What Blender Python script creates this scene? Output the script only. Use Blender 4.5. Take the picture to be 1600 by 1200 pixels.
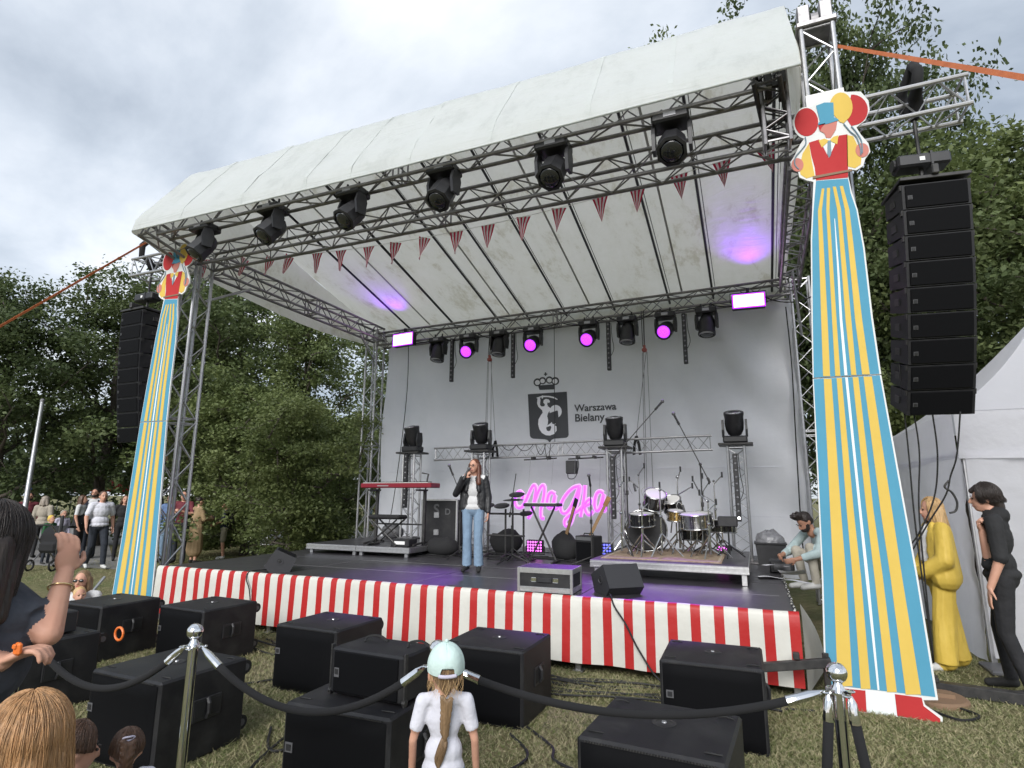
import bpy, math, random
import numpy as np
from math import sin, cos, pi, radians as R_
from mathutils import Vector, Matrix, Euler

for o in list(bpy.data.objects): bpy.data.objects.remove(o, do_unlink=True)
SC = bpy.context.scene
COL = SC.collection
rnd = random.Random(7)

# ------------------------------------------------------------------ camera
CAM_H, FPX = 1.7, 900.0
PSI, TH, RO = R_(22.6), R_(10.95), R_(0.3)
_Fh = Vector((-sin(PSI), cos(PSI), 0)); _R0 = Vector((cos(PSI), sin(PSI), 0)); _Z = Vector((0, 0, 1))
FW = _Fh*cos(TH) + _Z*sin(TH); _U0 = _Z*cos(TH) - _Fh*sin(TH)
RT = _R0*cos(RO) + _U0*sin(RO); UP = _U0*cos(RO) - _R0*sin(RO)
cam = bpy.data.cameras.new('camera'); camo = bpy.data.objects.new('camera', cam); COL.objects.link(camo)
cam.sensor_width = 36; cam.lens = FPX/1600*36; cam.clip_start = .05; cam.clip_end = 2000
m3 = Matrix((RT, UP, -FW)).transposed()
camo.matrix_world = Matrix.Translation((0, 0, CAM_H)) @ m3.to_4x4()
SC.camera = camo
def _ray(x, y): return (RT*(x-800) - UP*(y-600) + FW*FPX)
def aty(x, y, Y): d = _ray(x, y); return Vector((0, 0, CAM_H)) + d*(Y/d.y)
def atz(x, y, z): d = _ray(x, y); return Vector((0, 0, CAM_H)) + d*((z-CAM_H)/d.z)
def atd(x, y, D): d = _ray(x, y); return Vector((0, 0, CAM_H)) + d*(D/math.hypot(d.x, d.y))

# ------------------------------------------------------------------ sky and sun
SUN_EL, SUN_AZ = R_(32), R_(176)          # soft light from behind the camera, high up
w = bpy.data.worlds.new('World'); SC.world = w; w.use_nodes = True
nt = w.node_tree; nt.nodes.clear()
def N(t, **k):
    n = nt.nodes.new(t)
    for a, b in k.items(): setattr(n, a, b)
    return n
def L(a, b): nt.links.new(a, b)
out = N('ShaderNodeOutputWorld'); bg = N('ShaderNodeBackground'); bg.inputs[1].default_value = .1
sky = N('ShaderNodeTexSky', sky_type='NISHITA'); sky.sun_disc = False
sky.sun_elevation = SUN_EL; sky.sun_rotation = SUN_AZ
tc = N('ShaderNodeTexCoord'); sep = N('ShaderNodeSeparateXYZ'); L(tc.outputs['Generated'], sep.inputs[0])
zc = N('ShaderNodeMath', operation='MAXIMUM'); zc.inputs[1].default_value = 0; L(sep.outputs[2], zc.inputs[0])
za = N('ShaderNodeMath', operation='ADD'); za.inputs[1].default_value = .22; L(zc.outputs[0], za.inputs[0])
dx = N('ShaderNodeMath', operation='DIVIDE'); L(sep.outputs[0], dx.inputs[0]); L(za.outputs[0], dx.inputs[1])
dy = N('ShaderNodeMath', operation='DIVIDE'); L(sep.outputs[1], dy.inputs[0]); L(za.outputs[0], dy.inputs[1])
cmb = N('ShaderNodeCombineXYZ'); L(dx.outputs[0], cmb.inputs[0]); L(dy.outputs[0], cmb.inputs[1]); cmb.inputs[2].default_value = 3.3
mp = N('ShaderNodeMapping'); L(cmb.outputs[0], mp.inputs[0]); mp.inputs['Scale'].default_value = (.8, 1.15, 1); mp.inputs['Rotation'].default_value = (0, 0, .5); mp.inputs['Location'].default_value = (1.35, .4, 0)
n1 = N('ShaderNodeTexNoise'); n1.inputs['Scale'].default_value = .95; n1.inputs['Detail'].default_value = 8; n1.inputs['Roughness'].default_value = .56; n1.inputs['Distortion'].default_value = .35
L(mp.outputs[0], n1.inputs['Vector'])
rp = N('ShaderNodeValToRGB'); L(n1.outputs[0], rp.inputs[0])
e = rp.color_ramp.elements; e[0].position = .37; e[0].color = (1.75, 2.0, 2.35, 1); e[1].position = .68; e[1].color = (4.75, 4.9, 5.1, 1)
e2 = rp.color_ramp.elements.new(.51); e2.color = (2.95, 3.22, 3.58, 1)
mx = N('ShaderNodeMixRGB'); mx.inputs[0].default_value = .9; L(sky.outputs[0], mx.inputs[1]); L(rp.outputs[0], mx.inputs[2])
L(mx.outputs[0], bg.inputs[0]); L(bg.outputs[0], out.inputs[0])
sun = bpy.data.lights.new('sun', 'SUN'); sun.energy = 1.5; sun.angle = R_(36); sun.color = (1, .98, .96)
suno = bpy.data.objects.new('sun', sun); COL.objects.link(suno)
sd = Vector((sin(SUN_AZ)*cos(SUN_EL), cos(SUN_AZ)*cos(SUN_EL), sin(SUN_EL)))
suno.rotation_euler = sd.to_track_quat('Z', 'Y').to_euler(); suno.location = (0, -20, 30)
vs = SC.view_settings; vs.view_transform = 'Standard'; vs.look = 'None'; vs.exposure = 1.33; vs.gamma = 1; vs.use_curve_mapping = False
SC.cycles.use_denoising = True
SC.cycles.max_bounces = 5; SC.cycles.diffuse_bounces = 3; SC.cycles.glossy_bounces = 3; SC.cycles.transmission_bounces = 3; SC.cycles.use_adaptive_sampling = True; SC.cycles.adaptive_threshold = .02; SC.cycles.transparent_max_bounces = 8

# ------------------------------------------------------------------ materials
MATS = {}
def mat(name, col=(.5, .5, .5), rough=.6, metal=0., var=None, bump=None, emit=None, es=0., trans=0., spec=.5, col2=None, vs_=8., aniso=None, coat=0., vstretch=None, contrast=(.35, .65)):
    """procedural principled material; col2/vs_ = second colour mixed by noise of scale vs_; bump=(scale,strength[,dist])"""
    if name in MATS: return MATS[name]
    m = bpy.data.materials.new(name); m.use_nodes = True; t = m.node_tree; b = t.nodes['Principled BSDF']
    b.inputs['Base Color'].default_value = (*col, 1); b.inputs['Roughness'].default_value = rough; b.inputs['Metallic'].default_value = metal
    b.inputs['Specular IOR Level'].default_value = spec
    if coat: b.inputs['Coat Weight'].default_value = coat
    if emit: b.inputs['Emission Color'].default_value = (*emit, 1); b.inputs['Emission Strength'].default_value = es; m.cycles.emission_sampling = 'NONE'
    tcn = None
    def coords(sc=None):
        nonlocal tcn
        if tcn is None: tcn = t.nodes.new('ShaderNodeTexCoord')
        if sc is None: return tcn.outputs['Object']
        mpn = t.nodes.new('ShaderNodeMapping'); mpn.inputs['Scale'].default_value = sc; t.links.new(tcn.outputs['Object'], mpn.inputs[0]); return mpn.outputs[0]
    if col2 is not None:
        nz = t.nodes.new('ShaderNodeTexNoise'); nz.inputs['Scale'].default_value = vs_; nz.inputs['Detail'].default_value = 6; nz.inputs['Roughness'].default_value = .65
        t.links.new(coords(vstretch), nz.inputs['Vector'])
        r = t.nodes.new('ShaderNodeValToRGB'); t.links.new(nz.outputs[0], r.inputs[0])
        r.color_ramp.elements[0].position = contrast[0]; r.color_ramp.elements[1].position = contrast[1]
        r.color_ramp.elements[0].color = (*col, 1); r.color_ramp.elements[1].color = (*col2, 1)
        t.links.new(r.outputs[0], b.inputs['Base Color'])
        rr = t.nodes.new('ShaderNodeMapRange'); rr.inputs[3].default_value = max(0, rough-.08); rr.inputs[4].default_value = min(1, rough+.12); t.links.new(nz.outputs[0], rr.inputs[0]); t.links.new(rr.outputs[0], b.inputs['Roughness'])
    if bump:
        nb = t.nodes.new('ShaderNodeTexNoise'); nb.inputs['Scale'].default_value = bump[0]; nb.inputs['Detail'].default_value = 4
        t.links.new(coords(bump[3] if len(bump) > 3 else None), nb.inputs['Vector'])
        bn = t.nodes.new('ShaderNodeBump'); bn.inputs['Strength'].default_value = bump[1]; bn.inputs['Distance'].default_value = bump[2] if len(bump) > 2 else .01
        t.links.new(nb.outputs[0], bn.inputs['Height']); t.links.new(bn.outputs[0], b.inputs['Normal'])
    if trans:
        tr = t.nodes.new('ShaderNodeBsdfTranslucent'); ms = t.nodes.new('ShaderNodeMixShader'); ms.inputs[0].default_value = trans
        bc = b.inputs['Base Color']
        if bc.is_linked: t.links.new(bc.links[0].from_socket, tr.inputs[0])
        else: tr.inputs[0].default_value = (*col, 1)
        o_ = t.nodes['Material Output']; t.links.new(b.outputs[0], ms.inputs[1]); t.links.new(tr.outputs[0], ms.inputs[2]); t.links.new(ms.outputs[0], o_.inputs[0])
    MATS[name] = m; return m

def M_(n): return MATS[n] if isinstance(n, str) else n
mat('alu', (.50, .50, .51), .36, .85, col2=(.40, .40, .41), vs_=14)
mat('alu_shaded', (.29, .28, .285), .45, .75, col2=(.20, .195, .20), vs_=9)  # darker aluminium: shade on the roof trusses is put into the colour
mat('alu_bright', (.62, .62, .63), .30, .85, col2=(.5, .5, .5), vs_=20)
mat('chrome', (.82, .82, .83), .05, 1.0)
mat('black_paint', (.006, .006, .008), .55, col2=(.026, .0255, .025), vs_=5, bump=(320, .25, .002), spec=.45, contrast=(.45, .75))
mat('black_grille', (.0025, .0026, .0034), .7, bump=(500, .6, .002), spec=.12)
mat('black_plastic', (.014, .014, .016), .42, bump=(150, .08, .002), col2=(.022, .022, .024), vs_=11)
mat('black_fabric', (.012, .012, .013), .9, bump=(90, .3, .004))
mat('black_steel', (.022, .022, .023), .5, .3, col2=(.05, .048, .046), vs_=12)
mat('rubber', (.01, .01, .01), .7)
mat('velvet', (.008, .008, .009), .95, bump=(220, .3, .003))
mat('grey_plastic', (.09, .09, .095), .5)
mat('glass_dark', (.012, .013, .016), .06, spec=.8, coat=.4)
mat('white_label', (.75, .75, .74), .5)
mat('orange_plastic', (.75, .17, .03), .4)
mat('deck', (.030, .028, .032), .34, col2=(.055, .052, .058), vs_=3.2, bump=(240, .12, .002), contrast=(.3, .75))
mat('scuff', (.30, .29, .30), .6)
mat('steel_red', (.26, .055, .04), .45)

# ------------------------------------------------------------------ mesh helpers
def fr(d):
    d = Vector(d).normalized(); a = Vector((0, 0, 1)) if abs(d.z) < .9 else Vector((1, 0, 0))
    u = d.cross(a).normalized(); return u, d.cross(u).normalized(), d
class MB:
    def __init__(s): s.v, s.f, s.m = [], [], []
    def add(s, vs, fs, mi=0):
        o = len(s.v); s.v += [tuple(p) for p in vs]
        for f in fs: s.f.append(tuple(i+o for i in f)); s.m.append(mi)
        return s
    def box(s, c, d, mi=0, rot=None, b=0.):
        c = Vector(c); hx, hy, hz = d[0]/2, d[1]/2, d[2]/2
        if b <= 0:
            vs = [Vector((x*hx, y*hy, z*hz)) for x in (-1, 1) for y in (-1, 1) for z in (-1, 1)]
            fs = [(0, 1, 3, 2), (4, 6, 7, 5), (0, 4, 5, 1), (2, 3, 7, 6), (0, 2, 6, 4), (1, 5, 7, 3)]
        else:
            vs, idx = [], {}
            for x in (-1, 1):
                for y in (-1, 1):
                    for z in (-1, 1):
                        for a in range(3):
                            p = [x*(hx-b), y*(hy-b), z*(hz-b)]; p[a] = (x*hx, y*hy, z*hz)[a]
                            idx[(x, y, z, a)] = len(vs); vs.append(Vector(p))
            fs = []
            for a in range(3):
                o1, o2 = (a+1) % 3, (a+2) % 3
                for sg in (-1, 1):
                    q = []
                    for (p1, p2) in ((-1, -1), (1, -1), (1, 1), (-1, 1)):
                        k = [0, 0, 0]; k[a] = sg; k[o1] = p1; k[o2] = p2; q.append(idx[(*k, a)])
                    fs.append(tuple(q if sg > 0 else q[::-1]))
                for p1 in (-1, 1):
                    for p2 in (-1, 1):
                        q = []
                        for (sg, ax) in ((-1, o1), (1, o1), (1, o2), (-1, o2)):
                            k = [0, 0, 0]; k[a] = sg; k[o1] = p1; k[o2] = p2; q.append(idx[(*k, ax)])
                        fs.append(tuple(q if p1*p2 < 0 else q[::-1]))
            for x in (-1, 1):
                for y in (-1, 1):
                    for z in (-1, 1):
                        q = (idx[(x, y, z, 0)], idx[(x, y, z, 1)], idx[(x, y, z, 2)]); fs.append(q if x*y*z > 0 else q[::-1])
        if rot is not None: vs = [rot @ p for p in vs]
        return s.add([p+c for p in vs], fs, mi)
    def cyl(s, a, b, r1, r2=None, n=10, mi=0, caps=True):
        a, b = Vector(a), Vector(b); r2 = r1 if r2 is None else r2; u, v, _ = fr(b-a)
        vs = [c + (u*cos(2*pi*i/n) + v*sin(2*pi*i/n))*r for c, r in ((a, r1), (b, r2)) for i in range(n)]
        fs = [(i, (i+1) % n, n+(i+1) % n, n+i) for i in range(n)]
        if caps: fs += [tuple(range(n))[::-1], tuple(range(n, 2*n))]
        return s.add(vs, fs, mi)
    def tube(s, pts, r, n=6, mi=0, caps=True):
        P = [Vector(p) for p in pts]; k = len(P); rs = r if isinstance(r, (list, tuple)) else [r]*k
        T = [(P[min(i+1, k-1)]-P[max(i-1, 0)]) for i in range(k)]; T = [t.normalized() if t.length > 1e-9 else Vector((0, 0, 1)) for t in T]
        u = fr(T[0])[0]; vs = []
        for i in range(k):
            u = (u - T[i]*u.dot(T[i])); u = u.normalized() if u.length > 1e-6 else fr(T[i])[0]; v = T[i].cross(u)
            vs += [P[i] + (u*cos(2*pi*j/n)+v*sin(2*pi*j/n))*rs[i] for j in range(n)]
        fs = [(i*n+j, i*n+(j+1) % n, (i+1)*n+(j+1) % n, (i+1)*n+j) for i in range(k-1) for j in range(n)]
        if caps: fs += [tuple(range(n))[::-1], tuple(range((k-1)*n, k*n))]
        return s.add(vs, fs, mi)
    def strip(s, pts, wdir, wd, mi=0, th=.003):
        """flat strap along pts, width wd along wdir"""
        P = [Vector(p) for p in pts]; wv = Vector(wdir).normalized()*wd/2; vs, fs = [], []
        for i, p in enumerate(P):
            t = (P[min(i+1, len(P)-1)]-P[max(i-1, 0)]).normalized(); nn = t.cross(wv).normalized()*th/2
            vs += [p-wv-nn, p+wv-nn, p+wv+nn, p-wv+nn]
        for i in range(len(P)-1):
            for j in range(4): fs.append((i*4+j, i*4+(j+1) % 4, i*4+4+(j+1) % 4, i*4+4+j))
        fs += [(3, 2, 1, 0), tuple(len(vs)-4+j for j in range(4))]
        return s.add(vs, fs, mi)
    def sph(s, c, r, nu=12, nv=8, mi=0, rot=None):
        c = Vector(c); r = (r, r, r) if not hasattr(r, '__len__') else r; vs = [Vector((0, 0, -r[2]))]
        for j in range(1, nv):
            p = -pi/2 + pi*j/nv
            for i in range(nu): a = 2*pi*i/nu; vs.append(Vector((r[0]*cos(p)*cos(a), r[1]*cos(p)*sin(a), r[2]*sin(p))))
        vs.append(Vector((0, 0, r[2]))); fs = []
        for i in range(nu):
            i2 = (i+1) % nu; fs.append((0, 1+i2, 1+i)); tp = 1+(nv-2)*nu; fs.append((len(vs)-1, tp+i, tp+i2))
            for j in range(nv-2): fs.append((1+j*nu+i, 1+j*nu+i2, 1+(j+1)*nu+i2, 1+(j+1)*nu+i))
        if rot is not None: vs = [rot @ p for p in vs]
        return s.add([p+c for p in vs], fs, mi)
    def lathe(s, prof, a, axis=(0, 0, 1), n=16, mi=0):
        """prof: (r, h) pairs along axis from point a"""
        a = Vector(a); u, v, d = fr(axis); vs = []
        for (r, h) in prof: vs += [a + d*h + (u*cos(2*pi*i/n)+v*sin(2*pi*i/n))*r for i in range(n)]
        fs = [(j*n+i, j*n+(i+1) % n, (j+1)*n+(i+1) % n, (j+1)*n+i) for j in range(len(prof)-1) for i in range(n)]
        fs += [tuple(range(n))[::-1], tuple(range((len(prof)-1)*n, len(prof)*n))]
        return s.add(vs, fs, mi)
    def prism(s, pts, y0, y1, mi=0, fn=None):
        """outline in XZ extruded along Y (y0 = front, nearer -Y)"""
        ar = sum(pts[i][0]*pts[(i+1) % len(pts)][1]-pts[(i+1) % len(pts)][0]*pts[i][1] for i in range(len(pts)))
        if ar < 0: pts = pts[::-1]
        n = len(pts); vs = [Vector((x, y0, z)) for x, z in pts] + [Vector((x, y1, z)) for x, z in pts]
        if fn: vs = [fn(p) for p in vs]
        fs = [tuple(range(n)), tuple(range(n, 2*n))[::-1]] + [(i, i+n, (i+1) % n+n, (i+1) % n) for i in range(n)]
        return s.add(vs, fs, mi)
    def grid(s, fn, nu, nv, mi=0, mif=None):
        vs = [fn(i/nu, j/nv) for j in range(nv+1) for i in range(nu+1)]; o = len(s.v); s.v += [tuple(p) for p in vs]
        for j in range(nv):
            for i in range(nu):
                a = o+j*(nu+1)+i; s.f.append((a, a+1, a+nu+2, a+nu+1)); s.m.append(mif(i, j) if mif else mi)
        return s
    def xform(s, mtx): s.v = [tuple(mtx @ Vector(p)) for p in s.v]; return s
    def mesh(s, name, mats, smooth=False, origin=None):
        me = bpy.data.meshes.new(name); v = s.v
        if origin is not None: o = Vector(origin); v = [tuple(Vector(p)-o) for p in v]
        me.from_pydata(v, [], s.f); mats = mats if isinstance(mats, (list, tuple)) else [mats]
        for m in mats: me.materials.append(M_(m))
        if len(mats) > 1: me.polygons.foreach_set('material_index', s.m)
        if smooth:
            me.polygons.foreach_set('use_smooth', [True]*len(me.polygons))
            if smooth == 'auto':
                try: me.set_sharp_from_angle(angle=R_(35))
                except Exception: pass
        me.update(); return me
    def build(s, name, mats, parent=None, smooth=False, origin=None, loc=None):
        o = bpy.data.objects.new(name, s.mesh(name, mats, smooth, origin)); COL.objects.link(o)
        if parent is not None: o.parent = parent
        if loc is not None: o.location = loc
        elif origin is not None and parent is None: o.location = origin
        return o
def tag(o, label=None, cat=None, group=None, kind=None):
    if label: o['label'] = label
    if cat: o['category'] = cat
    if group: o['group'] = group
    if kind: o['kind'] = kind
    return o
def thing(name, label, cat, loc=(0, 0, 0), rz=0, group=None):
    o = bpy.data.objects.new(name, None); COL.objects.link(o); o.location = loc; o.rotation_euler = (0, 0, rz); o.empty_display_size = .1
    return tag(o, label, cat, group)
def link(name, mesh, parent, loc=(0, 0, 0), rot=None, sc=None):
    o = bpy.data.objects.new(name, mesh); COL.objects.link(o); o.parent = parent; o.location = loc
    if rot is not None: o.rotation_euler = rot
    if sc is not None: o.scale = sc
    return o
KIDS = {}
def copy_tree(o, parent=None):
    c = o.copy(); COL.objects.link(c); c.parent = parent
    for ch in [x for x in bpy.data.objects if x.parent == o]: copy_tree(ch, c)
    return c
def spline(pts, k=8):
    P = [Vector(p) for p in pts]; out_ = []
    for i in range(len(P)-1):
        p0, p1, p2, p3 = P[max(i-1, 0)], P[i], P[i+1], P[min(i+2, len(P)-1)]
        for j in range(k):
            t = j/k; out_.append(.5*((2*p1)+(p2-p0)*t+(2*p0-5*p1+4*p2-p3)*t*t+(3*p1-p0-3*p2+p3)*t**3))
    out_.append(P[-1]); return out_
def sag(a, b, s, k=16):
    a, b = Vector(a), Vector(b); return [a.lerp(b, i/k) - Vector((0, 0, 4*s*(i/k)*(1-i/k))) for i in range(k+1)]
def fbm(x, y, seed=0):
    from mathutils import noise
    return noise.fractal(Vector((x, y, seed*7.3)), 1.0, 2.0, 4)
# ================================================================== GROUND
def ground_mat():
    m = bpy.data.materials.new('trampled_grass'); m.use_nodes = True; t = m.node_tree; b = t.nodes['Principled BSDF']
    tcn = t.nodes.new('ShaderNodeTexCoord'); nz = []
    for sc, de in ((.9, 5), (7, 8), (60, 6)):
        n = t.nodes.new('ShaderNodeTexNoise'); n.inputs['Scale'].default_value = sc; n.inputs['Detail'].default_value = de; n.inputs['Roughness'].default_value = .7; t.links.new(tcn.outputs['Object'], n.inputs['Vector']); nz.append(n)
    r1 = t.nodes.new('ShaderNodeValToRGB'); t.links.new(nz[1].outputs[0], r1.inputs[0])
    e = r1.color_ramp.elements; e[0].position = .36; e[0].color = (.10, .112, .050, 1); e[1].position = .62; e[1].color = (.30, .265, .165, 1)
    r2 = t.nodes.new('ShaderNodeValToRGB'); t.links.new(nz[2].outputs[0], r2.inputs[0])
    e = r2.color_ramp.elements; e[0].position = .3; e[0].color = (.045, .048, .024, 1); e[1].position = .7; e[1].color = (.36, .32, .21, 1)
    mxn = t.nodes.new('ShaderNodeMixRGB'); mxn.inputs[0].default_value = .5; t.links.new(r1.outputs[0], mxn.inputs[1]); t.links.new(r2.outputs[0], mxn.inputs[2])
    r3 = t.nodes.new('ShaderNodeValToRGB'); t.links.new(nz[0].outputs[0], r3.inputs[0]); e = r3.color_ramp.elements; e[0].position = .35; e[0].color = (.62, .78, .55, 1); e[1].position = .65; e[1].color = (1.1, 1, .95, 1)
    mm = t.nodes.new('ShaderNodeMixRGB'); mm.blend_type = 'MULTIPLY'; mm.inputs[0].default_value = 1; t.links.new(mxn.outputs[0], mm.inputs[1]); t.links.new(r3.outputs[0], mm.inputs[2]); t.links.new(mm.outputs[0], b.inputs['Base Color'])
    b.inputs['Roughness'].default_value = .95; b.inputs['Specular IOR Level'].default_value = .1
    bp = t.nodes.new('ShaderNodeBump'); bp.inputs['Strength'].default_value = .9; bp.inputs['Distance'].default_value = .03; t.links.new(nz[2].outputs[0], bp.inputs['Height']); t.links.new(bp.outputs[0], b.inputs['Normal'])
    return m
GM = ground_mat()
g = MB()
g.grid(lambda u, v: Vector((-420+840*u, -120+840*v, 0)), 8, 8)
tag(g.build('ground', GM), kind='structure')
def inpoly(x, y, P):
    c = False
    for i in range(len(P)):
        (x1, y1), (x2, y2) = P[i-1], P[i]
        if (y1 > y) != (y2 > y) and x < (x2-x1)*(y-y1)/(y2-y1)+x1: c = not c
    return c
# paved path crossing the park on the left, and on behind the shrubs
mat('paving', (.27, .26, .25), .85, col2=(.20, .195, .19), vs_=5, bump=(40, .5, .01))
pth = [(-60, 14), (-26, 9.4), (-17.5, 8.7), (-13.2, 9.2), (-13.6, 10.1), (-16.5, 11.0), (-20, 13.2), (-19, 17.5), (-12, 19.5), (-4, 20.5), (-4, 24), (-16, 23.5), (-26, 21), (-60, 24)]
p = MB(); p.add([(x, y, .008) for x, y in pth], [tuple(range(len(pth)))[::-1]])
po = p.build('path', 'paving'); tag(po, kind='structure')
if po.data.polygons[0].normal.z < 0: po.data.flip_normals()

# grass blades (nobody could count them): two objects' worth of single triangles in one mesh
def grass(name, label, boxes, n, hgt, seed, keep=None, gmat='grass_blade'):
    rs = np.random.RandomState(seed); A = np.array([(b[1]-b[0])*(b[3]-b[2])*b[4] for b in boxes]); A = A/A.sum()
    k = rs.choice(len(boxes), n, p=A); B = np.array([b[:4] for b in boxes])[k]
    x = B[:, 0]+rs.rand(n)*(B[:, 1]-B[:, 0]); y = B[:, 2]+rs.rand(n)*(B[:, 3]-B[:, 2])
    if keep is not None: q = keep(x, y); x, y = x[q], y[q]; n = len(x)
    cl = .6+.8*(np.sin(x*2.3+np.sin(y*3.1)*1.7)*np.sin(y*2.9+1.3*np.sin(x*1.7))*.5+.5)
    h = hgt*(.35+.9*rs.rand(n)**1.5)*cl; a = rs.rand(n)*2*pi; ln = rs.rand(n)*1.9+.4; wd = .0035+.003*rs.rand(n)
    wx, wy = np.cos(a)*wd, np.sin(a)*wd; la = rs.rand(n)*2*pi; lx, ly = np.cos(la)*h*ln, np.sin(la)*h*ln
    V = np.zeros((n, 3, 3), np.float32); V[:, 0] = np.c_[x-wx, y-wy, np.zeros(n)]; V[:, 1] = np.c_[x+wx, y+wy, np.zeros(n)]; V[:, 2] = np.c_[x+lx, y+ly, h]
    me = bpy.data.meshes.new(name); me.vertices.add(3*n); me.vertices.foreach_set('co', V.ravel()); me.loops.add(3*n); me.loops.foreach_set('vertex_index', np.arange(3*n, dtype=np.int32)); me.polygons.add(n); me.polygons.foreach_set('loop_start', np.arange(0, 3*n, 3, dtype=np.int32))
    me.materials.append(M_(gmat)); me.update(calc_edges=True)
    o = bpy.data.objects.new(name, me); COL.objects.link(o); return tag(o, label, 'grass', kind='stuff')
mat('grass_blade', (.135, .168, .058), .8, col2=(.40, .355, .22), vs_=26, trans=.25, spec=.15, contrast=(.38, .6))
grass('grass_blades', 'short dry trampled grass around the subwoofers and barrier posts',
      [(-6.5, 2.2, 2.0, 5.9, 1.0), (-2.0, 2.2, 3.0, 6.0, .9), (-9.5, -6, 4.0, 7.5, .7), (.3, 3.2, 5.8, 8.2, .9), (-16, -9, 7, 13, .12)], 190000, .036, 3)

# ================================================================== STAGE
SX0, SX1, SY0, SY1, SH = -7.75, .27, 5.87, 11.45, .70
st = thing('stage_platform', 'low black stage of rectangular floor panels on aluminium legs', 'stage', (SX0, SY0, 0))
og = Vector((SX0, SY0, 0))
pm = MB(); PW, PD = (SX1-SX0)/4, .93
pm.box((0, 0, -.02), (PW-.008, PD-.008, .04), b=.003); pmesh = pm.mesh('floor_panel', 'deck')
for i in range(4):
    for j in range(6): link('floor_panel', pmesh, st, (PW*(i+.5), PD*(j+.5), SH-.001*((i*3+j*5) % 3)))
fm = MB(); fm.box((0, 0, 0), (PW-.01, .05, .09), b=.006); fmesh = fm.mesh('edge_beam', 'alu_shaded')
for i in range(4):
    for y in (.03, 6*PD-.03): link('edge_beam', fmesh, st, (PW*(i+.5), y, SH-.09))
fm = MB(); fm.box((0, 0, 0), (.05, PD-.01, .09), b=.006); f2 = fm.mesh('edge_beam', 'alu_shaded')
for j in range(6):
    for x in (.03, SX1-SX0-.03): link('edge_beam', f2, st, (x, PD*(j+.5), SH-.09))
lm = MB(); lm.box((0, 0, .28), (.055, .055, .56), b=.004); lm.box((0, 0, .006), (.1, .1, .012)); lmesh = lm.mesh('leg', 'alu')
for i in range(9):
    for y in (.06, 6*PD/2, 6*PD-.06): link('leg', lmesh, st, (min(max(PW*i/2, .05), SX1-SX0-.05)+(.08 if i % 2 else 0), y, 0))
sf = MB()                                # worn pale edges and scuffs along the panel joints
for (x0, y0, x1, y1, wv) in [(1.2, .93, 3.9, .93, .007), (4.1, .93, 6.2, .93, .006), (2.0, 1.86, 5.2, 1.86, .008), (4.01, .1, 4.01, .9, .006), (2.005, 1.0, 2.005, 1.8, .006), (6.0, 1.0, 6.0, 1.7, .006), (5.2, 1.86, 7.6, 1.86, .006), (6.6, .93, 7.9, .93, .008)]:
    sf.box(((x0+x1)/2, (y0+y1)/2, SH+.0015), (abs(x1-x0)+wv, abs(y1-y0)+wv, .001))
sf.build('worn_joint', 'scuff', st)

# striped skirt: printed tarpaulin hung along the front edge and turned round the right corner
mat('skirt_white', (.57, .56, .51), .5, bump=(4, .3, .04), col2=(.50, .49, .44), vs_=2, spec=.4)
mat('skirt_red', (.38, .015, .014), .48, bump=(4, .3, .04), col2=(.36, .014, .013), vs_=2, spec=.4)
sk = MB(); NP = 39; PIT = (SX1+.01-SX0)/NP
us = [0]
for i in range(NP): us += [i*PIT+PIT*.29, i*PIT+PIT*.58, i*PIT+PIT*.79, (i+1)*PIT]
smi = [(0 if (i % 4) < 2 else 1) for i in range(len(us)-1)]
prof = [(.05, .006), (.018, .012), (-.012, .004), (-.026, -.03), (-.03, -.12), (-.03, -.24), (-.032, -.36), (-.034, -.48), (-.036, -.60)]
vs_, fs_, ms_ = [], [], []
for (yy, zz) in prof:
    for u in us:
        wv = max(0, -zz)*.05*fbm(u*1.5, 0, 1) + .008*sin(u*9.1)*max(0, -zz)*1.6
        vs_.append((u, yy-.012+wv - .012, SH+.004+zz*(1.0+.006*fbm(u*.8, 2, 3)) + .004*fbm(u*3, 1, 2)))
for j in range(len(prof)-1):
    for i in range(len(us)-1):
        a = j*len(us)+i; fs_.append((a, a+len(us), a+len(us)+1, a+1)); ms_.append(smi[i])
sk.v, sk.f, sk.m = vs_, fs_, ms_
sko = sk.build('stage_skirt', ['skirt_white', 'skirt_red'], smooth=True, loc=(SX0, SY0, 0))
tag(sko, 'red and white striped tarpaulin skirt hung along the stage front', 'skirt')
fl = MB()                                  # loose white end of the skirt round the corner
def flap(u, v): return Vector((.30+.03*u+.22*v*u+.03*sin(v*4)*u, SY0-.03+.02+.75*u, SH-.03-.62*v*(1-.12*u)))
fl.grid(flap, 8, 8); fo = fl.build('skirt_flap', 'skirt_white', sko, smooth=True); fo.location = -Vector((SX0, SY0, 0))
ropem = MB(); rp_ = [(SX1-.02+.008*sin(i*.9), SY0+.05+i*.075, SH+.012) for i in range(40)]
for i in range(39): ropem.cyl(rp_[i], rp_[i+1], .010, n=6, mi=i % 2)
tag(ropem.build('edge_rope', ['skirt_white', 'black_fabric'], origin=rp_[0]), 'black and white twisted rope along the right stage edge', 'rope')

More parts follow.
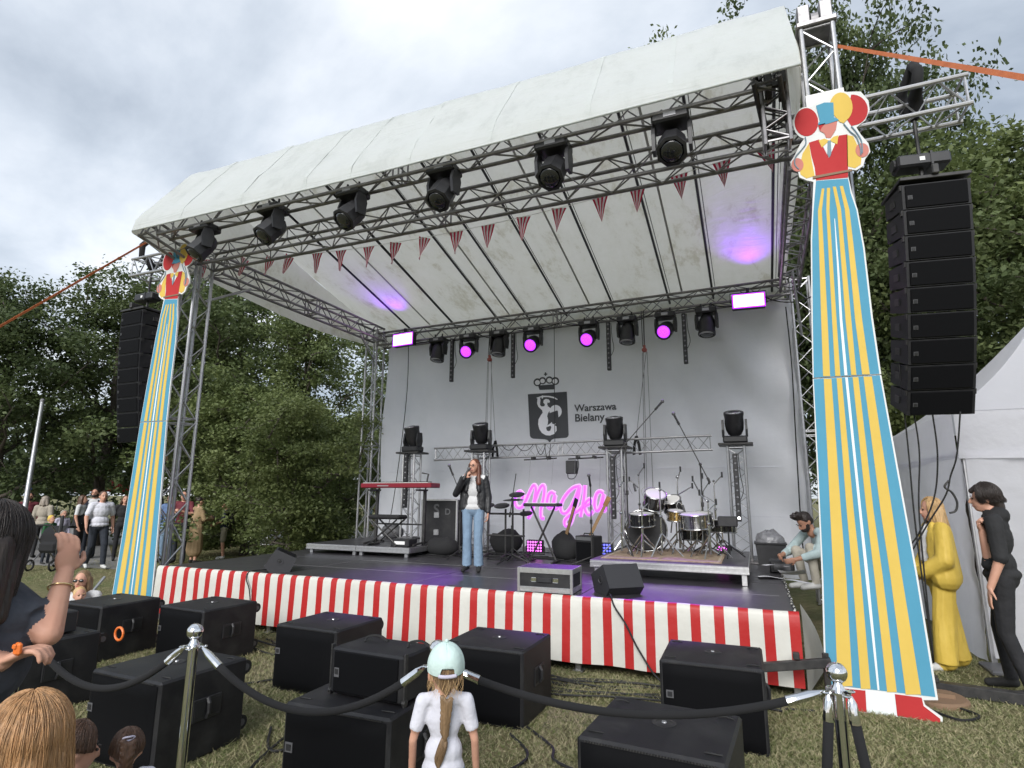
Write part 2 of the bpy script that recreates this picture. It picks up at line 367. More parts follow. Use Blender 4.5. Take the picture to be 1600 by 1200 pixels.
# ================================================================== TRUSSES
def truss(name, label, A, B, w, h, up=(0, 0, 1), m='alu', rc=.024, rl=.0115, bay=None, faces='tbfr', group=None, tri=False):
    A, B = Vector(A), Vector(B); d = (B-A); Ln = d.length; d.normalize(); upv = Vector(up); sv = d.cross(upv).normalized(); uv = sv.cross(d).normalized()
    t = thing(name, label, 'truss', A, 0, group)
    if tri: C4 = [sv*(-w/2)-uv*h/2, sv*(w/2)-uv*h/2, uv*h/2]; F4 = [(0, 1), (1, 2), (2, 0)]
    elif h <= 0: C4 = [sv*(-w/2), sv*(w/2)]; F4 = [(0, 1)]
    else: C4 = [sv*(-w/2)-uv*h/2, sv*(w/2)-uv*h/2, sv*(w/2)+uv*h/2, sv*(-w/2)+uv*h/2]; F4 = [(0, 1), (1, 2), (2, 3), (3, 0)]
    for c in C4:
        k = MB(); k.cyl(c, c+d*Ln, rc, n=10); k.build('chord', m, t, smooth='auto')
    bay = bay or max(w, h)*1.05; n = max(2, int(round(Ln/bay)))
    for fi, (a, b) in enumerate(F4):
        k = MB(); pts = []
        for i in range(n+1): pts.append((C4[a] if (i+fi) % 2 == 0 else C4[b]) + d*(.04+(Ln-.08)*i/n))
        k.tube(pts, rl, 5); k.build('lacing', m, t)
    for e_ in ([.03, Ln-.03] + ([Ln/2-.04, Ln/2+.04] if Ln > 3.5 else [])):
        k = MB(); q = [c+d*e_ for c in C4]; k.tube(q+[q[0]] if len(q) > 2 else q, rl*1.1, 5); k.build('end_frame', m, t)
    return t
TW = .29
twL = truss('roof_tower', 'front left roof tower truss right behind the striped stilt clown board', (-8.04, 6.15, .02), (-8.04, 6.15, 5.55), TW, TW, (0, 1, 0), 'alu', group='roof tower trusses')
twR = truss('roof_tower', 'front right roof tower truss rising above the canopy behind the large clown board', (.92, 6.15, .02), (.92, 6.15, 6.55), TW, TW, (0, 1, 0), 'alu', group='roof tower trusses')
truss('roof_tower', 'rear left roof tower truss beside the trees at the backdrop edge', (-8.06, 10.95, .02), (-8.06, 10.95, 5.5), TW, TW, (0, 1, 0), 'alu', group='roof tower trusses')
truss('roof_tower', 'rear right roof tower truss between backdrop and large clown board', (.97, 10.95, .02), (.97, 10.95, 5.5), TW, TW, (0, 1, 0), 'alu', group='roof tower trusses')
for o, x in ((twL, -8.04), (twR, .92)):     # base feet
    k = MB(); k.box((0, 0, 0), (.5, .5, .02)); k.build('base_plate', 'black_steel', o)
k = MB()                                     # tower head with two sleeve blocks and a pulley
k.box((0, 0, 6.56-.02), (.38, .38, .06), b=.01); k.box((-.10, -.02, 6.72), (.12, .16, .24), b=.01); k.box((.11, -.02, 6.72), (.12, .16, .24), b=.01); k.cyl((-.03, 0, 6.68), (.04, 0, 6.68), .09, n=14)
k.build('head_block', 'alu_shaded', twR)
k = MB(); k.box((0, -.18, 5.62), (.34, .02, .16)); k.build('name_plate', 'white_label', twR)
truss('front_truss', 'upper front roof truss carrying the row of six moving heads', (-7.95, 5.45, 5.665), (.40, 5.45, 5.665), .20, .35, m='alu_shaded', group='roof trusses')
truss('front_truss', 'lower front roof truss just above the row of little flags', (-7.9, 6.15, 5.40), (.78, 6.15, 5.40), TW, TW, m='alu_shaded', group='roof trusses')
sL = truss('side_truss', 'left side roof truss running back beside the trees', (-7.86, 6.32, 5.34), (-7.86, 10.8, 5.34), TW, TW, m='alu_shaded', group='roof trusses')
sR = truss('side_truss', 'right side roof truss running back towards the purple flood light', (.72, 6.32, 5.30), (.80, 10.8, 5.42), TW, TW, m='alu_shaded', group='roof trusses')
truss('rear_truss', 'rear roof truss above the backdrop with hanging lamps', (-7.9, 10.95, 5.26), (.8, 10.95, 5.36), TW, TW, m='alu_shaded', group='roof trusses')
for a, b, o, pv in (((-8.0, 6.3, 4.75), (-7.86, 7.05, 5.2), sL, (-7.86, 6.32, 5.34)), ((-8.0, 10.85, 4.75), (-7.86, 10.1, 5.2), sL, (-7.86, 6.32, 5.34)), ((.93, 10.8, 4.45), (.8, 9.9, 5.3), sR, (.72, 6.32, 5.30))):
    k = MB(); k.cyl(Vector(a)-Vector(pv), Vector(b)-Vector(pv), .022, n=8); k.build('knee_brace', 'alu', o, smooth='auto')
for xa, xb, lb in ((-8.15, -8.0, 'short left end truss sloping from canopy corner down to the tower'), (.36, .48, 'short dark end truss hanging at the right canopy corner')):
    truss('end_truss', lb, (xa, 5.28, 5.62), (xb, 6.05, 5.36), .22, .25, m='black_steel' if xa > 0 else 'alu_shaded', rc=.022, bay=.18, group='roof trusses')
truss('corner_truss', 'upright corner truss between the two front trusses on the right', (.43, 5.62, 5.0), (.43, 5.62, 5.82), .22, .22, (0, 1, 0), 'alu_shaded', rc=.02, bay=.14, group='roof trusses')
k = MB(); k.box((.38, 5.47, 5.63), (.06, .30, .30), b=.01); k.box((.50, 5.47, 5.63), (.06, .30, .30), b=.01); k.box((.44, 5.35, 5.76), (.10, .04, .04)); k.box((.44, 5.35, 5.5), (.10, .04, .04))
tag(k.build('corner_block', 'black_steel', origin=(.44, 5.47, 5.5)), 'black steel corner block at the right end of the upper front truss', 'corner block')
rzT = aty(1430, 175, 6.22)
truss('outrigger_truss', 'silver outrigger truss holding the right loudspeaker column', (1.05, 6.2, 5.46), (2.12, 6.2, 5.47), .30, .30, m='alu', bay=.2, group='outrigger trusses')
truss('outrigger_truss', 'silver outrigger truss holding the left loudspeaker column', (-8.2, 6.2, 5.46), (-9.55, 6.2, 5.47), .30, .30, m='alu', bay=.2, group='outrigger trusses')
truss('hanging_truss', 'slim flat truss hung in front of the backdrop under the crest', (-6.02, 10.35, 2.52), (-.62, 10.35, 2.60), .02, .24, m='alu', rc=.02, rl=.008, bay=.2)

# ================================================================== CANOPY
def tarp_mat(name, c1, c2, dirt, tr, bst=.35, bsc=(.7, 2.0, 1.6)):
    m = bpy.data.materials.new(name); m.use_nodes = True; t = m.node_tree; b = t.nodes['Principled BSDF']
    tcn = t.nodes.new('ShaderNodeTexCoord'); n = t.nodes.new('ShaderNodeTexNoise'); n.inputs['Scale'].default_value = 2.4; n.inputs['Detail'].default_value = 10; n.inputs['Roughness'].default_value = .74; n.inputs['Distortion'].default_value = .15
    mpn = t.nodes.new('ShaderNodeMapping'); mpn.inputs['Scale'].default_value = (1.0, .45, .6); t.links.new(tcn.outputs['Object'], mpn.inputs[0]); t.links.new(mpn.outputs[0], n.inputs['Vector'])
    r = t.nodes.new('ShaderNodeValToRGB'); t.links.new(n.outputs[0], r.inputs[0]); e = r.color_ramp.elements
    e[0].position = .36; e[0].color = (*dirt, 1); e[1].position = .62; e[1].color = (*c1, 1); x = e.new(.47); x.color = (*c2, 1)
    t.links.new(r.outputs[0], b.inputs['Base Color']); b.inputs['Roughness'].default_value = .5; b.inputs['Specular IOR Level'].default_value = .3
    n2 = t.nodes.new('ShaderNodeTexNoise'); n2.inputs['Scale'].default_value = 2.2; n2.inputs['Detail'].default_value = 5; n2.inputs['Distortion'].default_value = 1.5
    mp2 = t.nodes.new('ShaderNodeMapping'); mp2.inputs['Scale'].default_value = bsc; mp2.inputs['Rotation'].default_value = (0, .30, .35); t.links.new(tcn.outputs['Object'], mp2.inputs[0]); t.links.new(mp2.outputs[0], n2.inputs['Vector'])
    bp = t.nodes.new('ShaderNodeBump'); bp.inputs['Strength'].default_value = bst; bp.inputs['Distance'].default_value = .07; t.links.new(n2.outputs[0], bp.inputs['Height']); t.links.new(bp.outputs[0], b.inputs['Normal'])
    trn = t.nodes.new('ShaderNodeBsdfTranslucent'); t.links.new(r.outputs[0], trn.inputs[0]); ms = t.nodes.new('ShaderNodeMixShader'); ms.inputs[0].default_value = tr
    t.links.new(b.outputs[0], ms.inputs[1]); t.links.new(trn.outputs[0], ms.inputs[2]); t.links.new(ms.outputs[0], t.nodes['Material Output'].inputs[0]); MATS[name] = m
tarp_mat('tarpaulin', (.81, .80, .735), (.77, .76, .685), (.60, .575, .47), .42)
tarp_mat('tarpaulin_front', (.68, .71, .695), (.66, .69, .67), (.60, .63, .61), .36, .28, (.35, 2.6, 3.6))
CX0, CX1 = -8.30, .64
cprof = [(5.20, 5.54), (5.205, 5.62), (5.23, 5.72), (5.33, 5.88), (5.45, 6.06), (5.57, 6.24), (5.69, 6.42), (5.81, 6.60), (5.93, 6.78), (6.03, 6.91), (6.10, 6.92), (6.35, 6.83)]
cprof += [(6.35+5.1*i/16, 6.83-1.26*i/16) for i in range(1, 17)] + [(11.47, 5.45), (11.48, 5.25)]
RAILX = [-7.3, -6.15, -5.05, -4.35, -3.5, -2.45, -1.33, -.5, .55]
cn = thing('stage_canopy', 'white weathered tarpaulin roof stretched over the stage trusses', 'canopy', (CX0, 5.2, 5.5))
cb = MB(); NU = 96
def canv(u, j):
    Y, z = cprof[j]; x = CX0+(CX1-CX0)*u
    fade = min(1, max(0, (7.2-Y)/1.2)); edge = min(u, 1-u)
    wr = .006*fbm(x*.9+Y*1.1, Y*1.2, 1)+.004*fbm(x*4.2+z*2.5, z*2.4, 2)
    rg = max(0, 1-abs(fbm(x*.9+z*2.2, z*3.2-x*.3, 9))*4.5)**2; rg2 = max(0, 1-abs(fbm(x*2.1-z*3.0, z*5.0+x*.2, 12))*4)**2; wr += (.009*rg+.005*rg2)*(1 if Y < 6.1 else .2)
    wr *= (.15 if j < 2 else 1)
    sagz = -.05*abs(sin((x+8.3)*pi/1.02))*(1-fade) - .010*abs(sin((x+8.3)*pi/1.02))*fade
    dip = -.035*sin(u*pi)*(1 if j < 3 else 0)
    return Vector((x+.0*edge, Y-wr*fade*1.4, z+wr*(.5*fade+.15)+sagz*(0 if j < 2 else 1)+dip+ (.003*fbm(x*2.2, 0, 5) if j < 2 else 0)))
nvp = len(cprof)-1
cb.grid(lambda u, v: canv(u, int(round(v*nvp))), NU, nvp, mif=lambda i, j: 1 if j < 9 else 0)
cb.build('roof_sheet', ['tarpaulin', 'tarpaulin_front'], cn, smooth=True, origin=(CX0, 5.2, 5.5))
for sx, x0, ext in ((-1, CX0, .10), (1, CX1, .02)):
    k = MB()
    def sidev(u, v, x0=x0, sx=sx, ext=ext):
        i = u*nvp; i0 = min(int(i), nvp-1); t = i-i0; Y = cprof[i0][0]*(1-t)+cprof[i0+1][0]*t
        top = canv(0 if sx < 0 else 1, i0)*(1-t)+canv(0 if sx < 0 else 1, i0+1)*t
        low = 5.33-.16*math.exp(-((Y-9.2)/2.0)**2) if sx < 0 else 5.42
        if Y < 6.3: low = 5.5 + (low-5.5)*max(0, (Y-5.2)/1.1)
        z = top.z*(1-v)+min(low, top.z-.02)*v
        bel = .10*sin(v*pi*.75)*min(1, (Y-5.2)/1.5)
        return Vector((x0+sx*(bel+ext*v*min(1, (Y-5.2)/2.0))+.02*fbm(Y*2, v*2, 4), Y, z))
    k.grid(sidev, nvp*2, 8); k.build('side_sheet', 'tarpaulin', cn, smooth=True, origin=(CX0, 5.2, 5.5))
k = MB(); k.tube([canv(i/NU, 0) for i in range(NU+1)], .014, 6); k.build('hem_rope', 'tarpaulin_front', cn, smooth=True, origin=(CX0, 5.2, 5.5))
for x in RAILX[:-1]:
    u_ = (x-CX0)/(CX1-CX0); k = MB(); k.strip([canv(u_, j)+Vector((0, -.003, .002)) for j in range(0, 11)], (1, 0, 0), .05, th=.0015); k.build('welded_seam', 'tarpaulin_front', cn, origin=(CX0, 5.2, 5.5))
mat('keder', (.018, .018, .019), .4)
for x in RAILX:
    k = MB(); k.tube([(x, Y, z-.055) for Y, z in cprof if 5.9 < Y < 11.46], .022, 6); k.build('roof_rail', 'keder', cn, origin=(CX0, 5.2, 5.5))
    k = MB(); k.tube([(x+.06, Y, z-.085) for Y, z in cprof if 6.3 < Y < 11.3], .006, 4); k.build('rail_cable', 'keder', cn, origin=(CX0, 5.2, 5.5))
mat('seam_grey', (.40, .40, .37), .6)
for x in (-6.7, -4.7, -2.9, -1.05):
    k = MB(); k.strip([(x, Y, z-.075) for Y, z in cprof if 6.3 < Y < 11.4], (1, 0, 0), .035, th=.004); k.build('seam_tape', 'seam_grey', cn, origin=(CX0, 5.2, 5.5))

# ================================================================== BACKDROP
BY = 11.15
mat('backdrop', (.88, .885, .93), .55, col2=(.83, .84, .89), vs_=1.2, bump=(3, .35, .05), trans=.45, spec=.3)
def bfold(x, z):
    em = min(1, max(0, (abs(x+3.75)-.9)/.8)+max(0, (abs(z-3.6)-.9)/.5))
    f = .09*fbm(x*.8+z*.35, z*.45, 6)+.018*sin(x*5+fbm(x, z, 2)*2)
    if x > -1.2: f += .05*sin((x*.9+z*1.0)*4.2)*min(1, (x+1.2)/.8)
    if x < -6.6: f += .05*sin((x*1.6-z*.12)*6)*min(1, (-6.6-x)/.6)
    return BY+f*(.12+.88*em)
bd = MB()
def bdv(u, v):
    x = -7.78+8.62*u; z = .35+4.86*v
    x -= (.16*(1-v)**2 if u < .02 else 0); return Vector((x, bfold(x, z), z))
bd.grid(bdv, 90, 50)
bdo = bd.build('backdrop', 'backdrop', smooth=True, origin=(-3.5, BY, .4)); tag(bdo, 'pale grey printed stage backdrop banner with city crest', 'banner')
BO = (-3.5, BY, .4)
for z in (1.36, 2.22): 
    k = MB(); k.strip([(-7.7+.2*i, bfold(-7.7+.2*i, z)-.006, z) for i in range(42)], (0, 0, 1), .018, th=.002); k.build('welded_seam', 'backdrop', bdo, origin=BO)
# crest: coordinates read in picture pixels, put on the banner plane
def bp(x, y, off): q = aty(x, y, BY-.03); return Vector((q.x, bfold(q.x, q.z)-off, q.z))
mat('print_dark', (.035, .038, .045), .5); mat('print_light', (.80, .81, .85), .55)
def printed(name, poly, off, m, par=None):
    P = [aty(x, y, BY-.03) for x, y in poly]; pts = [(q.x, q.z) for q in P]
    k = MB(); k.prism(pts, 0, .001, fn=lambda p: Vector((p.x, bfold(p.x, p.z)-off+p.y, p.z))); return k.build(name, m, par or bdo, origin=BO if par is None else BO)
c4 = lambda L_: [(750+x/4, 500+y/4) for x, y in L_]
def arc(cx, cy, r, a0, a1, n=14, ry=None): ry = ry or r; return [(cx+r*cos(R_(a0+(a1-a0)*i/n)), cy+ry*sin(R_(a0+(a1-a0)*i/n))) for i in range(n+1)]
sh = printed('crest_shield', c4([(297, 463), (541, 447), (552, 716), (548, 728), (538, 735), (462, 741), (446, 748), (434, 765), (420, 750), (404, 745), (330, 741), (316, 734), (310, 722)]), .010, 'print_dark')
def pr2(name, poly, m='print_light', off=.014): return printed(name, c4(poly), off, m)
# mermaid: raised arm with sabre, head, body and coiled tail, round shield
pr2('figure_arm', [(358, 486), (372, 482), (376, 500), (373, 530), (392, 548), (384, 562), (362, 540), (355, 520)])
pr2('figure_sabre', [(352, 484), (384, 474), (386, 470), (392, 472), (430, 473), (462, 480), (484, 494), (480, 498), (456, 488), (424, 481), (394, 481), (390, 490), (384, 490), (383, 482), (354, 490)])
pr2('figure_head', [(396, 500), (410, 492), (428, 496), (436, 508), (430, 518), (420, 514), (418, 528), (424, 536), (412, 544), (400, 540), (404, 526), (394, 516)])
pr2('figure_body', [(380, 540), (404, 538), (426, 540), (440, 552), (434, 566), (424, 580), (418, 600), (424, 624), (422, 648), (412, 676), (416, 690), (428, 695), (438, 690), (444, 672), (440, 660), (418, 668), (414, 662), (432, 650), (448, 636), (482, 628), (480, 644), (462, 656), (476, 664), (478, 690), (462, 712), (436, 722), (410, 720), (386, 706), (370, 682), (362, 652), (364, 622), (378, 596), (390, 578), (386, 562)])
pr2('figure_shield', arc(471, 571, 38, 0, 340, 26, 41))
# crown
pr2('crown_band', [(360, 408), (466, 400), (464, 432), (370, 436)], 'print_dark', .010)
for cx, cy, r in ((357, 388, 25), (389, 378, 23), (432, 374, 23), (468, 380, 25)):
    k = arc(cx, cy, r, 0, 360, 20); 
    ring = printed('crown_arch', c4(k[:-1]), .011 if r == 25 else .013, 'print_dark'); printed('crown_gap', c4(arc(cx, cy+2, r*.62, 0, 360, 18)[:-1]), .016, 'print_light')
pr2('crown_cross', [(403, 326), (411, 325), (412, 333), (419, 334), (418, 341), (412, 341), (412, 348), (404, 348), (404, 342), (397, 341), (397, 335), (403, 334)], 'print_dark', .012)
def text_mesh(s, size, extr=.001, font_bold=.0):
    cu = bpy.data.curves.new('lettering', 'FONT'); cu.body = s; cu.size = size; cu.extrude = extr; cu.offset = font_bold; cu.align_x = 'LEFT'
    o = bpy.data.objects.new('tmp', cu); COL.objects.link(o); dg = bpy.context.evaluated_depsgraph_get(); me = bpy.data.meshes.new_from_object(o.evaluated_get(dg)); bpy.data.objects.remove(o); return me
def letters(s, p0, width, par, m, off=(0, 0, 0), name='lettering', bold=.004, shear=0):
    me = text_mesh(s, .2, font_bold=bold); xs = [v.co.x for v in me.vertices]; k = width/(max(xs)-min(xs)); x0 = min(xs)
    for v in me.vertices: v.co = Vector(((v.co.x-x0)*k, -v.co.z, v.co.y*k))
    me.materials.clear(); me.materials.append(M_(m)); o = bpy.data.objects.new(name, me); COL.objects.link(o); o.parent = par; o.location = Vector(p0)-Vector(off); return o
for s, (x, y), xe in (('Warszawa', (897, 643), 963), ('Bielany', (898.5, 658.5), 945)):
    a, b = aty(x, y, BY-.03), aty(xe, y, BY-.03); letters(s, (a.x, bfold(a.x+.4, a.z)-.014, a.z), b.x-a.x, bdo, 'print_dark', BO)
# ================================================================== LAMPS
mat('lens_lit', (.2, .05, .4), .3, emit=(.42, .035, 1.0), es=.85, col2=(.5, .3, .8), vs_=60)
mat('led_pink', (.2, .05, .4), .3, emit=(1.0, .16, .95), es=1.2); mat('led_blue', (.05, .05, .4), .3, emit=(.10, .11, 1.0), es=1.4)
mat('led_white', (.9, .9, .9), .3, emit=(1, .93, .98), es=4.0); mat('flood_face', (.9, .7, .9), .3, emit=(1.0, .50, 1.0), es=1.5); mat('flood_glow_rim', (.3, .05, .5), .4, emit=(.42, .02, .95), es=.8)
mat('display_glint', (.34, .34, .36), .25, .3); mat('led_off', (.20, .20, .21), .12, spec=.8)
def head_meshes(n):
    D = {}
    k = MB(); k.box((0, 0, -.105), (.37, .27, .11), b=.02); k.box((0, -.137, -.10), (.12, .006, .05), 1); D['base'] = k.mesh('base', ['black_plastic', 'display_glint'])
    k = MB(); k.box((0, 0, -.035), (.05, .09, .05), b=.008); k.cyl((0, 0, -.01), (0, 0, .05), .014, n=8)
    D['clamp'] = k.mesh('clamp', 'black_steel')
    k = MB(); o = [(-.055, -.15), (.055, -.15), (.085, -.26), (.06, -.43), (-.06, -.43), (-.085, -.26)]
    k.prism([(a, z) for a, z in o], -.018, .018); k.xform(Matrix.Rotation(pi/2, 4, 'Z')); D['arm'] = k.mesh('yoke_arm', 'black_plastic')
    k = MB(); k.lathe([(.05, .21), (.105, .18), (.138, .10), (.148, .0), (.146, -.10), (.155, -.155), (.155, -.185), (.125, -.195), (.118, -.175)], (0, 0, 0), (0, 0, 1), n)
    k.xform(Matrix.Rotation(pi/8, 4, 'Z')); D['head'] = k.mesh('lamp_head', 'black_plastic', 'auto')
    k = MB(); k.lathe([(.118, .0), (.10, .02), (.06, .034), (.02, .038)], (0, 0, -.178), (0, 0, -1), 20); D['lens'] = k.mesh('lens', 'glass_dark', True); D['lens_lit'] = k.mesh('lens', 'lens_lit', True)
    k = MB(); a_ = [(.127*cos(t), .127*sin(t), -.196) for t in [pi*1.08+pi*.84*i/14 for i in range(15)]]; k.tube(a_, [.004+.016*sin(pi*i/14) for i in range(15)], 6); D['glint'] = k.mesh('lens_glint', 'display_glint', True)  # pale crescent stands in for the glint on unlit heads
    return D
H8, H16 = head_meshes(8), head_meshes(18)
def moving_head(label, loc, tilt, pan=0, flip=False, lit=False, D=H16, group=None, glint=False, rz=0):
    t = thing('moving_head', label, 'stage light', loc, rz, group)
    if flip: t.rotation_euler = (pi, 0, rz)
    for x in (() if flip else (-.09, .09)): link('clamp', D['clamp'], t, (x, 0, 0))
    b = link('base', D['base'], t); 
    for x in (-.178, .178): a = link('yoke_arm', D['arm'], t, (x*cos(pan), x*sin(pan), 0), (0, 0, pan))
    h = link('lamp_head', D['head'], t, (0, 0, -.37), (tilt, 0, pan)); link('lens', D['lens_lit'] if lit else D['lens'], h)
    if glint: link('lens_glint', D['glint'], h)
    return t
ordn = ['far left', 'second from the left', 'third from the left', 'third from the right', 'second from the right', 'far right']
for i, (px, py) in enumerate([(318, 380), (425, 352), (550, 328), (693, 295), (865, 260), (1050, 220)]):
    q = aty(px, py, 5.47); moving_head('large unlit moving head under the canopy front edge, ' + ordn[i] + ' of six', (q.x, 5.47, q.z+.32), -R_(34+3*(i % 3)), R_((-24, -22, -16, -10, -4, 2)[i]), D=H8, group='moving heads on the front truss')
rear = [(-6.22, 0), (-5.47, 1), (-4.76, 0), (-4.0, 1), (-2.82, 1), (-2.06, 0), (-1.34, 1), (-.61, 0)]
rl = ['dark moving head hanging next to the left flood light', 'purple lit moving head nearest the left flood light', 'dark moving head hanging beside the left chain hoist', 'purple lit moving head above the crest crown', 'purple lit moving head right of the crest above the lettering', 'dark moving head hanging left of the right chain hoist', 'purple lit moving head right of the right chain hoist', 'dark moving head hanging nearest the right flood light']
for i, (x, lit) in enumerate(rear):
    moving_head(rl[i], (x, 10.72, 5.14), -R_(62) if lit else -R_(12), R_(-x*3.2-14 if lit else -10), lit=bool(lit), group='moving heads on the rear truss', glint=not lit)
tot = [(-6.33, 10.0, .83), (-4.80, 10.0, .70), (-2.20, 10.0, .70), (-.24, 10.0, .70)]
tl = ['above the red keyboard', 'behind the singer', 'between neon sign and drums', 'right of the drum kit']
for i, (x, y, z) in enumerate(tot):
    TT = truss('light_totem', 'upright silver truss totem ' + tl[i], (x, y, z+.03), (x, y, 2.50), .25, .25, (0, 1, 0), 'alu', rc=.022, rl=.008, bay=.2, group='light totems')
    k = MB(); k.box((0, 0, .015), (.46, .46, .03), b=.006); k.box((0, 0, .05), (.30, .30, .04), b=.005)
    k.build('foot_plate', 'alu_shaded', loc=(0, 0, -.03), parent=TT)
    k = MB(); k.box((0, 0, 0), (.52, .42, .035), b=.006); k.build('top_plate', 'black_steel', loc=(0, 0, 2.525-z-.03), parent=TT)
    moving_head('dark moving head standing on the totem ' + tl[i], (x, y, 2.50), -R_(16+6*(i % 2)), R_(180+(12, -6, 0, 0)[i]), flip=True, group='moving heads on totems', glint=True)
def led_bar(label, loc, h, lit=None, group=None):
    t = thing('led_bar', label, 'light bar', loc, 0, group); k = MB(); k.box((0, 0, h/2), (.075, .07, h), b=.008); k.build('housing', 'black_plastic', t)
    for i in range(10):
        k = MB(); k.lathe([(.021, 0), (.016, .008), (.004, .012)], (0, -.035, h*(i+.5)/10), (0, -1, 0), 8); k.build('led_lens', 'led_white' if lit == i else 'led_off', t, smooth=True)
    k = MB(); k.tube(spline([(.03, .03, h*.3), (.09, .03, h*.45), (.06, .03, h*.7), (.05, .03, h)], 5), .006, 5); k.build('cable', 'rubber', t); return t
for x, z0, lb in ((-5.82, 4.07, 'leftmost of the bars'), (-4.40, 4.05, 'left of the crest'), (-2.41, 4.05, 'right of the crest'), (-1.0, 4.06, 'rightmost of the bars')):
    led_bar('black vertical LED bar hanging from the rear truss, ' + lb, (x, 10.62, z0), .95, group='hanging LED bars')
for i, (x, y, z) in enumerate(tot): led_bar('black vertical LED bar strapped to the totem ' + tl[i], (x-.02, y-.17, z+.62), 1.05, lit=(None, 9, None, 0)[i], group='LED bars on totems')
def flood(label, loc, wd, h, rz, spot_dir, en):
    t = thing('flood_light', label, 'flood light', loc, rz); k = MB(); k.box((0, .05, 0), (wd+.05, .14, h+.05), b=.015); k.build('housing', 'black_plastic', t)
    k = MB(); k.box((0, -.025, 0), (wd, .008, h), b=.003); k.build('led_panel', 'flood_face', t); k = MB(); k.box((0, -.021, 0), (wd+.045, .006, h+.045), b=.002); k.build('glow_rim', 'flood_glow_rim', t)  # emissive border added for the purple glow round the panel
    k = MB(); k.tube([(-wd/2-.05, .03, 0), (-wd/2-.05, .06, h*.8), (wd/2+.05, .06, h*.8), (wd/2+.05, .03, 0)], .010, 5); k.box((0, .06, h*.8+.04), (.05, .05, .08)); k.build('bracket', 'black_steel', t)
    for j in range(6): k = MB(); k.box((-wd/2+wd*(j+.5)/6, .135, 0), (.01, .05, h*.9)); k.build('cooling_fin', 'black_plastic', t)
    ld = bpy.data.lights.new('flood_beam', 'SPOT'); ld.energy = en; ld.color = (.26, .02, 1.0); ld.spot_size = R_(80); ld.spot_blend = 1.0; ld.shadow_soft_size = .12
    lo = bpy.data.objects.new('flood_beam', ld); COL.objects.link(lo); lo.parent = t; lo.location = (0, -.09, h*.5+.03); lo.rotation_euler = Vector(spot_dir).to_track_quat('-Z', 'Y').to_euler()
flood('glowing magenta LED flood light on the rear truss near the trees', (-7.06, 10.6, 5.12), .52, .24, R_(-6), (-.05, -.62, .78), 42)
flood('glowing magenta LED flood light at the right end of the rear truss', (.12, 10.6, 5.11), .50, .22, R_(4), (.0, -.62, .78), 42)
def uplight(label, loc, m, rz=0):
    t = thing('uplight', label, 'LED light', loc, rz); k = MB(); k.box((0, .04, .15), (.30, .09, .21), b=.012); k.build('housing', 'black_plastic', t)
    k = MB()
    k.tube([(-.17, .04, .15), (-.17, .04, .02), (.17, .04, .02), (.17, .04, .15)], .01, 5); k.build('stand', 'black_steel', t)
    for i in range(6):
        for j in range(4): k = MB(); k.lathe([(.017, 0), (.012, .006)], (-.115+.046*i, -.006, .08+.047*j), (0, -1, 0), 6); k.build('led', m, t)
    return t
q = aty(835, 847, 9.55); uplight('pink glowing LED panel on the floor behind the keyboard stand', (q.x, 9.55, .70), 'led_pink')
q = aty(942, 848, 9.5); uplight('blue glowing LED panel on the floor beside the guitar amplifier', (q.x, 9.5, .70), 'led_blue')
q = aty(1142, 857, 9.9); uplight('small purple LED panel at the foot of the right totem', (q.x-.12, 9.8, .70), 'led_pink', R_(-55))
for nm, x, y, z, tx, ty in (('stage_wash', -2.82, 10.6, 4.75, -1.8, 6.6), ('stage_wash', -5.47, 10.6, 4.75, -4.2, 6.6), ('stage_wash', -1.34, 10.6, 4.75, -.9, 6.9)):
    ld = bpy.data.lights.new(nm, 'SPOT'); ld.energy = 420; ld.color = (.36, .06, 1.0); ld.spot_size = R_(22); ld.spot_blend = .8; ld.shadow_soft_size = .1
    lo = bpy.data.objects.new(nm, ld); COL.objects.link(lo); lo.location = (x, y-.25, z-.1); lo.rotation_euler = Vector((tx-x, ty-y, .7-z)).to_track_quat('-Z', 'Y').to_euler()

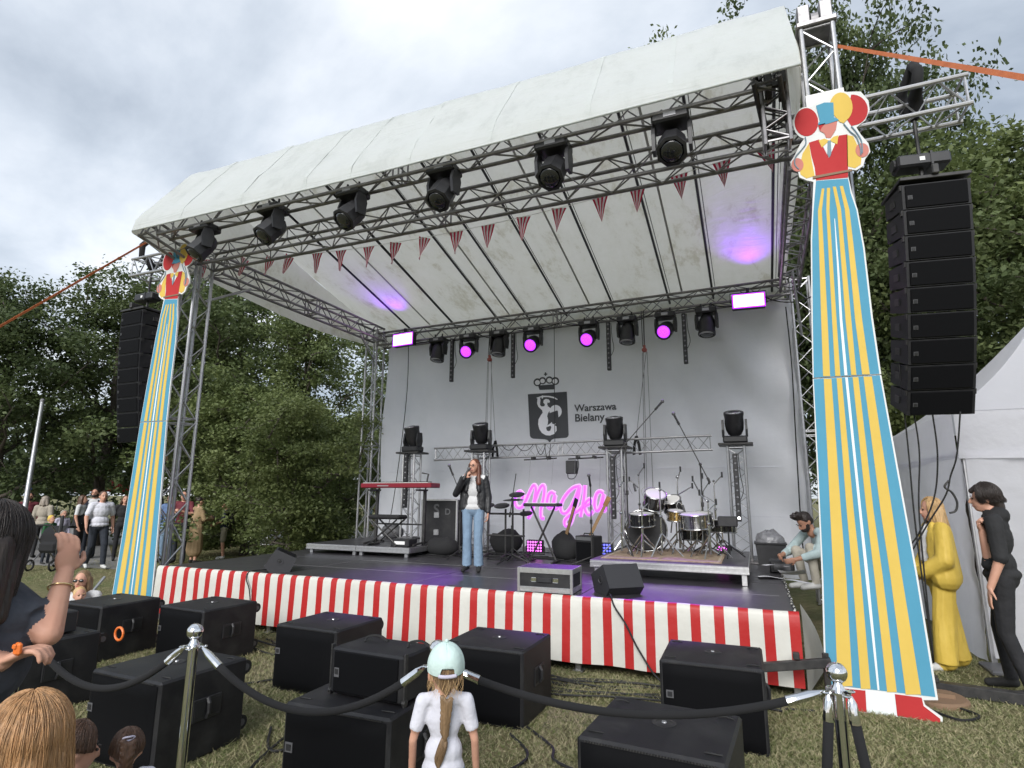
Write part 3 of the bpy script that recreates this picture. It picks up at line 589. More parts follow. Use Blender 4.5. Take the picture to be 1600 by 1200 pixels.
# ================================================================== LINE ARRAYS
def line_array(label, loc, rz, n=9, lift=0):
    t = thing('line_array', label, 'loudspeaker', loc, rz, 'hanging loudspeaker columns')
    W_, Hh, D_ = .56, .236, .42
    kb = MB(); o = [(-D_/2, 0), (-D_/2, -Hh), (D_/2, -Hh*.90), (D_/2, -Hh*.06)]
    kb.prism([(a, z) for a, z in o], -W_/2, W_/2); kb.xform(Matrix.Rotation(-pi/2, 4, 'Z') @ Matrix.Rotation(pi, 4, 'Z')); bm_ = kb.mesh('cabinet', 'black_paint')
    kg = MB(); kg.box((0, -D_/2-.006, -Hh/2), (W_-.05, .014, Hh-.022), b=.004); gm_ = kg.mesh('grille', 'black_grille')
    kl = MB(); kl.box((-W_/2+.06, -D_/2-.016, -Hh*.55), (.038, .003, .038)); kl.box((-W_/2+.06, -D_/2-.019, -Hh*.55), (.03, .003, .03), 1); lm_ = kl.mesh('badge', ['grey_plastic', 'black_plastic'])
    kh = MB(); kh.box((0, .02, -Hh*.5), (.012, .11, .07), b=.004); hm_ = kh.mesh('side_handle', 'black_steel')
    kh = MB(); kh.box((0, -D_/2+.03, -.02), (.016, .04, .05)); kr_ = kh.mesh('rigging_link', 'black_steel')
    pos = Vector((0, 0, 0)); a = R_(2 if lift else 7)
    for i in range(n):
        c = link('cabinet', bm_, t, pos, (a, 0, 0)); link('grille', gm_, c); link('badge', lm_, c); [(link('side_handle', hm_, c, (sx*(W_/2+.004), 0, 0)), link('rigging_link', kr_, c, (sx*(W_/2+.004), 0, 0))) for sx in (-1, 1)]
        M = Matrix.Rotation(a, 3, 'X'); pos = pos + M @ Vector((0, 0, -Hh-.004)); a += R_(.9 if lift else 1.7)
    k = MB(); k.box((0, .02, .03), (W_+.03, .50, .035), b=.005); k.box((0, .02, .09), (.06, .56, .10), b=.01); k.build('flying_frame', 'black_steel', t)
    k = MB(); k.box((0, .02, .30), (.46, .20, .13), b=.02); k.box((.06, .02, .30), (.02, .215, .14)); k.cyl((-.25, .02, .30), (-.23, .02, .30), .06, n=12); k.build('chain_hoist', 'black_plastic', t)
    k = MB(); k.box((-.02, -.082, .30), (.045, .004, .04)); k.build('hoist_label', 'white_label', t)
    k = MB(); k.cyl((0, .02, .36), (0, .02, .78), .018, n=8); k.cyl((0, .02, .12), (0, .02, .24), .02, n=8); k.build('chain', 'black_steel', t)
    k = MB(); k.tube([(0, .02, .78), (.03, -.02, .86), (.0, -.06, .98), (-.02, -.17, 1.0), (0, -.19, 1.18), (0, -.1, 1.31)], [.03, .06, .065, .05, .05, .05], 8); k.tube([(0, .02, .78), (-.02, .1, .95), (0, .2, 1.0), (0, .2, 1.2), (0, -.1, 1.31)], [.03, .055, .05, .05, .05], 8); k.build('black_sleeve', 'black_fabric', t, smooth=True)
    return t
line_array('tall black loudspeaker column hanging in front of the white tent', (1.73, 6.3, 4.64), R_(8))
line_array('tall black loudspeaker column hanging left of the striped clown board', (-9.42, 6.3, 4.70), R_(-2), lift=1)
for pts, lb in (([(1.40, 6.6, 3.0), (1.41, 6.7, 2.2), (1.40, 6.75, 1.4), (1.42, 6.8, .3)], 'pair'), ([(1.44, 6.6, 2.9), (1.50, 6.7, 2.2), (1.44, 6.75, 1.5), (1.42, 6.8, .2)], 'b'), ([(1.62, 6.6, 2.5), (1.64, 6.7, 2.1), (1.58, 6.75, 1.7), (1.42, 6.78, 1.35), (1.3, 6.8, 1.2)], 'c'), ([(1.84, 6.6, 2.5), (1.78, 6.65, 2.1), (1.72, 6.7, 1.9), (1.66, 6.7, 1.72), (1.5, 6.75, 1.45), (1.3, 6.8, 1.1)], 'd')):
    k = MB(); k.tube(spline(pts, 8), .0075, 6)
    tag(k.build('speaker_cable', 'rubber', smooth=True, origin=pts[-1]), {'pair': 'straight black cable hanging nearest the large clown board under the right loudspeaker column', 'b': 'second black cable hanging close beside the large clown board', 'c': 'black cable curving left in front of the tent wall', 'd': 'black cable with a hook hanging below the right loudspeaker column'}[lb], 'cable', 'cables below the right loudspeaker column')
k = MB(); k.tube(spline([(1.70, 6.69, 1.86), (1.66, 6.69, 1.80), (1.71, 6.69, 1.75), (1.74, 6.69, 1.66), (1.72, 6.69, 1.58), (1.67, 6.69, 1.56)], 6), .010, 6); tag(k.build('cable_hook', 'black_steel', smooth=True, origin=(1.7, 6.69, 1.86)), 'bent black hook dangling on a cable in front of the tent', 'hook')

# ================================================================== SUBWOOFERS
SW, SD, SHH = .70, .655, .545
def sub_proto():
    t = thing('subwoofer', 'x', 'subwoofer', (0, 0, 0), 0, 'black subwoofers on the grass in front of the stage')
    k = MB(); k.box((0, 0, SHH/2), (SW, SD, SHH), b=.014); k.build('cabinet', 'black_paint', t)
    k = MB()
    def gr(u, v):
        x = -SW/2+.022+(SW-.044)*u; z = .022+(SHH-.044)*v; ed = min(min(u, 1-u)*12, 1)*min(min(v, 1-v)*12, 1); return Vector((x, -SD/2-.004-.018*ed, z))
    k.grid(gr, 14, 12); k.build('grille', 'black_grille', t, smooth=True)
    k = MB()
    for i in range(44): k.box((-SW/2+.05+(SW-.1)*i/43, -SD/2-.012, SHH-.012), (.007, .012, .006))
    k.build('grille_edge', 'black_steel', t)
    k = MB(); k.box((-SW/2+.07, -SD/2-.024, .33), (.05, .004, .05)); k.box((-SW/2+.07, -SD/2-.0275, .33), (.032, .003, .032), 1); k.build('badge', ['grey_plastic', 'black_plastic'], t)
    for sx in (-1, 1):
        k = MB(); x = sx*(SW/2+.003)
        k.box((x, .02, SHH*.56), (.008, .215, .135), b=.003); k.box((x+sx*.004, -.035, SHH*.56), (.004, .075, .095), 1); k.box((x+sx*.004, .075, SHH*.56), (.004, .075, .095), 1); k.tube([(x+sx*.003, .02, SHH*.56-.06), (x+sx*.02, .02, SHH*.56-.03), (x+sx*.02, .02, SHH*.56+.03), (x+sx*.003, .02, SHH*.56+.06)], .014, 6); k.build('handle', ['black_plastic', 'rubber'], t)
    k = MB(); k.lathe([(.062, 0), (.062, .003), (.045, .005), (.04, .002)], (0, .03, SHH), (0, 0, 1), 18); k.lathe([(.014, 0), (.012, .006)], (0, .03, SHH+.004), (0, 0, 1), 8, mi=1); k.build('pole_socket', ['black_steel', 'alu'], t)
    for x in (-.28, .28):
        for y in (-.25, .25): k = MB(); k.tube(spline([(x-.04, y-.008*(1 if y > 0 else -1), SHH+.002), (x, y, SHH+.006), (x+.04, y-.01*(1 if y > 0 else -1), SHH+.002)], 4), .004, 5); k.build('skid', 'rubber', t)
    for x in (-.27, .27):
        for z in (.09, .46): k = MB(); k.cyl((x-.016, SD/2+.05, z), (x+.016, SD/2+.05, z), .048, n=14); k.cyl((x-.02, SD/2+.05, z), (x+.02, SD/2+.05, z), .024, n=10, mi=1); k.box((x, SD/2+.015, z), (.06, .03, .07), b=.005, mi=2); k.build('castor', ['rubber', 'grey_plastic', 'black_steel'], t)
    return t
subs = [(-3.82, 3.07, -2, 'subwoofer behind the chrome post with the rope, lower left foreground'), (-5.62, 3.20, -4, 'subwoofer with a black power box on top, far left behind the barrier'), (-6.66, 4.51, -1, 'subwoofer in front of the left clown board foot, farthest left'), (-5.51, 4.80, -4, 'subwoofer at the left end of the striped skirt'), (-3.74, 4.62, -2, 'subwoofer in mid lawn before the striped skirt, left of the stacked pair'), (-2.20, 3.12, 1, 'subwoofer carrying a small loudspeaker on top'), (-2.04, 4.63, 0, 'subwoofer directly behind the girl in the mint cap'), (-.38, 4.86, 1, 'subwoofer before the right part of the skirt'), (-.52, 3.29, -4, 'subwoofer in the right foreground with its dusty top nearest the camera')]
pr = sub_proto()
for i, (x, y, a, lb) in enumerate(subs):
    o = pr if i == 0 else copy_tree(pr); o.location = (x, y, 0); o.rotation_euler = (0, 0, R_(a)); o['label'] = 'black ' + lb
t = thing('small_loudspeaker', 'small wide black loudspeaker cabinet lying on a subwoofer', 'loudspeaker', (-2.13, 3.13, SHH+.012), R_(-3))
k = MB(); k.prism([(-.26, 0), (.26, 0), (.26, .25), (-.26, .25)], -.17, .17); 
k = MB(); k.box((0, 0, .125), (.52, .32, .25), b=.012); k.build('cabinet', 'black_paint', t)
k = MB(); k.box((0, -.163, .125), (.46, .014, .22), b=.004); k.build('grille', 'black_grille', t)
k = MB(); k.box((-.20, -.174, .12), (.035, .004, .05)); k.box((-.20, -.177, .125), (.024, .003, .028), 1); k.build('badge', ['grey_plastic', 'black_plastic'], t)
for x in (-.265, .265):
    k = MB(); k.box((x, -.14, .125), (.012, .03, .28), b=.003); k.cyl((x-.01, -.14, .01), (x+.01, -.14, .01), .018, n=8); k.build('rigging_bar', 'black_steel', t)
    k = MB(); k.tube(spline([(x*.6, .02, .25), (x*.6, .05, .275), (x*.6+.06, .08, .28), (x*.6+.12, .09, .252)], 5), .008, 5); k.build('carry_handle', 'rubber', t)
t = thing('power_box', 'black power distribution box with orange label on a subwoofer', 'power box', (-5.62, 3.22, SHH+.01), R_(-4))
k = MB(); k.box((0, 0, .085), (.46, .34, .17), b=.012); k.build('case', 'black_plastic', t); k = MB(); k.box((.10, -.173, .12), (.06, .004, .04)); k.build('label_plate', 'orange_plastic', t)
for j in range(3): k = MB(); k.lathe([(.03, 0), (.03, .05), (.022, .07)], (-.15+.09*j, -.17, .07), (0, -1, -.2), 10); k.build('socket', 'rubber', t)
k = MB(); k.tube([(.052*cos(a), 0, .052*sin(a)) for a in [2*pi*i/16 for i in range(17)]], .010, 6); o = k.build('cable_ring', 'orange_plastic', loc=(-5.20, 3.62, .50)); tag(o, 'orange ring of a coiled connector hanging behind the far left subwoofer', 'ring')

# ================================================================== STILT CLOWN BOARDS
mat('board_white', (.66, .67, .66), .75, spec=.2); mat('board_blue', (.085, .29, .42), .7, col2=(.075, .265, .385), vs_=1.5, spec=.2); mat('board_yellow', (.64, .45, .10), .7, col2=(.60, .42, .09), vs_=2, spec=.2)
mat('board_red', (.44, .035, .036), .7, col2=(.40, .03, .033), vs_=2, spec=.2); mat('board_skin', (.50, .19, .155), .7, spec=.2); mat('board_white_print', (.70, .74, .74), .7, spec=.2); mat('board_brown', (.20, .125, .075), .7); mat('board_grey', (.18, .26, .31), .7, spec=.2)
PY = 5.75
def bxz(x, y): q = aty(x, y, PY); return (q.x-.92, q.z)
def clown_board(label, loc, sx=1.):
    t = thing('clown_board', label, 'cutout figure', loc, 0, 'flat stilt clown figures at the stage corners')
    def pc(name, poly, m, front=.003, thick=.003):
        k = MB(); k.prism([bxz(x, y) for x, y in poly], -front, -front+thick); return k.build(name, m, t)
    ci = lambda cx, cy, rx, ry, a0=0, a1=360, n=22: arc(cx, cy, rx, a0, a1, n, ry)[:-1] if a1-a0 == 360 else arc(cx, cy, rx, a0, a1, n, ry)
    upper = ci(1260, 192, 21, 25, 100, 285, 12) + [(1275, 160), (1290, 156)] + ci(1314, 170, 25, 28, 215, 290, 8) + [(1334, 143), (1345, 143), (1357, 157), (1359, 172), (1352, 188), (1338, 199), (1345, 210), (1357, 224), (1360, 237), (1352, 248), (1349, 259), (1338, 266), (1326, 264), (1325, 274), (1331, 300), (1340, 327), (1351, 387), (1364, 497), (1377, 584.5), (1270, 590.5), (1268, 500), (1267, 375), (1269, 330), (1271, 284), (1261, 282), (1249, 277), (1247, 268), (1237, 262), (1235, 253), (1241, 244), (1250, 226), (1257, 216)]
    pc('upper_board', upper, 'board_white', 0, .022)
    pc('lower_board', [(1270, 592), (1377, 586), (1405, 740), (1434, 900), (1466, 1094), (1443, 1094), (1446, 1102), (1473, 1121), (1473, 1135), (1298, 1108), (1300, 1076), (1289, 1073), (1284, 900), (1277, 740)], 'board_white', 0, .022)
    pc('trousers', [(1275, 283), (1325, 279), (1329, 302), (1338, 328), (1348.5, 388), (1361, 497), (1374, 584), (1271.5, 590), (1270, 500), (1269, 376), (1271, 331)], 'board_blue')
    pc('trousers', [(1271.5, 592.5), (1374.5, 586.5), (1402, 740), (1431, 900), (1461.5, 1089), (1291.5, 1069), (1286.5, 900), (1279, 740)], 'board_blue')
    U = [[(1284, 1288, 295), (1278, 1284, 330), (1283, 1293, 500), (1286, 1297, 588)], [(1292, 1297, 294), (1291, 1296, 330), (1300, 1307, 500), (1305, 1313, 587.5)], [(1301, 1306, 292), (1308, 1314, 328), (1321, 1330, 500), (1330, 1338, 586)], [(1312, 1317, 291), (1320, 1327, 328), (1336, 1347, 500), (1347, 1359, 585)]]
    Lw = [[(1287, 1299, 592), (1297, 1314, 800), (1302, 1322, 900), (1309, 1332, 1072)], [(1307, 1315, 591), (1323, 1334, 800), (1332, 1345, 900), (1345, 1360, 1076)], [(1332, 1341, 589.5), (1354, 1365, 800), (1366, 1379, 900), (1386, 1401, 1081)], [(1349, 1362, 588.5), (1376, 1394, 800), (1391, 1409, 900), (1415, 1439, 1085)]]
    for S in U+Lw: pc('yellow_stripe', [(a, y) for a, b, y in S] + [(b, y) for a, b, y in S[::-1]], 'board_yellow', .006)
    for S in ([(1303.5, 1304.5, 342), (1308, 1311, 420), (1312, 1316, 500), (1319.5, 1324, 586.5)], [(1320.5, 1324.5, 590), (1342, 1346, 800), (1352, 1357, 900), (1371, 1374, 1078)]): pc('white_stripe', [(a, y) for a, b, y in S] + [(b, y) for a, b, y in S[::-1]], 'board_white_print', .006)
    pc('shoe', [(1302, 1074), (1352, 1079), (1354, 1113), (1303, 1105)], 'board_red'); pc('shoe', [(1398, 1084.5), (1440, 1090), (1443, 1103), (1469, 1123), (1469, 1130), (1402, 1118.5)], 'board_red'); pc('shoe_gap', [(1352.5, 1079), (1397.5, 1084.5), (1401.5, 1118.5), (1354.5, 1113)], 'board_white_print')
    # shirt, vest, arms
    pc('sleeve', [(1264, 224), (1268, 250), (1273, 275), (1260, 279), (1251, 273), (1249, 262), (1254, 240)], 'board_yellow'); pc('sleeve', [(1323, 211), (1333, 213), (1340, 228), (1346, 245), (1345, 257), (1336, 263), (1324, 260)], 'board_yellow')
    pc('vest', [(1264, 223), (1280, 218), (1295, 247), (1311, 212), (1324, 210), (1325, 262), (1325, 277.5), (1275, 282), (1273, 262), (1268, 244)], 'board_red')
    pc('shirt_front', [(1280, 219), (1292, 216), (1303, 213), (1310, 213), (1296, 245)], 'board_white_print', .002, .002)
    pc('collar', [(1279, 220), (1288, 217), (1296, 220), (1284, 231)], 'board_yellow', .006); pc('collar', [(1296, 220), (1302, 214), (1310, 212), (1308, 226)], 'board_yellow', .0062)
    pc('tie', [(1293, 221), (1298, 220), (1299, 240), (1296, 247), (1292.5, 241)], 'board_grey', .009)
    pc('belt', [(1270, 276), (1330, 265), (1331, 268), (1270, 280)], 'board_brown', .010, .006)
    pc('hand', ci(1246, 258, 9.5, 10.5), 'board_skin', .006); pc('hand', ci(1347, 235, 10.5, 11), 'board_skin', .006)
    pc('face', [(1279, 198), (1290, 193), (1308, 190), (1306, 203), (1301, 211), (1298, 216), (1291, 216), (1288, 209), (1281, 205)], 'board_skin', .006)
    pc('hair', [(1278, 196), (1290, 193), (1284, 199), (1281, 205)], 'board_red', .009)
    pc('hat', [(1275, 166), (1288, 161), (1302, 161), (1303, 184), (1310, 187), (1309, 189), (1294, 194), (1279, 197), (1278, 194), (1281, 190)], 'board_blue', .009)
    pc('balloon', ci(1260, 191, 18.5, 22), 'board_red'); pc('balloon', ci(1332, 172, 24, 24, -95, 70, 14) + [(1330, 197), (1322, 185)], 'board_red', .003)
    pc('balloon', ci(1314, 168, 18, 23, -190, 60, 18) + [(1318, 193), (1312, 191)], 'board_yellow', .0065)
    for P_ in ([(1258, 215), (1259, 225), (1252, 235), (1243, 246), (1242, 258), (1248, 265)], [(1318, 194), (1328, 206), (1338, 215), (1344, 232), (1345, 243)], [(1330, 198), (1339, 209), (1346, 222), (1347, 240)]):
        k = MB(); k.tube([(bxz(x, y)[0], -.009, bxz(x, y)[1]) for x, y in [tuple(v)[:2] for v in spline([(a, b, 0) for a, b in P_], 4)]], .0055, 5); k.build('balloon_string', 'board_grey', t)
    k = MB()                                     # timber frame and props behind the sheet
    for x0, x1, zz in ((-.30, .26, .6), (-.32, .18, 2.2), (-.2, .12, 3.9)): k.box(((x0+x1)/2, .045, zz), (x1-x0, .045, .07))
    k.box((-.02, .045, 2.3), (.07, .046, 4.3)); k.build('timber_frame', 'board_brown', t)
    t.scale = (sx, 1, 1); return t
clown_board('large striped stilt clown cutout at the right stage corner', (.92, PY, 0))
clown_board('striped stilt clown cutout at the left stage corner by the trees', (-8.04-.03, PY+.06, 0), 1.08)

# ================================================================== BARRIER POSTS AND ROPES
def stanchion(label, x, y):
    t = thing('barrier_post', label, 'barrier post', (x, y, 0), 0, 'chrome barrier posts')
    k = MB(); k.lathe([(.16, 0), (.16, .012), (.14, .022), (.03, .035)], (0, 0, 0), (0, 0, 1), 24); k.build('base', 'chrome', t, smooth='auto')
    k = MB(); k.lathe([(.0255, .03), (.0255, .855)], (0, 0, 0), (0, 0, 1), 18); k.build('tube', 'chrome', t, smooth='auto')
    k = MB(); k.lathe([(.026, .85), (.050, .857), (.050, .866), (.030, .872), (.022, .885), (.018, .895), (.022, .905)], (0, 0, 0), (0, 0, 1), 20)
    for a in range(4): c = Vector((.058*cos(a*pi/2+.5), .058*sin(a*pi/2+.5), .861)); k.tube([c+Vector((.014*cos(b), .014*sin(b), 0)) for b in [2*pi*i/10 for i in range(11)]], .0045, 5)
    k.build('collar', 'chrome', t, smooth='auto')
    k = MB(); k.sph((0, 0, .94), .043, 20, 14); k.build('ball', 'chrome', t, smooth=True); return t
pA = aty(305, 985, 2.5); pM = aty(684, 1012, 2.72); pR = aty(1307, 1050, 3.08); pL = aty(40, 955, 2.35)
stanchion('chrome ball topped post in front of the lower left subwoofer', pA.x, pA.y); stanchion('chrome ball topped post mostly hidden behind the girl in the mint cap', pM.x, pM.y); stanchion('chrome ball topped post before the foot of the large clown board', pR.x, pR.y); stanchion('chrome barrier post behind the arm of the woman with the phone', pL.x, pL.y)
def rope(label, a, b, sg, fa=.06, fb=.06):
    a, b = Vector(a), Vector(b); d = (b-a); d.z = 0; d.normalize(); a2, b2 = a+d*fa, b-d*fb; P_ = sag(a2, b2, sg, 22)
    t = thing('barrier_rope', label, 'rope', a, 0, 'black velvet barrier ropes'); P_ = [p-a for p in P_]
    k = MB(); k.tube(P_[2:-2], .019, 8); k.build('velvet_rope', 'velvet', t, smooth=True)
    for s_ in (P_[:3], P_[::-1][:3]): k = MB(); k.tube([s_[0], s_[0].lerp(s_[2], .35), s_[2]], [.007, .02, .022], 10); k.build('end_clip', 'chrome', t, smooth='auto')
zr = .858
rope('black rope from the left post to the post by the lower left subwoofer', (pL.x, pL.y, zr), (pA.x, pA.y, zr), .27)
rope('black rope sagging from the lower left post to the girl in the mint cap', (pA.x, pA.y, zr), (pM.x, pM.y, zr), .27)
rope('long black rope running from the mint cap girl to the right post', (pM.x, pM.y, zr), (pR.x, pR.y, zr), .15)
for sx, lb in ((-1, 'spare black rope hanging down the left side of the right post'), (1, 'spare black rope hanging down the right side of the right post')):
    t = thing('barrier_rope', lb, 'rope', (pR.x, pR.y, zr), 0, 'black velvet barrier ropes'); k = MB()
    k.tube([(sx*.05, -.03, -.10), (sx*.075, -.05, -.3), (sx*.10, -.06, -.6), (sx*.13, -.08, -.82)], .021, 8); k.build('velvet_rope', 'velvet', t, smooth=True); k = MB(); k.tube([(sx*.042, -.03, .0), (sx*.045, -.03, -.03), (sx*.05, -.03, -.11)], [.007, .02, .024], 10); k.build('end_clip', 'chrome', t, smooth='auto')

# ================================================================== BUNTING
mat('flag_red', (.52, .02, .07), .6, trans=.4); mat('flag_white', (.75, .70, .72), .6, trans=.4)
def bun(x): u = (x+8.22)/8.61; return 5.55-.34*4*u*(1-u)*.98-.04*u
bt = thing('bunting', 'string of little red and white striped flags under the canopy', 'bunting', (-8.1, 6.4, 5.5))
k = MB(); k.tube([(x+8.1, 0, bun(x)-5.5) for x in [-8.1+8.45*i/40 for i in range(41)]], .004, 4); k.build('string', 'white_label', bt)
fls = [(322, .5), (385, 1.2), (425, 1.1), (455, 1.2), (498, .1), (535, .05), (578, .2), (620, .5), (665, .7), (714, .15), (763, .1), (818, .25), (873, .3), (937, -.1), (995, .15), (1060, -.2), (1127, -.1), (1196, -.5)]
for px, tw in fls:
    x = aty(px, 400-(px-330)*.19, 6.4).x; k = MB(); vs_, fs_, ms_ = [], [], []
    for i in range(8):
        u = i/7-.5
        vs_ += [(u*.20, 0, 0)]
    tip = (.05*tw, .03, -.32)
    for lv in (.33, .66, 1.):
        for i in range(8):
            u = (i/7-.5)*.20*(1-lv); vs_.append((u+tip[0]*lv, .02*sin(lv*3+i*.5+px), tip[2]*lv*(.9 if tw > 1 else 1)))
    for l in range(3):
        for i in range(7): fs_.append((l*8+i, (l+1)*8+i, (l+1)*8+i+1, l*8+i+1)); ms_.append(i % 2)
    k.v, k.f, k.m = vs_, fs_, ms_; k.xform(Matrix.Rotation(tw*.5, 4, 'Y')); k.build('flag', ['flag_red', 'flag_white'], bt, loc=(x+8.1, 0, bun(x)-5.5))

# straps
mat('strap_orange', (.62, .17, .05), .6, col2=(.5, .13, .04), vs_=9)
e_ = aty(1600, 121, 3.4); a_ = Vector((1.08, 6.15, 6.36)); b_ = a_+(e_-a_)*1.5
k = MB(); k.strip([a_.lerp(b_, i/6) for i in range(7)], (.25, .1, 1), .042); tag(k.build('ratchet_strap', 'strap_orange', origin=a_), 'orange ratchet strap stretched from the right tower top across the sky', 'strap')
a_ = aty(237, 374, 6.1); e_ = aty(0, 510, 4.2); b_ = a_+(e_-a_)*1.6; a_ = a_+(a_-e_)*.15
k = MB(); k.strip([a_.lerp(b_, i/6) for i in range(7)], (.3, .1, 1), .055); tag(k.build('ratchet_strap', 'strap_orange', origin=a_), 'orange ratchet strap running from the left canopy corner down to the left', 'strap')
# ================================================================== RISERS
def riser(label, x0, x1, y0, y1, top, nx, legs):
    t = thing('stage_riser', label, 'stage riser', (x0, y0, SH), 0, 'low stage risers'); W_, D_, H_ = x1-x0, y1-y0, top-SH; pw = W_/nx
    for i in range(nx):
        k = MB(); k.box((pw*(i+.5), D_/2, H_-.008), (pw-.03, D_-.03, .016)); k.build('deck_board', 'deck', t)
        for y in (.0, D_): 
            k = MB(); k.box((pw*(i+.5), y, H_-.05), (pw-.006, .03, .09), b=.004); k.box((pw*(i+.5), y+(-.018 if y == 0 else .018), H_-.03), (pw-.006, .008, .012)); k.box((pw*(i+.5), y+(-.018 if y == 0 else .018), H_-.08), (pw-.006, .008, .012)); k.build('edge_rail', 'alu_bright', t)
        for x in (pw*i+.018, pw*(i+1)-.018): k = MB(); k.box((x, D_/2, H_-.05), (.03, D_-.03, .088), b=.004); k.build('side_rail', 'alu_bright', t)
    for (x, y) in legs: k = MB(); k.box((x, y, (H_-.095)/2), (.06, .06, H_-.095), b=.004); k.build('leg', 'alu_bright', t)
    return t
riser('low two panel riser under the red keyboard, left rear of the stage', -7.33, -5.22, 8.28, 10.28, .86, 2, [(.08, .06), (.99, .06), (1.13, .06), (2.02, .06), (.08, 1.9), (1.05, 1.9), (2.02, 1.9)])
rl_ = aty(922, 884, 7.33)
riser('low silver edged riser under the drum kit', rl_.x, -.12, 7.33, 9.33, .92, 1, [(.08, .05), (-.12-rl_.x-.06, .05), (.08, 1.9), (-.12-rl_.x-.06, 1.9)])
DZ = .92
mat('rug', (.20, .13, .085), .95, col2=(.34, .27, .19), vs_=14, bump=(120, .5, .005)); mat('rug_border', (.36, .30, .22), .95, bump=(120, .5, .005))
t = thing('rug', 'worn brown patterned rug under the drum kit', 'rug', (-1.15, 8.25, DZ))
k = MB(); k.box((0, 0, .006), (1.45, 1.5, .012)); k.build('rug_field', 'rug', t)
for a, b in (((0, -.72), (1.40, .035)), ((0, .72), (1.40, .035)), ((-.69, 0), (.035, 1.40)), ((.69, 0), (.035, 1.40))): k = MB(); k.box((a[0], a[1], .0135), (b[0], b[1], .002)); k.build('rug_stripe', 'rug_border', t)

# ================================================================== STANDS AND KEYBOARDS
def tripod(k, x, y, z, r, hub=.14, n=3, a0=.5, rad=.011):
    for i in range(n): a = a0+2*pi*i/n; k.tube([(x, y, z+hub), (x+r*.9*cos(a), y+r*.9*sin(a), z+.018), (x+r*cos(a), y+r*sin(a), z+.012)], rad, 5)
def mic_stand(label, loc, h, boom=None, mic=True, a0=.5, base='tripod', m='black_steel'):
    """boom: end point of the boom arm relative to loc"""
    t = thing('microphone_stand', label, 'microphone stand', loc, 0, 'microphone stands')
    for i in range(3): k = MB(); a = a0+2*pi*i/3; k.tube([(0, 0, .13), (.27*cos(a), .27*sin(a), .02), (.30*cos(a), .30*sin(a), .012)], .010, 6); k.build('leg', m, t)
    k = MB(); k.cyl((0, 0, .08), (0, 0, h), .010, n=8); k.lathe([(.02, h*.55-.03), (.02, h*.55+.03)], (0, 0, 0), (0, 0, 1), 8); k.build('pole', m, t)
    top = Vector((0, 0, h)); d = Vector((0, -.3, .6))
    if boom:
        b = Vector(boom); d = (b-top).normalized(); k = MB(); k.cyl(top-d*.22, b, .007, n=8); k.cyl(top-d*.28, top-d*.2, .016, n=8); k.sph(top, .022, 8, 6); k.build('boom_arm', m, t); top = b
    if mic:
        d = d.normalized(); k = MB(); k.cyl(top, top+d*.05, .017, n=8); k.cyl(top+d*.02, top+d*.15, .013, .017, 10); k.build('microphone', 'black_plastic', t); k = MB(); k.sph(top+d*.175, .027, 10, 8); k.build('microphone_head', 'grey_plastic', t, smooth=True)
    return t
q = aty(718, 850, 8.6); mic_stand('microphone stand beside the singer on the left', (q.x, 8.6, SH), 1.02, (-.12, -.05, 1.32), a0=.3)
q = aty(800, 875, 8.3); mic_stand('tall microphone stand left of the neon sign', (q.x, 8.3, SH), .95, (.06, .0, 1.33), a0=.1, mic=False)
q = aty(925, 880, 8.5); mic_stand('straight microphone stand in front of the neon sign', (q.x, 8.5, SH), 1.14, None, a0=1.1)
q = aty(982, 870, 8.0); mic_stand('tall boom microphone stand reaching up at the left of the drums', (q.x, 8.05, DZ), 1.5, (.38, .3, 2.0), a0=.9)
q = aty(1088, 870, 8.3); mic_stand('tall boom microphone stand reaching up at the right of the drums', (q.x+.1, 8.5, DZ), 1.22, (-.25, -.05, 1.78), a0=.2)
# red keyboard
mat('keyboard_red', (.19, .008, .02), .4); mat('key_white', (.72, .71, .68), .4)
KY = 8.75; kl, kr = aty(570, 760, KY), aty(682, 762, KY); kx = (kl.x+kr.x)/2; kw = kr.x-kl.x
t = thing('keyboard', 'red stage keyboard on its stand in front of the left totem', 'keyboard', (kx, KY, 1.80), R_(-2))
k = MB(); k.box((0, 0, .06), (kw, .30, .08), b=.012); k.build('body', 'keyboard_red', t)
k = MB(); k.box((0, -.07, .106), (kw-.12, .15, .008)); k.build('white_keys', 'key_white', t); k = MB()
for i in range(44): 
    if i % 7 not in (2, 6): k.box((-kw/2+.09+(kw-.18)*i/43, -.04, .118), (.012, .09, .016))
tag(k.build('black_keys', 'black_plastic', t), kind='stuff')
k = MB(); k.box((-.25, -.152, .055), (kw*.16, .004, .018)); k.build('name_strip', 'alu', t)
t = thing('keyboard_stand', 'black column stand holding the red keyboard', 'keyboard stand', (kx, KY, .86))
for sx in (-1, 1):
    k = MB(); x = sx*kw*.33
    k.box((x, .05, .46), (.05, .05, .92), b=.006); k.build('column', 'black_steel', t); k = MB(); k.tube([(x, -.28, .02), (x, .05, .05), (x, .30, .02)], .018, 6); k.build('foot', 'black_steel', t); k = MB(); k.box((x, -.05, .92), (.04, .34, .03)); k.build('support_arm', 'black_steel', t)
k = MB(); k.cyl((-kw*.33, .05, .34), (kw*.33, .05, .34), .015, n=6); k.build('cross_bar', 'black_steel', t)
k = MB(); k.tube([(kw*.33, .05, .90), (kw*.34, .12, 1.2), (kw*.26, .10, 1.22)], .014, 6); k.build('mic_holder', 'black_steel', t)
bx_ = aty(605, 830, 8.5).x
t = thing('keyboard_bench', 'black folding x bench below the red keyboard', 'bench', (bx_, 8.5, .86))
k = MB(); k.box((0, 0, .47), (.62, .30, .07), b=.025); k.build('seat', 'black_fabric', t)
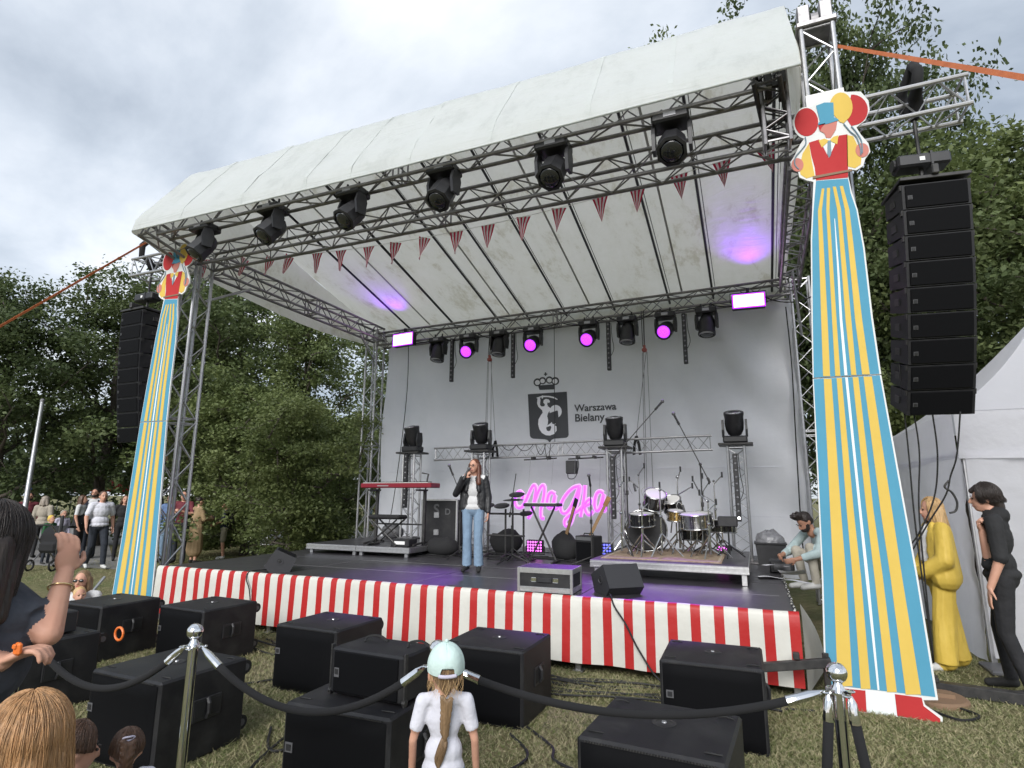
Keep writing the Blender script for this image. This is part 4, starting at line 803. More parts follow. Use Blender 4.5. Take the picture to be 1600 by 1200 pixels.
for s_ in (-1, 1):
    for y in (-.12, .12): k = MB(); k.tube([(-.26*s_, y, .43), (.27*s_, y+.01*s_, .02)], .014, 6); k.build('leg', 'black_steel', t)
for s_ in (-1, 1): k = MB(); k.cyl((.27*s_, -.17, .016), (.27*s_, .17, .016), .016, n=6); k.build('foot_bar', 'black_steel', t)
k = MB(); k.box((0, 0, .06), (.36, .26, .12), b=.01); k.box((0, -.133, .06), (.2, .004, .05), 1); tag(k.build('effects_unit', ['black_plastic', 'white_label'], loc=(aty(630, 850, 8.5).x, 8.52, .86)), 'small grey topped effects unit on the left riser', 'effects unit')
# flight case with stencilled letters
cl_, cr_ = aty(657, 784, 9.2), aty(708, 850, 9.2)
t = thing('flight_case', 'tall black flight case with pale stencilled letters beside the singer', 'flight case', ((cl_.x+cr_.x)/2, 9.4, .70), R_(4))
cw = cr_.x-cl_.x; chh = cl_.z-.74
k = MB(); k.box((0, .15, .10+chh/2), (cw, .55, chh-.05), b=.006); k.build('panel_body', 'black_paint', t)
for sx in (-1, 1):
    for sy in (-1, 1): k = MB(); k.box((sx*cw/2, .15+sy*.275, .08+chh/2), (.035, .035, chh), b=.006); k.build('edge_profile', 'alu_bright', t)
for sz in (0.09, .075+chh):
    for sy in (-1, 1): k = MB(); k.box((0, .15+sy*.275, sz), (cw-.036, .034, .034), b=.006); k.build('edge_profile', 'alu_bright', t)
for z in (.35, .65): k = MB(); k.box((-.05, -.132, z), (.10, .01, .10), b=.01); k.build('latch', 'alu', t)
for x in (-1, 1):
    for y in (-.05, .35): k = MB(); k.cyl((x*cw*.4-.02, y, .04), (x*cw*.4+.02, y, .04), .04, n=12); k.build('castor', 'rubber', t)
o = letters('S', (-cw*.16, -.128, chh-.18), .11, t, 'grey_plastic', bold=.004); o = letters('D', (cw*.17, -.128, chh-.18), .10, t, 'grey_plastic', bold=.004)
# silver edged road case at the stage front
a_, b_ = aty(809, 930, 5.97), aty(893, 930, 5.97)
t = thing('road_case', 'shallow black and silver road case at the stage front edge', 'road case', ((a_.x+b_.x)/2, 6.16, SH), R_(2)); cw = b_.x-a_.x
k = MB(); k.box((0, 0, .125), (cw-.01, .38, .24), b=.004); k.build('shell', 'black_paint', t)
k = MB(); k.box((0, 0, .246), (cw-.02, .37, .008)); k.build('lid', 'black_plastic', t)
for sx in (-1, 1):
    for sy in (-1, 1): k = MB(); k.box((sx*(cw/2-.008), sy*.186, .125), (.03, .03, .25), b=.004); k.build('corner_profile', 'alu_bright', t)
for z in (.032, .222):
    for sy in (-1, 1): k = MB(); k.box((0, sy*.190, z), (cw-.035, .012, .055), b=.003); k.build('edge_profile', 'alu_bright', t)
    for sx in (-1, 1): k = MB(); k.box((sx*(cw/2-.004), 0, z), (.012, .34, .055), b=.003); k.build('edge_profile', 'alu_bright', t)
for x in (-.12, .12): k = MB(); k.box((x, -.196, .13), (.06, .01, .045), b=.006); k.build('latch', 'chrome', t)
k = MB(); k.box((0, -.199, .13), (.16, .012, .05), b=.006); k.build('handle', 'black_plastic', t)
# floor wedges
mat('wedge_grey', (.028, .028, .031), .55, bump=(300, .2, .002))
def wedge(label, loc, rz, s=1.):
    t = thing('monitor_wedge', label, 'floor monitor', loc, rz, 'floor monitors'); o = [(-.16, 0), (.13, 0), (.23, .10), (.07, .36), (-.25, .21)]
    k = MB(); k.prism([(a*s, b*s) for a, b in o], -.24*s, .24*s); k.build('cabinet', 'wedge_grey', t)
    a, b = Vector((.07, 0, .36))*s, Vector((-.25, 0, .21))*s; n_ = Vector((-(a-b).z, 0, (a-b).x)).normalized()
    k = MB(); k.add([b.lerp(a, u)+n_*.006+Vector((0, v*s, 0)) for u, v in ((.08, -.21), (.92, -.21), (.92, .21), (.08, .21))], [(0, 1, 2, 3)]); k.build('grille', 'black_grille', t)
    for sy in (-1, 1): k = MB(); k.lathe([(.055*s, 0), (.055*s, .006), (.04*s, .006), (.036*s, .001)], (0, sy*.24*s, .17*s), (0, sy, 0), 18); k.lathe([(.03*s, 0), (.02*s, .004)], (0, sy*.24*s, .17*s), (0, sy, 0), 12, mi=1); k.build('pole_cup', ['wedge_grey', 'rubber'], t)
    return t
q = atz(947, 934, SH); wedge('dark grey floor monitor wedge beside the road case', (q.x+.05, 6.28, SH), R_(-48), .84)
q = atz(430, 893, SH); wedge('dark grey floor monitor wedge at the left front stage corner', (q.x, 6.2, SH), R_(221), .82)
k = MB(); k.tube(spline([(-1.45, 6.1, SH+.02), (-1.38, 5.88, SH+.03), (-1.33, 5.80, SH-.05), (-1.22, 5.78, .5), (-1.1, 5.77, .28), (-.9, 5.7, .06), (-.6, 5.6, .02)], 8), .009, 6); tag(k.build('monitor_cable', 'rubber', smooth=True, origin=(-1.4, 5.9, .7)), 'black cable hanging from the floor monitor down over the striped skirt', 'cable')
k = MB(); k.tube(spline([(-6.05, 6.1, SH+.02), (-6.08, 5.86, SH+.02), (-6.06, 5.79, SH-.06), (-5.98, 5.78, .5), (-5.9, 5.76, .2), (-5.85, 5.7, .02)], 8), .008, 6); tag(k.build('monitor_cable', 'rubber', smooth=True, origin=(-6, 5.9, .7)), 'thin black cable hanging over the left end of the striped skirt', 'cable')

# centre stage: small keyboard, electronic pads, amplifier, guitars
a_, b_ = aty(822, 788, 8.6), aty(875, 786, 8.6)
t = thing('small_keyboard', 'slim black keyboard on a crossed stand before the neon sign', 'keyboard', ((a_.x+b_.x)/2, 8.6, SH), 0); kw = b_.x-a_.x
k = MB(); k.box((0, 0, .86), (kw, .26, .05), b=.008); k.build('body', 'black_plastic', t); k = MB(); k.box((0, -.05, .888), (kw-.06, .14, .006)); k.build('keys', 'key_white', t)
for s_ in (-1, 1): k = MB(); k.tube([(-.2*s_, .02*s_, .83), (.2*s_, .02*s_, .03)], .016, 6); k.build('stand_leg', 'black_steel', t); k = MB(); k.cyl((.2*s_, -.2, .02), (.2*s_, .2, .02), .016, n=6); k.build('foot_bar', 'black_steel', t)
def pad_rack(label, loc, pads, rz=0):
    t = thing('pad_rack', label, 'electronic drums', loc, rz)
    for x in (-.32, .0, .32): k = MB(); k.cyl((x, 0, .0), (x, 0, .78), .018, n=8); k.tube([(x, -.2, .02), (x, 0, .05), (x, .2, .02)], .013, 5); k.build('post', 'black_steel', t)
    for z in (.35, .70): k = MB(); k.cyl((-.34, 0, z), (.34, 0, z), .016, n=8); k.build('rail', 'black_steel', t)
    for x, y, z, r in pads: k = MB(); k.lathe([(r*.8, -.03), (r, -.015), (r, .0), (r*.85, .012), (.02, .02)], (x, y, z), (0, -.25, 1), 16); k.build('pad', 'black_plastic', t, smooth='auto')
    return t
q = aty(790, 810, 9.0); pad_rack('black electronic drum pads on a rack beside the singer', (q.x, 9.0, SH), [(-.30, -.1, .84, .13), (-.02, -.12, .84, .13), (.24, -.1, 1.02, .13), (.36, 0, .72, .11)])
k = MB(); k.lathe([(.02, .012), (.16, .0), (.17, -.004), (.02, .02)], (0, 0, 0), (0, -.1, 1), 20); k.cyl((0, 0, -.92), (0, 0, .02), .008, n=6)
for i in range(3): k.tube([(0, 0, -.75), (.25*cos(i*2.1), .25*sin(i*2.1), -.92)], .008, 5)
tag(k.build('pad_cymbal', 'black_plastic', smooth='auto', loc=(aty(802, 788, 8.7).x, 8.7, 1.63)), 'round black cymbal pad on a thin stand left of the neon letters', 'cymbal pad')
a_, b_ = aty(900, 845, 8.7), aty(930, 880, 8.7)
t = thing('guitar_amplifier', 'black guitar amplifier standing on the stage floor before the blue light', 'amplifier', ((a_.x+b_.x)/2, 8.9, SH), R_(-18)); aw = b_.x-a_.x+.04
k = MB(); k.box((0, 0, .20), (aw, .26, .40), b=.012); k.build('cabinet', 'black_fabric', t); k = MB(); k.box((0, -.134, .17), (aw-.05, .008, .28)); k.build('grille', 'black_grille', t); k = MB(); k.box((0, -.136, .36), (aw-.05, .008, .05)); k.build('control_panel', 'grey_plastic', t); k = MB(); k.tube([(-.09, 0, .40), (-.08, 0, .43), (.08, 0, .43), (.09, 0, .40)], .01, 6); k.build('handle', 'rubber', t)
mat('guitar_wood', (.35, .20, .08), .25, col2=(.24, .12, .05), vs_=6); mat('guitar_neck', (.30, .19, .10), .4)
def guitar(label, loc, rx, rz, body='guitar_wood', lean=0):
    t = thing('guitar', label, 'guitar', loc, rz); t.rotation_euler = (rx, lean, rz); k = MB(); o = []
    for i in range(28):
        a = 2*pi*i/28; r = .17+.03*cos(2*a)-.035*cos(4*a)*.5; o.append((r*cos(a)*.95, .20+r*1.15*sin(a)))
    k.prism(o, -.022, .022); k.build('body', body, t); k = MB(); k.box((0, -.025, .66), (.05, .022, .62)); k.build('neck', 'guitar_neck', t); k = MB(); k.box((0, -.02, 1.04), (.075, .018, .16), b=.004); k.build('headstock', body, t); k = MB(); k.box((0, -.026, .16), (.09, .012, .04)); k.box((0, -.026, .27), (.08, .01, .03)); k.build('bridge', 'black_plastic', t)
    k = MB(); k.tube([(-.13, .12, .02), (0, .05, .30), (.13, .12, .02)], .01, 5); k.tube([(0, .05, .30), (0, -.05, .06)], .01, 5); k.build('stand', 'black_steel', t)
guitar('electric guitar leaning on a stand right of the amplifier', (aty(905, 860, 9.3).x, 9.3, SH+.02), R_(12), R_(10), lean=R_(28))
guitar('dark bass guitar leaning behind the straight microphone stand', (aty(880, 870, 9.5).x, 9.4, SH+.02), R_(14), R_(-20), 'black_plastic', lean=R_(30))
def soft_bag(label, loc, s, seed, m='black_fabric', name='gear_bag', cat='bag'):
    k = MB(); k.sph((0, 0, s[2]*.8), s, 16, 10); k.v = [tuple(Vector(p)*(1+.18*fbm(p[0]*4+seed, p[1]*4+p[2]*3, seed))) for p in k.v]; k.v = [(x, y, max(z, 0)) for x, y, z in k.v]; return tag(k.build(name, m, smooth=True, loc=loc), label, cat)
soft_bag('black soft bag lying behind the electronic pads', (aty(790, 860, 9.7).x, 9.7, SH), (.30, .2, .24), 1)
soft_bag('black slumped bag beside the guitar amplifier', (aty(890, 870, 9.2).x-.05, 9.2, SH), (.24, .2, .22), 2)
soft_bag('dark bag of cables next to the tall flight case', (aty(690, 855, 8.9).x, 8.95, SH), (.3, .22, .16), 3)
soft_bag('grey bundle behind the keyboard bench on the left riser', (aty(612, 835, 9.9).x, 9.95, .86), (.24, .16, .15), 4, 'grey_plastic')
# black tub under a clear plastic sack
mat('clear_sack', (.30, .30, .31), .22, col2=(.16, .16, .17), vs_=7, bump=(18, .9, .03), spec=.7)
a_, b_ = aty(1180, 850, 9.7), aty(1231, 882, 9.7)
t = thing('equipment_tub', 'black tub covered with a crumpled clear plastic sack by the right totem', 'tub', ((a_.x+b_.x)/2, 9.9, SH)); tw_ = b_.x-a_.x
k = MB(); k.prism([(-tw_/2+.03, 0), (tw_/2-.03, 0), (tw_/2, .30), (-tw_/2, .30)], -.2, .2); k.build('tub', 'black_plastic', t); k = MB(); k.box((0, 0, .31), (tw_+.03, .44, .025), b=.005); k.build('rim', 'black_plastic', t)
k = MB(); k.sph((0, 0, .32), (tw_*.49, .2, .19), 20, 12); k.v = [tuple(Vector(p)+Vector((0, 0, .05*fbm(p[0]*7, p[1]*7+p[2]*5, 4)))) for p in k.v]; k.build('plastic_sack', 'clear_sack', t, smooth=True)
mat('paper', (.74, .74, .76), .7, bump=(20, .1, .005))
for i, (px, py, z, rz_, lb) in enumerate([(1212, 884, .78, .3, 'sheet of paper with notes on the stage edge left of the seated man'), (1238, 896, .86, -.2, 'curling sheets of paper held by the seated man'), (1205, 903, .715, .1, 'white sheet of paper lying flat on the stage edge'), (1245, 909, .715, -.25, 'white papers lying below the seated man')]):
    q = aty(px, py, (8.6, 8.25, 8.2, 7.95)[i]); k = MB(); k.grid(lambda u, v: Vector(((u-.5)*.30, (v-.5)*.21, .004+(.06*(u-.3)**2 if i == 1 else .01*sin(u*5)))), 8, 3); o = k.build('paper_sheet', 'paper', smooth=True, loc=(q.x, q.y, max(q.z, SH+.01))); o.rotation_euler = (R_(-18 if i == 1 else -4), 0, rz_); tag(o, lb, 'paper')
k = MB(); k.box((0, 0, .08), (.30, .34, .16), b=.015); k.box((0, -.172, .08), (.2, .006, .08), 1); tag(k.build('mixer_box', ['black_plastic', 'grey_plastic'], loc=(aty(1222, 888, 8.9).x, 8.95, SH)), 'small black rack box beside the papers', 'rack box')

# ================================================================== DRUMS
mat('drum_black', (.012, .012, .013), .15, coat=.5); mat('drum_head', (.55, .54, .52), .5); mat('brass', (.65, .45, .16), .25, .9); mat('drum_chrome', (.5, .5, .5), .12, .95)
def drum(name, label, loc, r, h, axis, shell, legs=None, lugs=8, head='drum_head'):
    t = thing(name, label, 'drum', loc, 0); u, v, d = fr(axis); k = MB(); k.lathe([(r, -h/2), (r, h/2)], (0, 0, 0), axis, 24); k.build('shell', shell, t, smooth='auto')
    for s_ in (-1, 1):
        k = MB(); k.tube([d*(s_*h/2)+(u*cos(a)+v*sin(a))*(r+.008) for a in [2*pi*i/24 for i in range(25)]], .010, 6); k.build('hoop', 'drum_chrome', t, smooth=True)
        k = MB(); k.lathe([(r-.004, 0), (r-.02, .006)], d*(s_*(h/2+.002)), d*s_, 24); k.build('drum_skin', head, t)
    for i in range(lugs): a = 2*pi*i/lugs; p = (u*cos(a)+v*sin(a))*(r+.010); k = MB(); k.cyl(p-d*h*.46, p+d*h*.46, .005, n=5); k.box(p, (.02, .02, .02)); k.build('lug', 'drum_chrome', t)
    for i, (a, b) in enumerate(legs or []): k = MB(); k.tube([Vector(a), Vector(b)], .010, 6); k.build('leg', 'drum_chrome', t)
    return t
def trileg(z, r=.25, hub=.2, a0=.3): return [((0, 0, -z+hub), (r*cos(a0+i*2.094), r*sin(a0+i*2.094), -z+.01)) for i in range(3)] + [((0, 0, -z+hub-.05), (0, 0, -.1))]
drum('bass_drum', 'black bass drum lying at the left of the drum riser', (-1.52, 8.75, DZ+.30), .28, .40, (.25, -1, .0), 'drum_black', [((-.3, -.1, -.1), (-.42, -.2, -.29)), ((.3, -.1, -.1), (.42, -.2, -.29))], head='black_plastic')
drum('rack_tom', 'tilted dark tom drum above the bass drum', (-1.33, 8.5, DZ+.73), .145, .20, (.25, -.5, .9), 'drum_black', [((0, .05, -.1), (-.1, .15, -.5))])
drum('floor_tom', 'dark tom drum between bass drum and brass snare', (-1.48, 8.25, DZ+.46), .17, .16, (0, -.1, 1), 'drum_black', trileg(.46, .22))
drum('snare_drum', 'small brass snare drum in the middle of the kit', (-1.04, 8.45, DZ+.52), .11, .13, (.05, -.15, 1), 'brass', trileg(.52, .22))
drum('wide_drum', 'wide chrome drum on a stand at the right of the kit', (-.76, 8.3, DZ+.46), .21, .18, (-.05, -.12, 1), 'drum_chrome', trileg(.46, .3))
drum('side_drum', 'shallow black drum behind the wide chrome drum', (-.46, 8.7, DZ+.38), .18, .16, (0, 0, 1), 'drum_black', trileg(.38, .26))
k = MB(); k.box((0, 0, 0), (.24, .22, .13), b=.01); k.cyl((0, 0, -.06), (0, 0, -.44), .012, n=6)
for i in range(3): k.tube([(0, 0, -.3), (.2*cos(i*2.1+.4), .2*sin(i*2.1+.4), -.45)], .009, 5)
tag(k.build('sample_pad', 'black_plastic', loc=(-.36, 8.25, DZ+.46)), 'black square sample pad on a stand at the right end of the kit', 'sample pad')
def hw(label, x, y, h, tips, a0):
    t = thing('cymbal_stand', label, 'cymbal stand', (x, y, DZ), 0, 'chrome cymbal stands'); 
    for i in range(3): k = MB(); a = a0+2.094*i; k.tube([(0, 0, .30), (.26*cos(a), .26*sin(a), .012)], .010, 6); k.build('leg', 'drum_chrome', t)
    k = MB(); k.cyl((0, 0, .05), (0, 0, h*.6), .014, n=8); k.cyl((0, 0, h*.5), (0, 0, h), .009, n=8); k.build('pole', 'drum_chrome', t)
    k = MB(); k.sph((0, 0, h*.6), .024, 8, 6); k.sph((0, 0, h), .02, 8, 6); k.build('wing_nut', 'drum_chrome', t)
    for a, b in tips: k = MB(); k.tube([a, b], .008, 6); k.cyl(Vector(b)-Vector((0, 0, .03)), Vector(b)+Vector((0, 0, .05)), .013, n=8, mi=1); k.build('arm', ['drum_chrome', 'black_plastic'], t)
hw('chrome cymbal stand with empty arms behind the tilted tom', -1.62, 8.9, 1.10, [((0, 0, 1.1), (.10, -.05, 1.22)), ((0, 0, .9), (-.14, 0, 1.02))], .2)
hw('chrome cymbal stand with empty arms above the brass snare', -1.05, 8.85, 1.06, [((0, 0, 1.0), (.06, -.05, 1.16)), ((0, 0, .8), (.22, -.1, .92))], .8)
hw('chrome cymbal stand left front of the drum kit', -1.72, 8.05, .92, [((0, 0, .9), (.05, 0, 1.0))], 1.2)
hw('chrome stand with folded black arms behind the wide drum', -.72, 8.75, .80, [((0, 0, .8), (-.10, 0, 1.02)), ((0, 0, .8), (.12, 0, .98)), ((0, 0, .8), (.03, .05, 1.06))], .5)
hw('chrome hi-hat stand in the middle of the rug', -1.18, 8.0, .86, [((0, 0, .8), (.0, 0, .92))], .1)
drum('rack_tom', 'dark tom drum mounted right of the tilted tom', (-1.12, 8.75, DZ+.66), .13, .17, (-.15, -.5, .9), 'drum_black', [((0, .05, -.1), (-.05, .1, -.4))])
drum('floor_tom', 'deep black floor tom behind the brass snare', (-.86, 8.95, DZ+.34), .19, .34, (0, 0, 1), 'drum_black', [((.19*cos(a), .19*sin(a), .1), (.21*cos(a), .21*sin(a), -.33)) for a in (.4, 2.5, 4.6)])
hw('black drum stand leaning at the right rear of the rug', -.55, 8.95, 1.0, [((0, 0, .95), (.12, 0, 1.08)), ((0, 0, .7), (-.16, 0, .80))], .9)
hw('short chrome stand between the two front stands of the kit', -1.42, 7.95, .62, [((0, 0, .6), (.10, 0, .70))], .6)
hw('chrome stand at the far right front of the rug', -.58, 8.05, .72, [((0, 0, .7), (-.10, 0, .82)), ((0, 0, .6), (.10, 0, .70))], .3)
for i, (x, y, z, lb) in enumerate([(-1.6, 8.4, DZ+.95, 'top left of the kit'), (-1.44, 8.55, DZ+.86, 'above the tilted tom'), (-1.2, 8.6, DZ+.82, 'left of the brass snare'), (-.95, 8.5, DZ+.66, 'right of the brass snare')]):
    t = thing('drum_microphone', 'small clip-on drum microphone ' + lb, 'microphone', (x, y, z), 0, 'drum microphones'); k = MB(); k.cyl((0, 0, 0), (.03, -.04, -.10), .016, n=8); k.build('body', 'black_plastic', t); k = MB(); k.tube(spline([(0, 0, .0), (-.05, 0, .04), (-.08, 0, -.02), (-.03, .02, -.14)], 4), .004, 5); k.build('gooseneck', 'alu', t)

# ================================================================== NEON SIGN, HOISTS, HANGING GEAR
mat('neon_tube', (.4, .1, .6), .4, emit=(.48, .07, .80), es=.55); mat('neon_back', (.55, .30, .62), .5, emit=(.80, .38, .90), es=.30)
NYY = 9.95; npx = lambda x, y: (lambda q: Vector((q.x, 0, q.z)))(aty(750+x/4, 680+y/4, NYY))
strokes = {'M': [[(262, 402), (270, 378), (252, 352), (228, 368), (218, 412), (232, 448), (262, 448), (288, 405), (318, 338), (338, 312), (350, 332), (342, 395), (326, 470), (300, 522)], [(326, 470), (350, 392), (376, 330), (394, 312), (404, 334), (396, 400), (380, 470), (384, 516), (402, 518)]],
 'a': [[(468, 368), (448, 356), (428, 376), (420, 424), (432, 456), (452, 440), (470, 372), (462, 436), (474, 462), (496, 436)]],
 'J': [[(624, 316), (580, 330), (535, 376), (506, 432), (510, 478), (536, 486), (566, 452), (600, 380), (624, 316), (616, 380), (596, 450), (574, 530), (552, 566), (532, 560), (532, 530), (566, 496), (610, 474), (640, 446)]],
 'k': [[(656, 312), (652, 380), (640, 450), (628, 512)], [(640, 456), (668, 412), (690, 400), (690, 424), (656, 448), (668, 486), (688, 496), (706, 474)]],
 'A': [[(770, 362), (748, 350), (726, 372), (716, 430), (728, 470), (750, 452), (774, 366), (764, 440), (776, 474), (802, 430)]]}
q0 = aty(876, 800, NYY)
ns = thing('neon_sign', 'purple glowing script neon sign hung below the slim truss', 'neon sign', (q0.x, NYY, 1.5))
for ch, S in strokes.items():
    for s_ in S:
        P_ = spline([npx(*p)-Vector((q0.x, 0, 1.5)) for p in s_], 5)
        k = MB(); k.tube(P_, .042, 8); k.v = [(x, y*.3+.012, z) for x, y, z in k.v]; k.build('letter_backing', 'neon_back', ns, smooth=True)
        k = MB(); k.tube(P_, .021, 8); k.v = [(x, y*.6-.012, z) for x, y, z in k.v]; k.build('neon_tube', 'neon_tube', ns, smooth=True)
for px, py in ((826, 757), (862, 757), (897, 757), (937, 768)):
    a_ = aty(px, py, NYY); k = MB(); k.cyl((a_.x-q0.x, 0, a_.z-1.5), (a_.x-q0.x, .1, 2.37-1.5), .003, n=4); k.build('wire', 'alu', ns)
for px0, px1, lb in ((819, 870, 'left'), (888, 943, 'right')):
    a_, b_ = aty(px0, 720, 10.2), aty(px1, 719, 10.2); k = MB(); k.cyl((a_.x, 10.2, 2.36), (b_.x, 10.2, 2.38), .014, n=6)
    for f_ in (.25, .72): xx = a_.x+(b_.x-a_.x)*f_; k.box((xx, 10.27, 2.39), (.04, .18, .05))
    tag(k.build('hanger_bar', 'black_steel', origin=(a_.x, 10.2, 2.36)), lb + ' black pipe clamped below the slim truss above the neon sign', 'pipe', 'pipes above the neon sign')
q = aty(893, 730, 10.2); k = MB(); k.box((0, 0, 0), (.20, .12, .24), b=.012); k.tube(spline([(-.08, 0, -.12), (-.06, 0, -.20), (.04, 0, -.2), (.1, 0, -.1), (.13, 0, .05), (.1, 0, .2)], 5), .008, 5); tag(k.build('power_supply', 'black_plastic', loc=(q.x, 10.22, q.z)), 'small black power supply hanging between the two pipes', 'power supply')
k = MB()
for x0, x1, dz in ((-4.5, -4.2, .10), (-4.2, -3.85, .12), (-3.8, -3.6, .2), (-3.62, -3.5, .3)): k.tube(sag((x0, 10.32, 2.66), (x1, 10.32, 2.66), dz, 10), .007, 5)
tag(k.build('loose_cables', 'rubber', origin=(-4.2, 10.3, 2.6)), 'loose black cables looping over the slim truss below the crest', 'cables', kind='stuff')
for px, py, lb in ((765, 562, 'left red chain hoist'), (1007, 547, 'right red chain hoist')):
    q = aty(px, py, 10.4); t = thing('chain_hoist', lb + ' hanging on chains before the backdrop', 'chain hoist', (q.x, 10.4, q.z), 0, 'red chain hoists')
    k = MB(); k.box((0, 0, 0), (.085, .09, .075), b=.018); k.cyl((0, -.05, 0), (0, .05, 0), .03, n=10); k.box((0, 0, .06), (.04, .05, .06)); k.build('body', 'steel_red', t)
    k = MB(); k.tube([(0, 0, .07), (-.01, .1, 5.12-q.z)], .012, 5); k.tube([(-.03, 0, .07), (-.05, .1, 5.12-q.z)], .008, 5); k.build('hook_chain', 'black_steel', t)
    s_ = -1 if px > 900 else 1
    for dx_, dx2 in ((-.04, -.10), (-.02, -.06), (.03, .16*s_ if s_ > 0 else -.2), (.045, .06)): k = MB(); k.tube([(dx_, 0, -.04), (dx2, -.03, 2.75-q.z if dx2 > .1 or dx2 < -.15 else 1.0-q.z)], .0055, 4); k.build('chain', 'alu_shaded', t)
    xx = .16 if s_ > 0 else -.2
    for dd in (-.07, .09): k = MB(); k.strip([(xx, -.03, 2.76-q.z), (xx+dd*.5, -.05, 2.6-q.z), (xx+dd*.7, -.05, 2.42-q.z)], (1, 0, .2), .05); k.build('sling', 'black_fabric', t)
k = MB(); k.tube([(aty(867, 500, 10.95).x, 10.9, 5.1), (aty(867, 690, 11.0).x, 11.0, 2.75)], .007, 5); tag(k.build('drop_cable', 'rubber', origin=(-3.4, 10.9, 5.1)), 'thin black cable dropping straight across the crest', 'cable')
k = MB(); k.tube(spline([(-6.98, 10.7, 5.0), (-7.1, 10.9, 4.0), (-7.25, 10.95, 2.6), (-7.4, 10.9, 1.2), (-7.45, 10.7, .8)], 6), .009, 5); tag(k.build('drop_cable', 'rubber', origin=(-7.0, 10.7, 5.0)), 'black cable falling from the left flood light along the backdrop', 'cable')
k = MB(); k.tube(spline([(.72, 10.85, 5.0), (.74, 10.95, 4.0), (.70, 10.95, 2.6), (.66, 10.9, 1.2), (.66, 10.8, .8)], 6), .011, 5); tag(k.build('drop_cable', 'rubber', origin=(.72, 10.8, 5.0)), 'black cable falling along the right edge of the backdrop', 'cable')
for i, x in enumerate(np.linspace(-7.2, .4, 9)):
    k = MB(); k.tube(sag((x, 10.78, 5.10+.012*i), (x+.9, 10.78, 5.11+.012*i), .05+.05*((i*7) % 3), 8), .011, 5); tag(k.build('truss_cable', 'rubber', origin=(x, 10.78, 5.1)), 'black cable loop on the rear truss ' + ['beside the left flood light', 'above the first dark lamp from the left', 'above the left chain hoist', 'above the crest crown', 'just right of the crest', 'left of the right chain hoist', 'at the right chain hoist', 'above the rightmost dark lamp', 'beside the right flood light'][i], 'cable', 'cables along the rear truss')
# floor cables on the stage
k = MB()
for i in range(16):
    x, y = rnd.uniform(-5.3, -2.3), rnd.uniform(8.6, 9.9); P_ = [(x+rnd.uniform(-.5, .5), y+rnd.uniform(-.3, .3), SH+.012) for _ in range(5)]; k.tube(spline(P_, 6), .008, 5)
tag(k.build('floor_cables', 'rubber', origin=(-4, 9, SH)), 'tangle of black cables on the stage floor behind the singer', 'cables', kind='stuff')
# ground cables
k = MB()
for i in range(19):
    y = rnd.uniform(5.1, 5.65); x = -6.2+i*.24; P_ = [(x+j*.55, y+.12*sin(j*1.7+i), .012+.01*(i % 3)) for j in range(5)]; k.tube(spline(P_, 5), .010, 5)
for P_ in ([(-1.75, 4.2, .015), (-1.5, 3.9, .015), (-1.62, 3.5, .015), (-1.9, 3.1, .015)], [(-1.72, 4.4, .015), (-1.4, 4.1, .02), (-1.3, 3.9, .02), (-.9, 3.75, .02)], [(-3.4, 3.6, .02), (-3.1, 3.3, .02), (-2.9, 3.5, .02), (-2.6, 3.1, .02)], [(-3.3, 3.9, .02), (-3.0, 3.0, .02), (-2.75, 2.9, .02)], [(-4.9, 4.6, .02), (-4.5, 4.2, .02), (-4.2, 4.5, .02)], [(1.2, 6.3, .02), (1.5, 6.0, .02), (1.35, 5.8, .02), (1.2, 5.95, .02), (1.1, 6.2, .02)]): k.tube(spline(P_, 8), .010, 5)
tag(k.build('ground_cables', 'rubber', origin=(-3, 5, 0)), 'black cables strewn on the grass between subwoofers and skirt', 'cables', kind='stuff')
# black beams at the right stage corner
t = thing('ballast_beam', 'long black steel beam lying on the grass right of the clown board', 'beam', (1.0, 6.62, 0), R_(-8)); k = MB(); k.box((.9, 0, .05), (2.4, .10, .09), b=.006); k.build('beam', 'black_steel', t)
for x in (.35, 1.2): k = MB(); k.box((x, 0, .115), (.09, .12, .04), b=.005); k.build('bracket', 'black_steel', t)
t = thing('support_beam', 'short black beam crossing the right end of the striped skirt', 'beam', (-.02, 5.62, .29), 0); k = MB(); k.box((.24, 0, .05), (.52, .06, .07), rot=Matrix.Rotation(-R_(10), 3, 'Y'), b=.005); k.build('beam', 'black_steel', t); k = MB(); k.box((.24, 0, .12), (.05, .07, .05), b=.005); k.build('clamp', 'black_steel', t); k = MB(); k.cyl((.46, .05, -.29), (.46, .05, .15), .025, n=8); k.build('leg', 'black_steel', t)
k = MB(); k.lathe([(.26, 0), (.26, .03), (.24, .045)], (0, 0, 0), (0, 0, 1), 20); k.box((0, 0, .06), (.3, .12, .03)); tag(k.build('ballast_plate', 'board_brown', loc=(1.28, 6.32, 0)), 'round brown ballast plate behind the foot of the clown board', 'ballast plate')
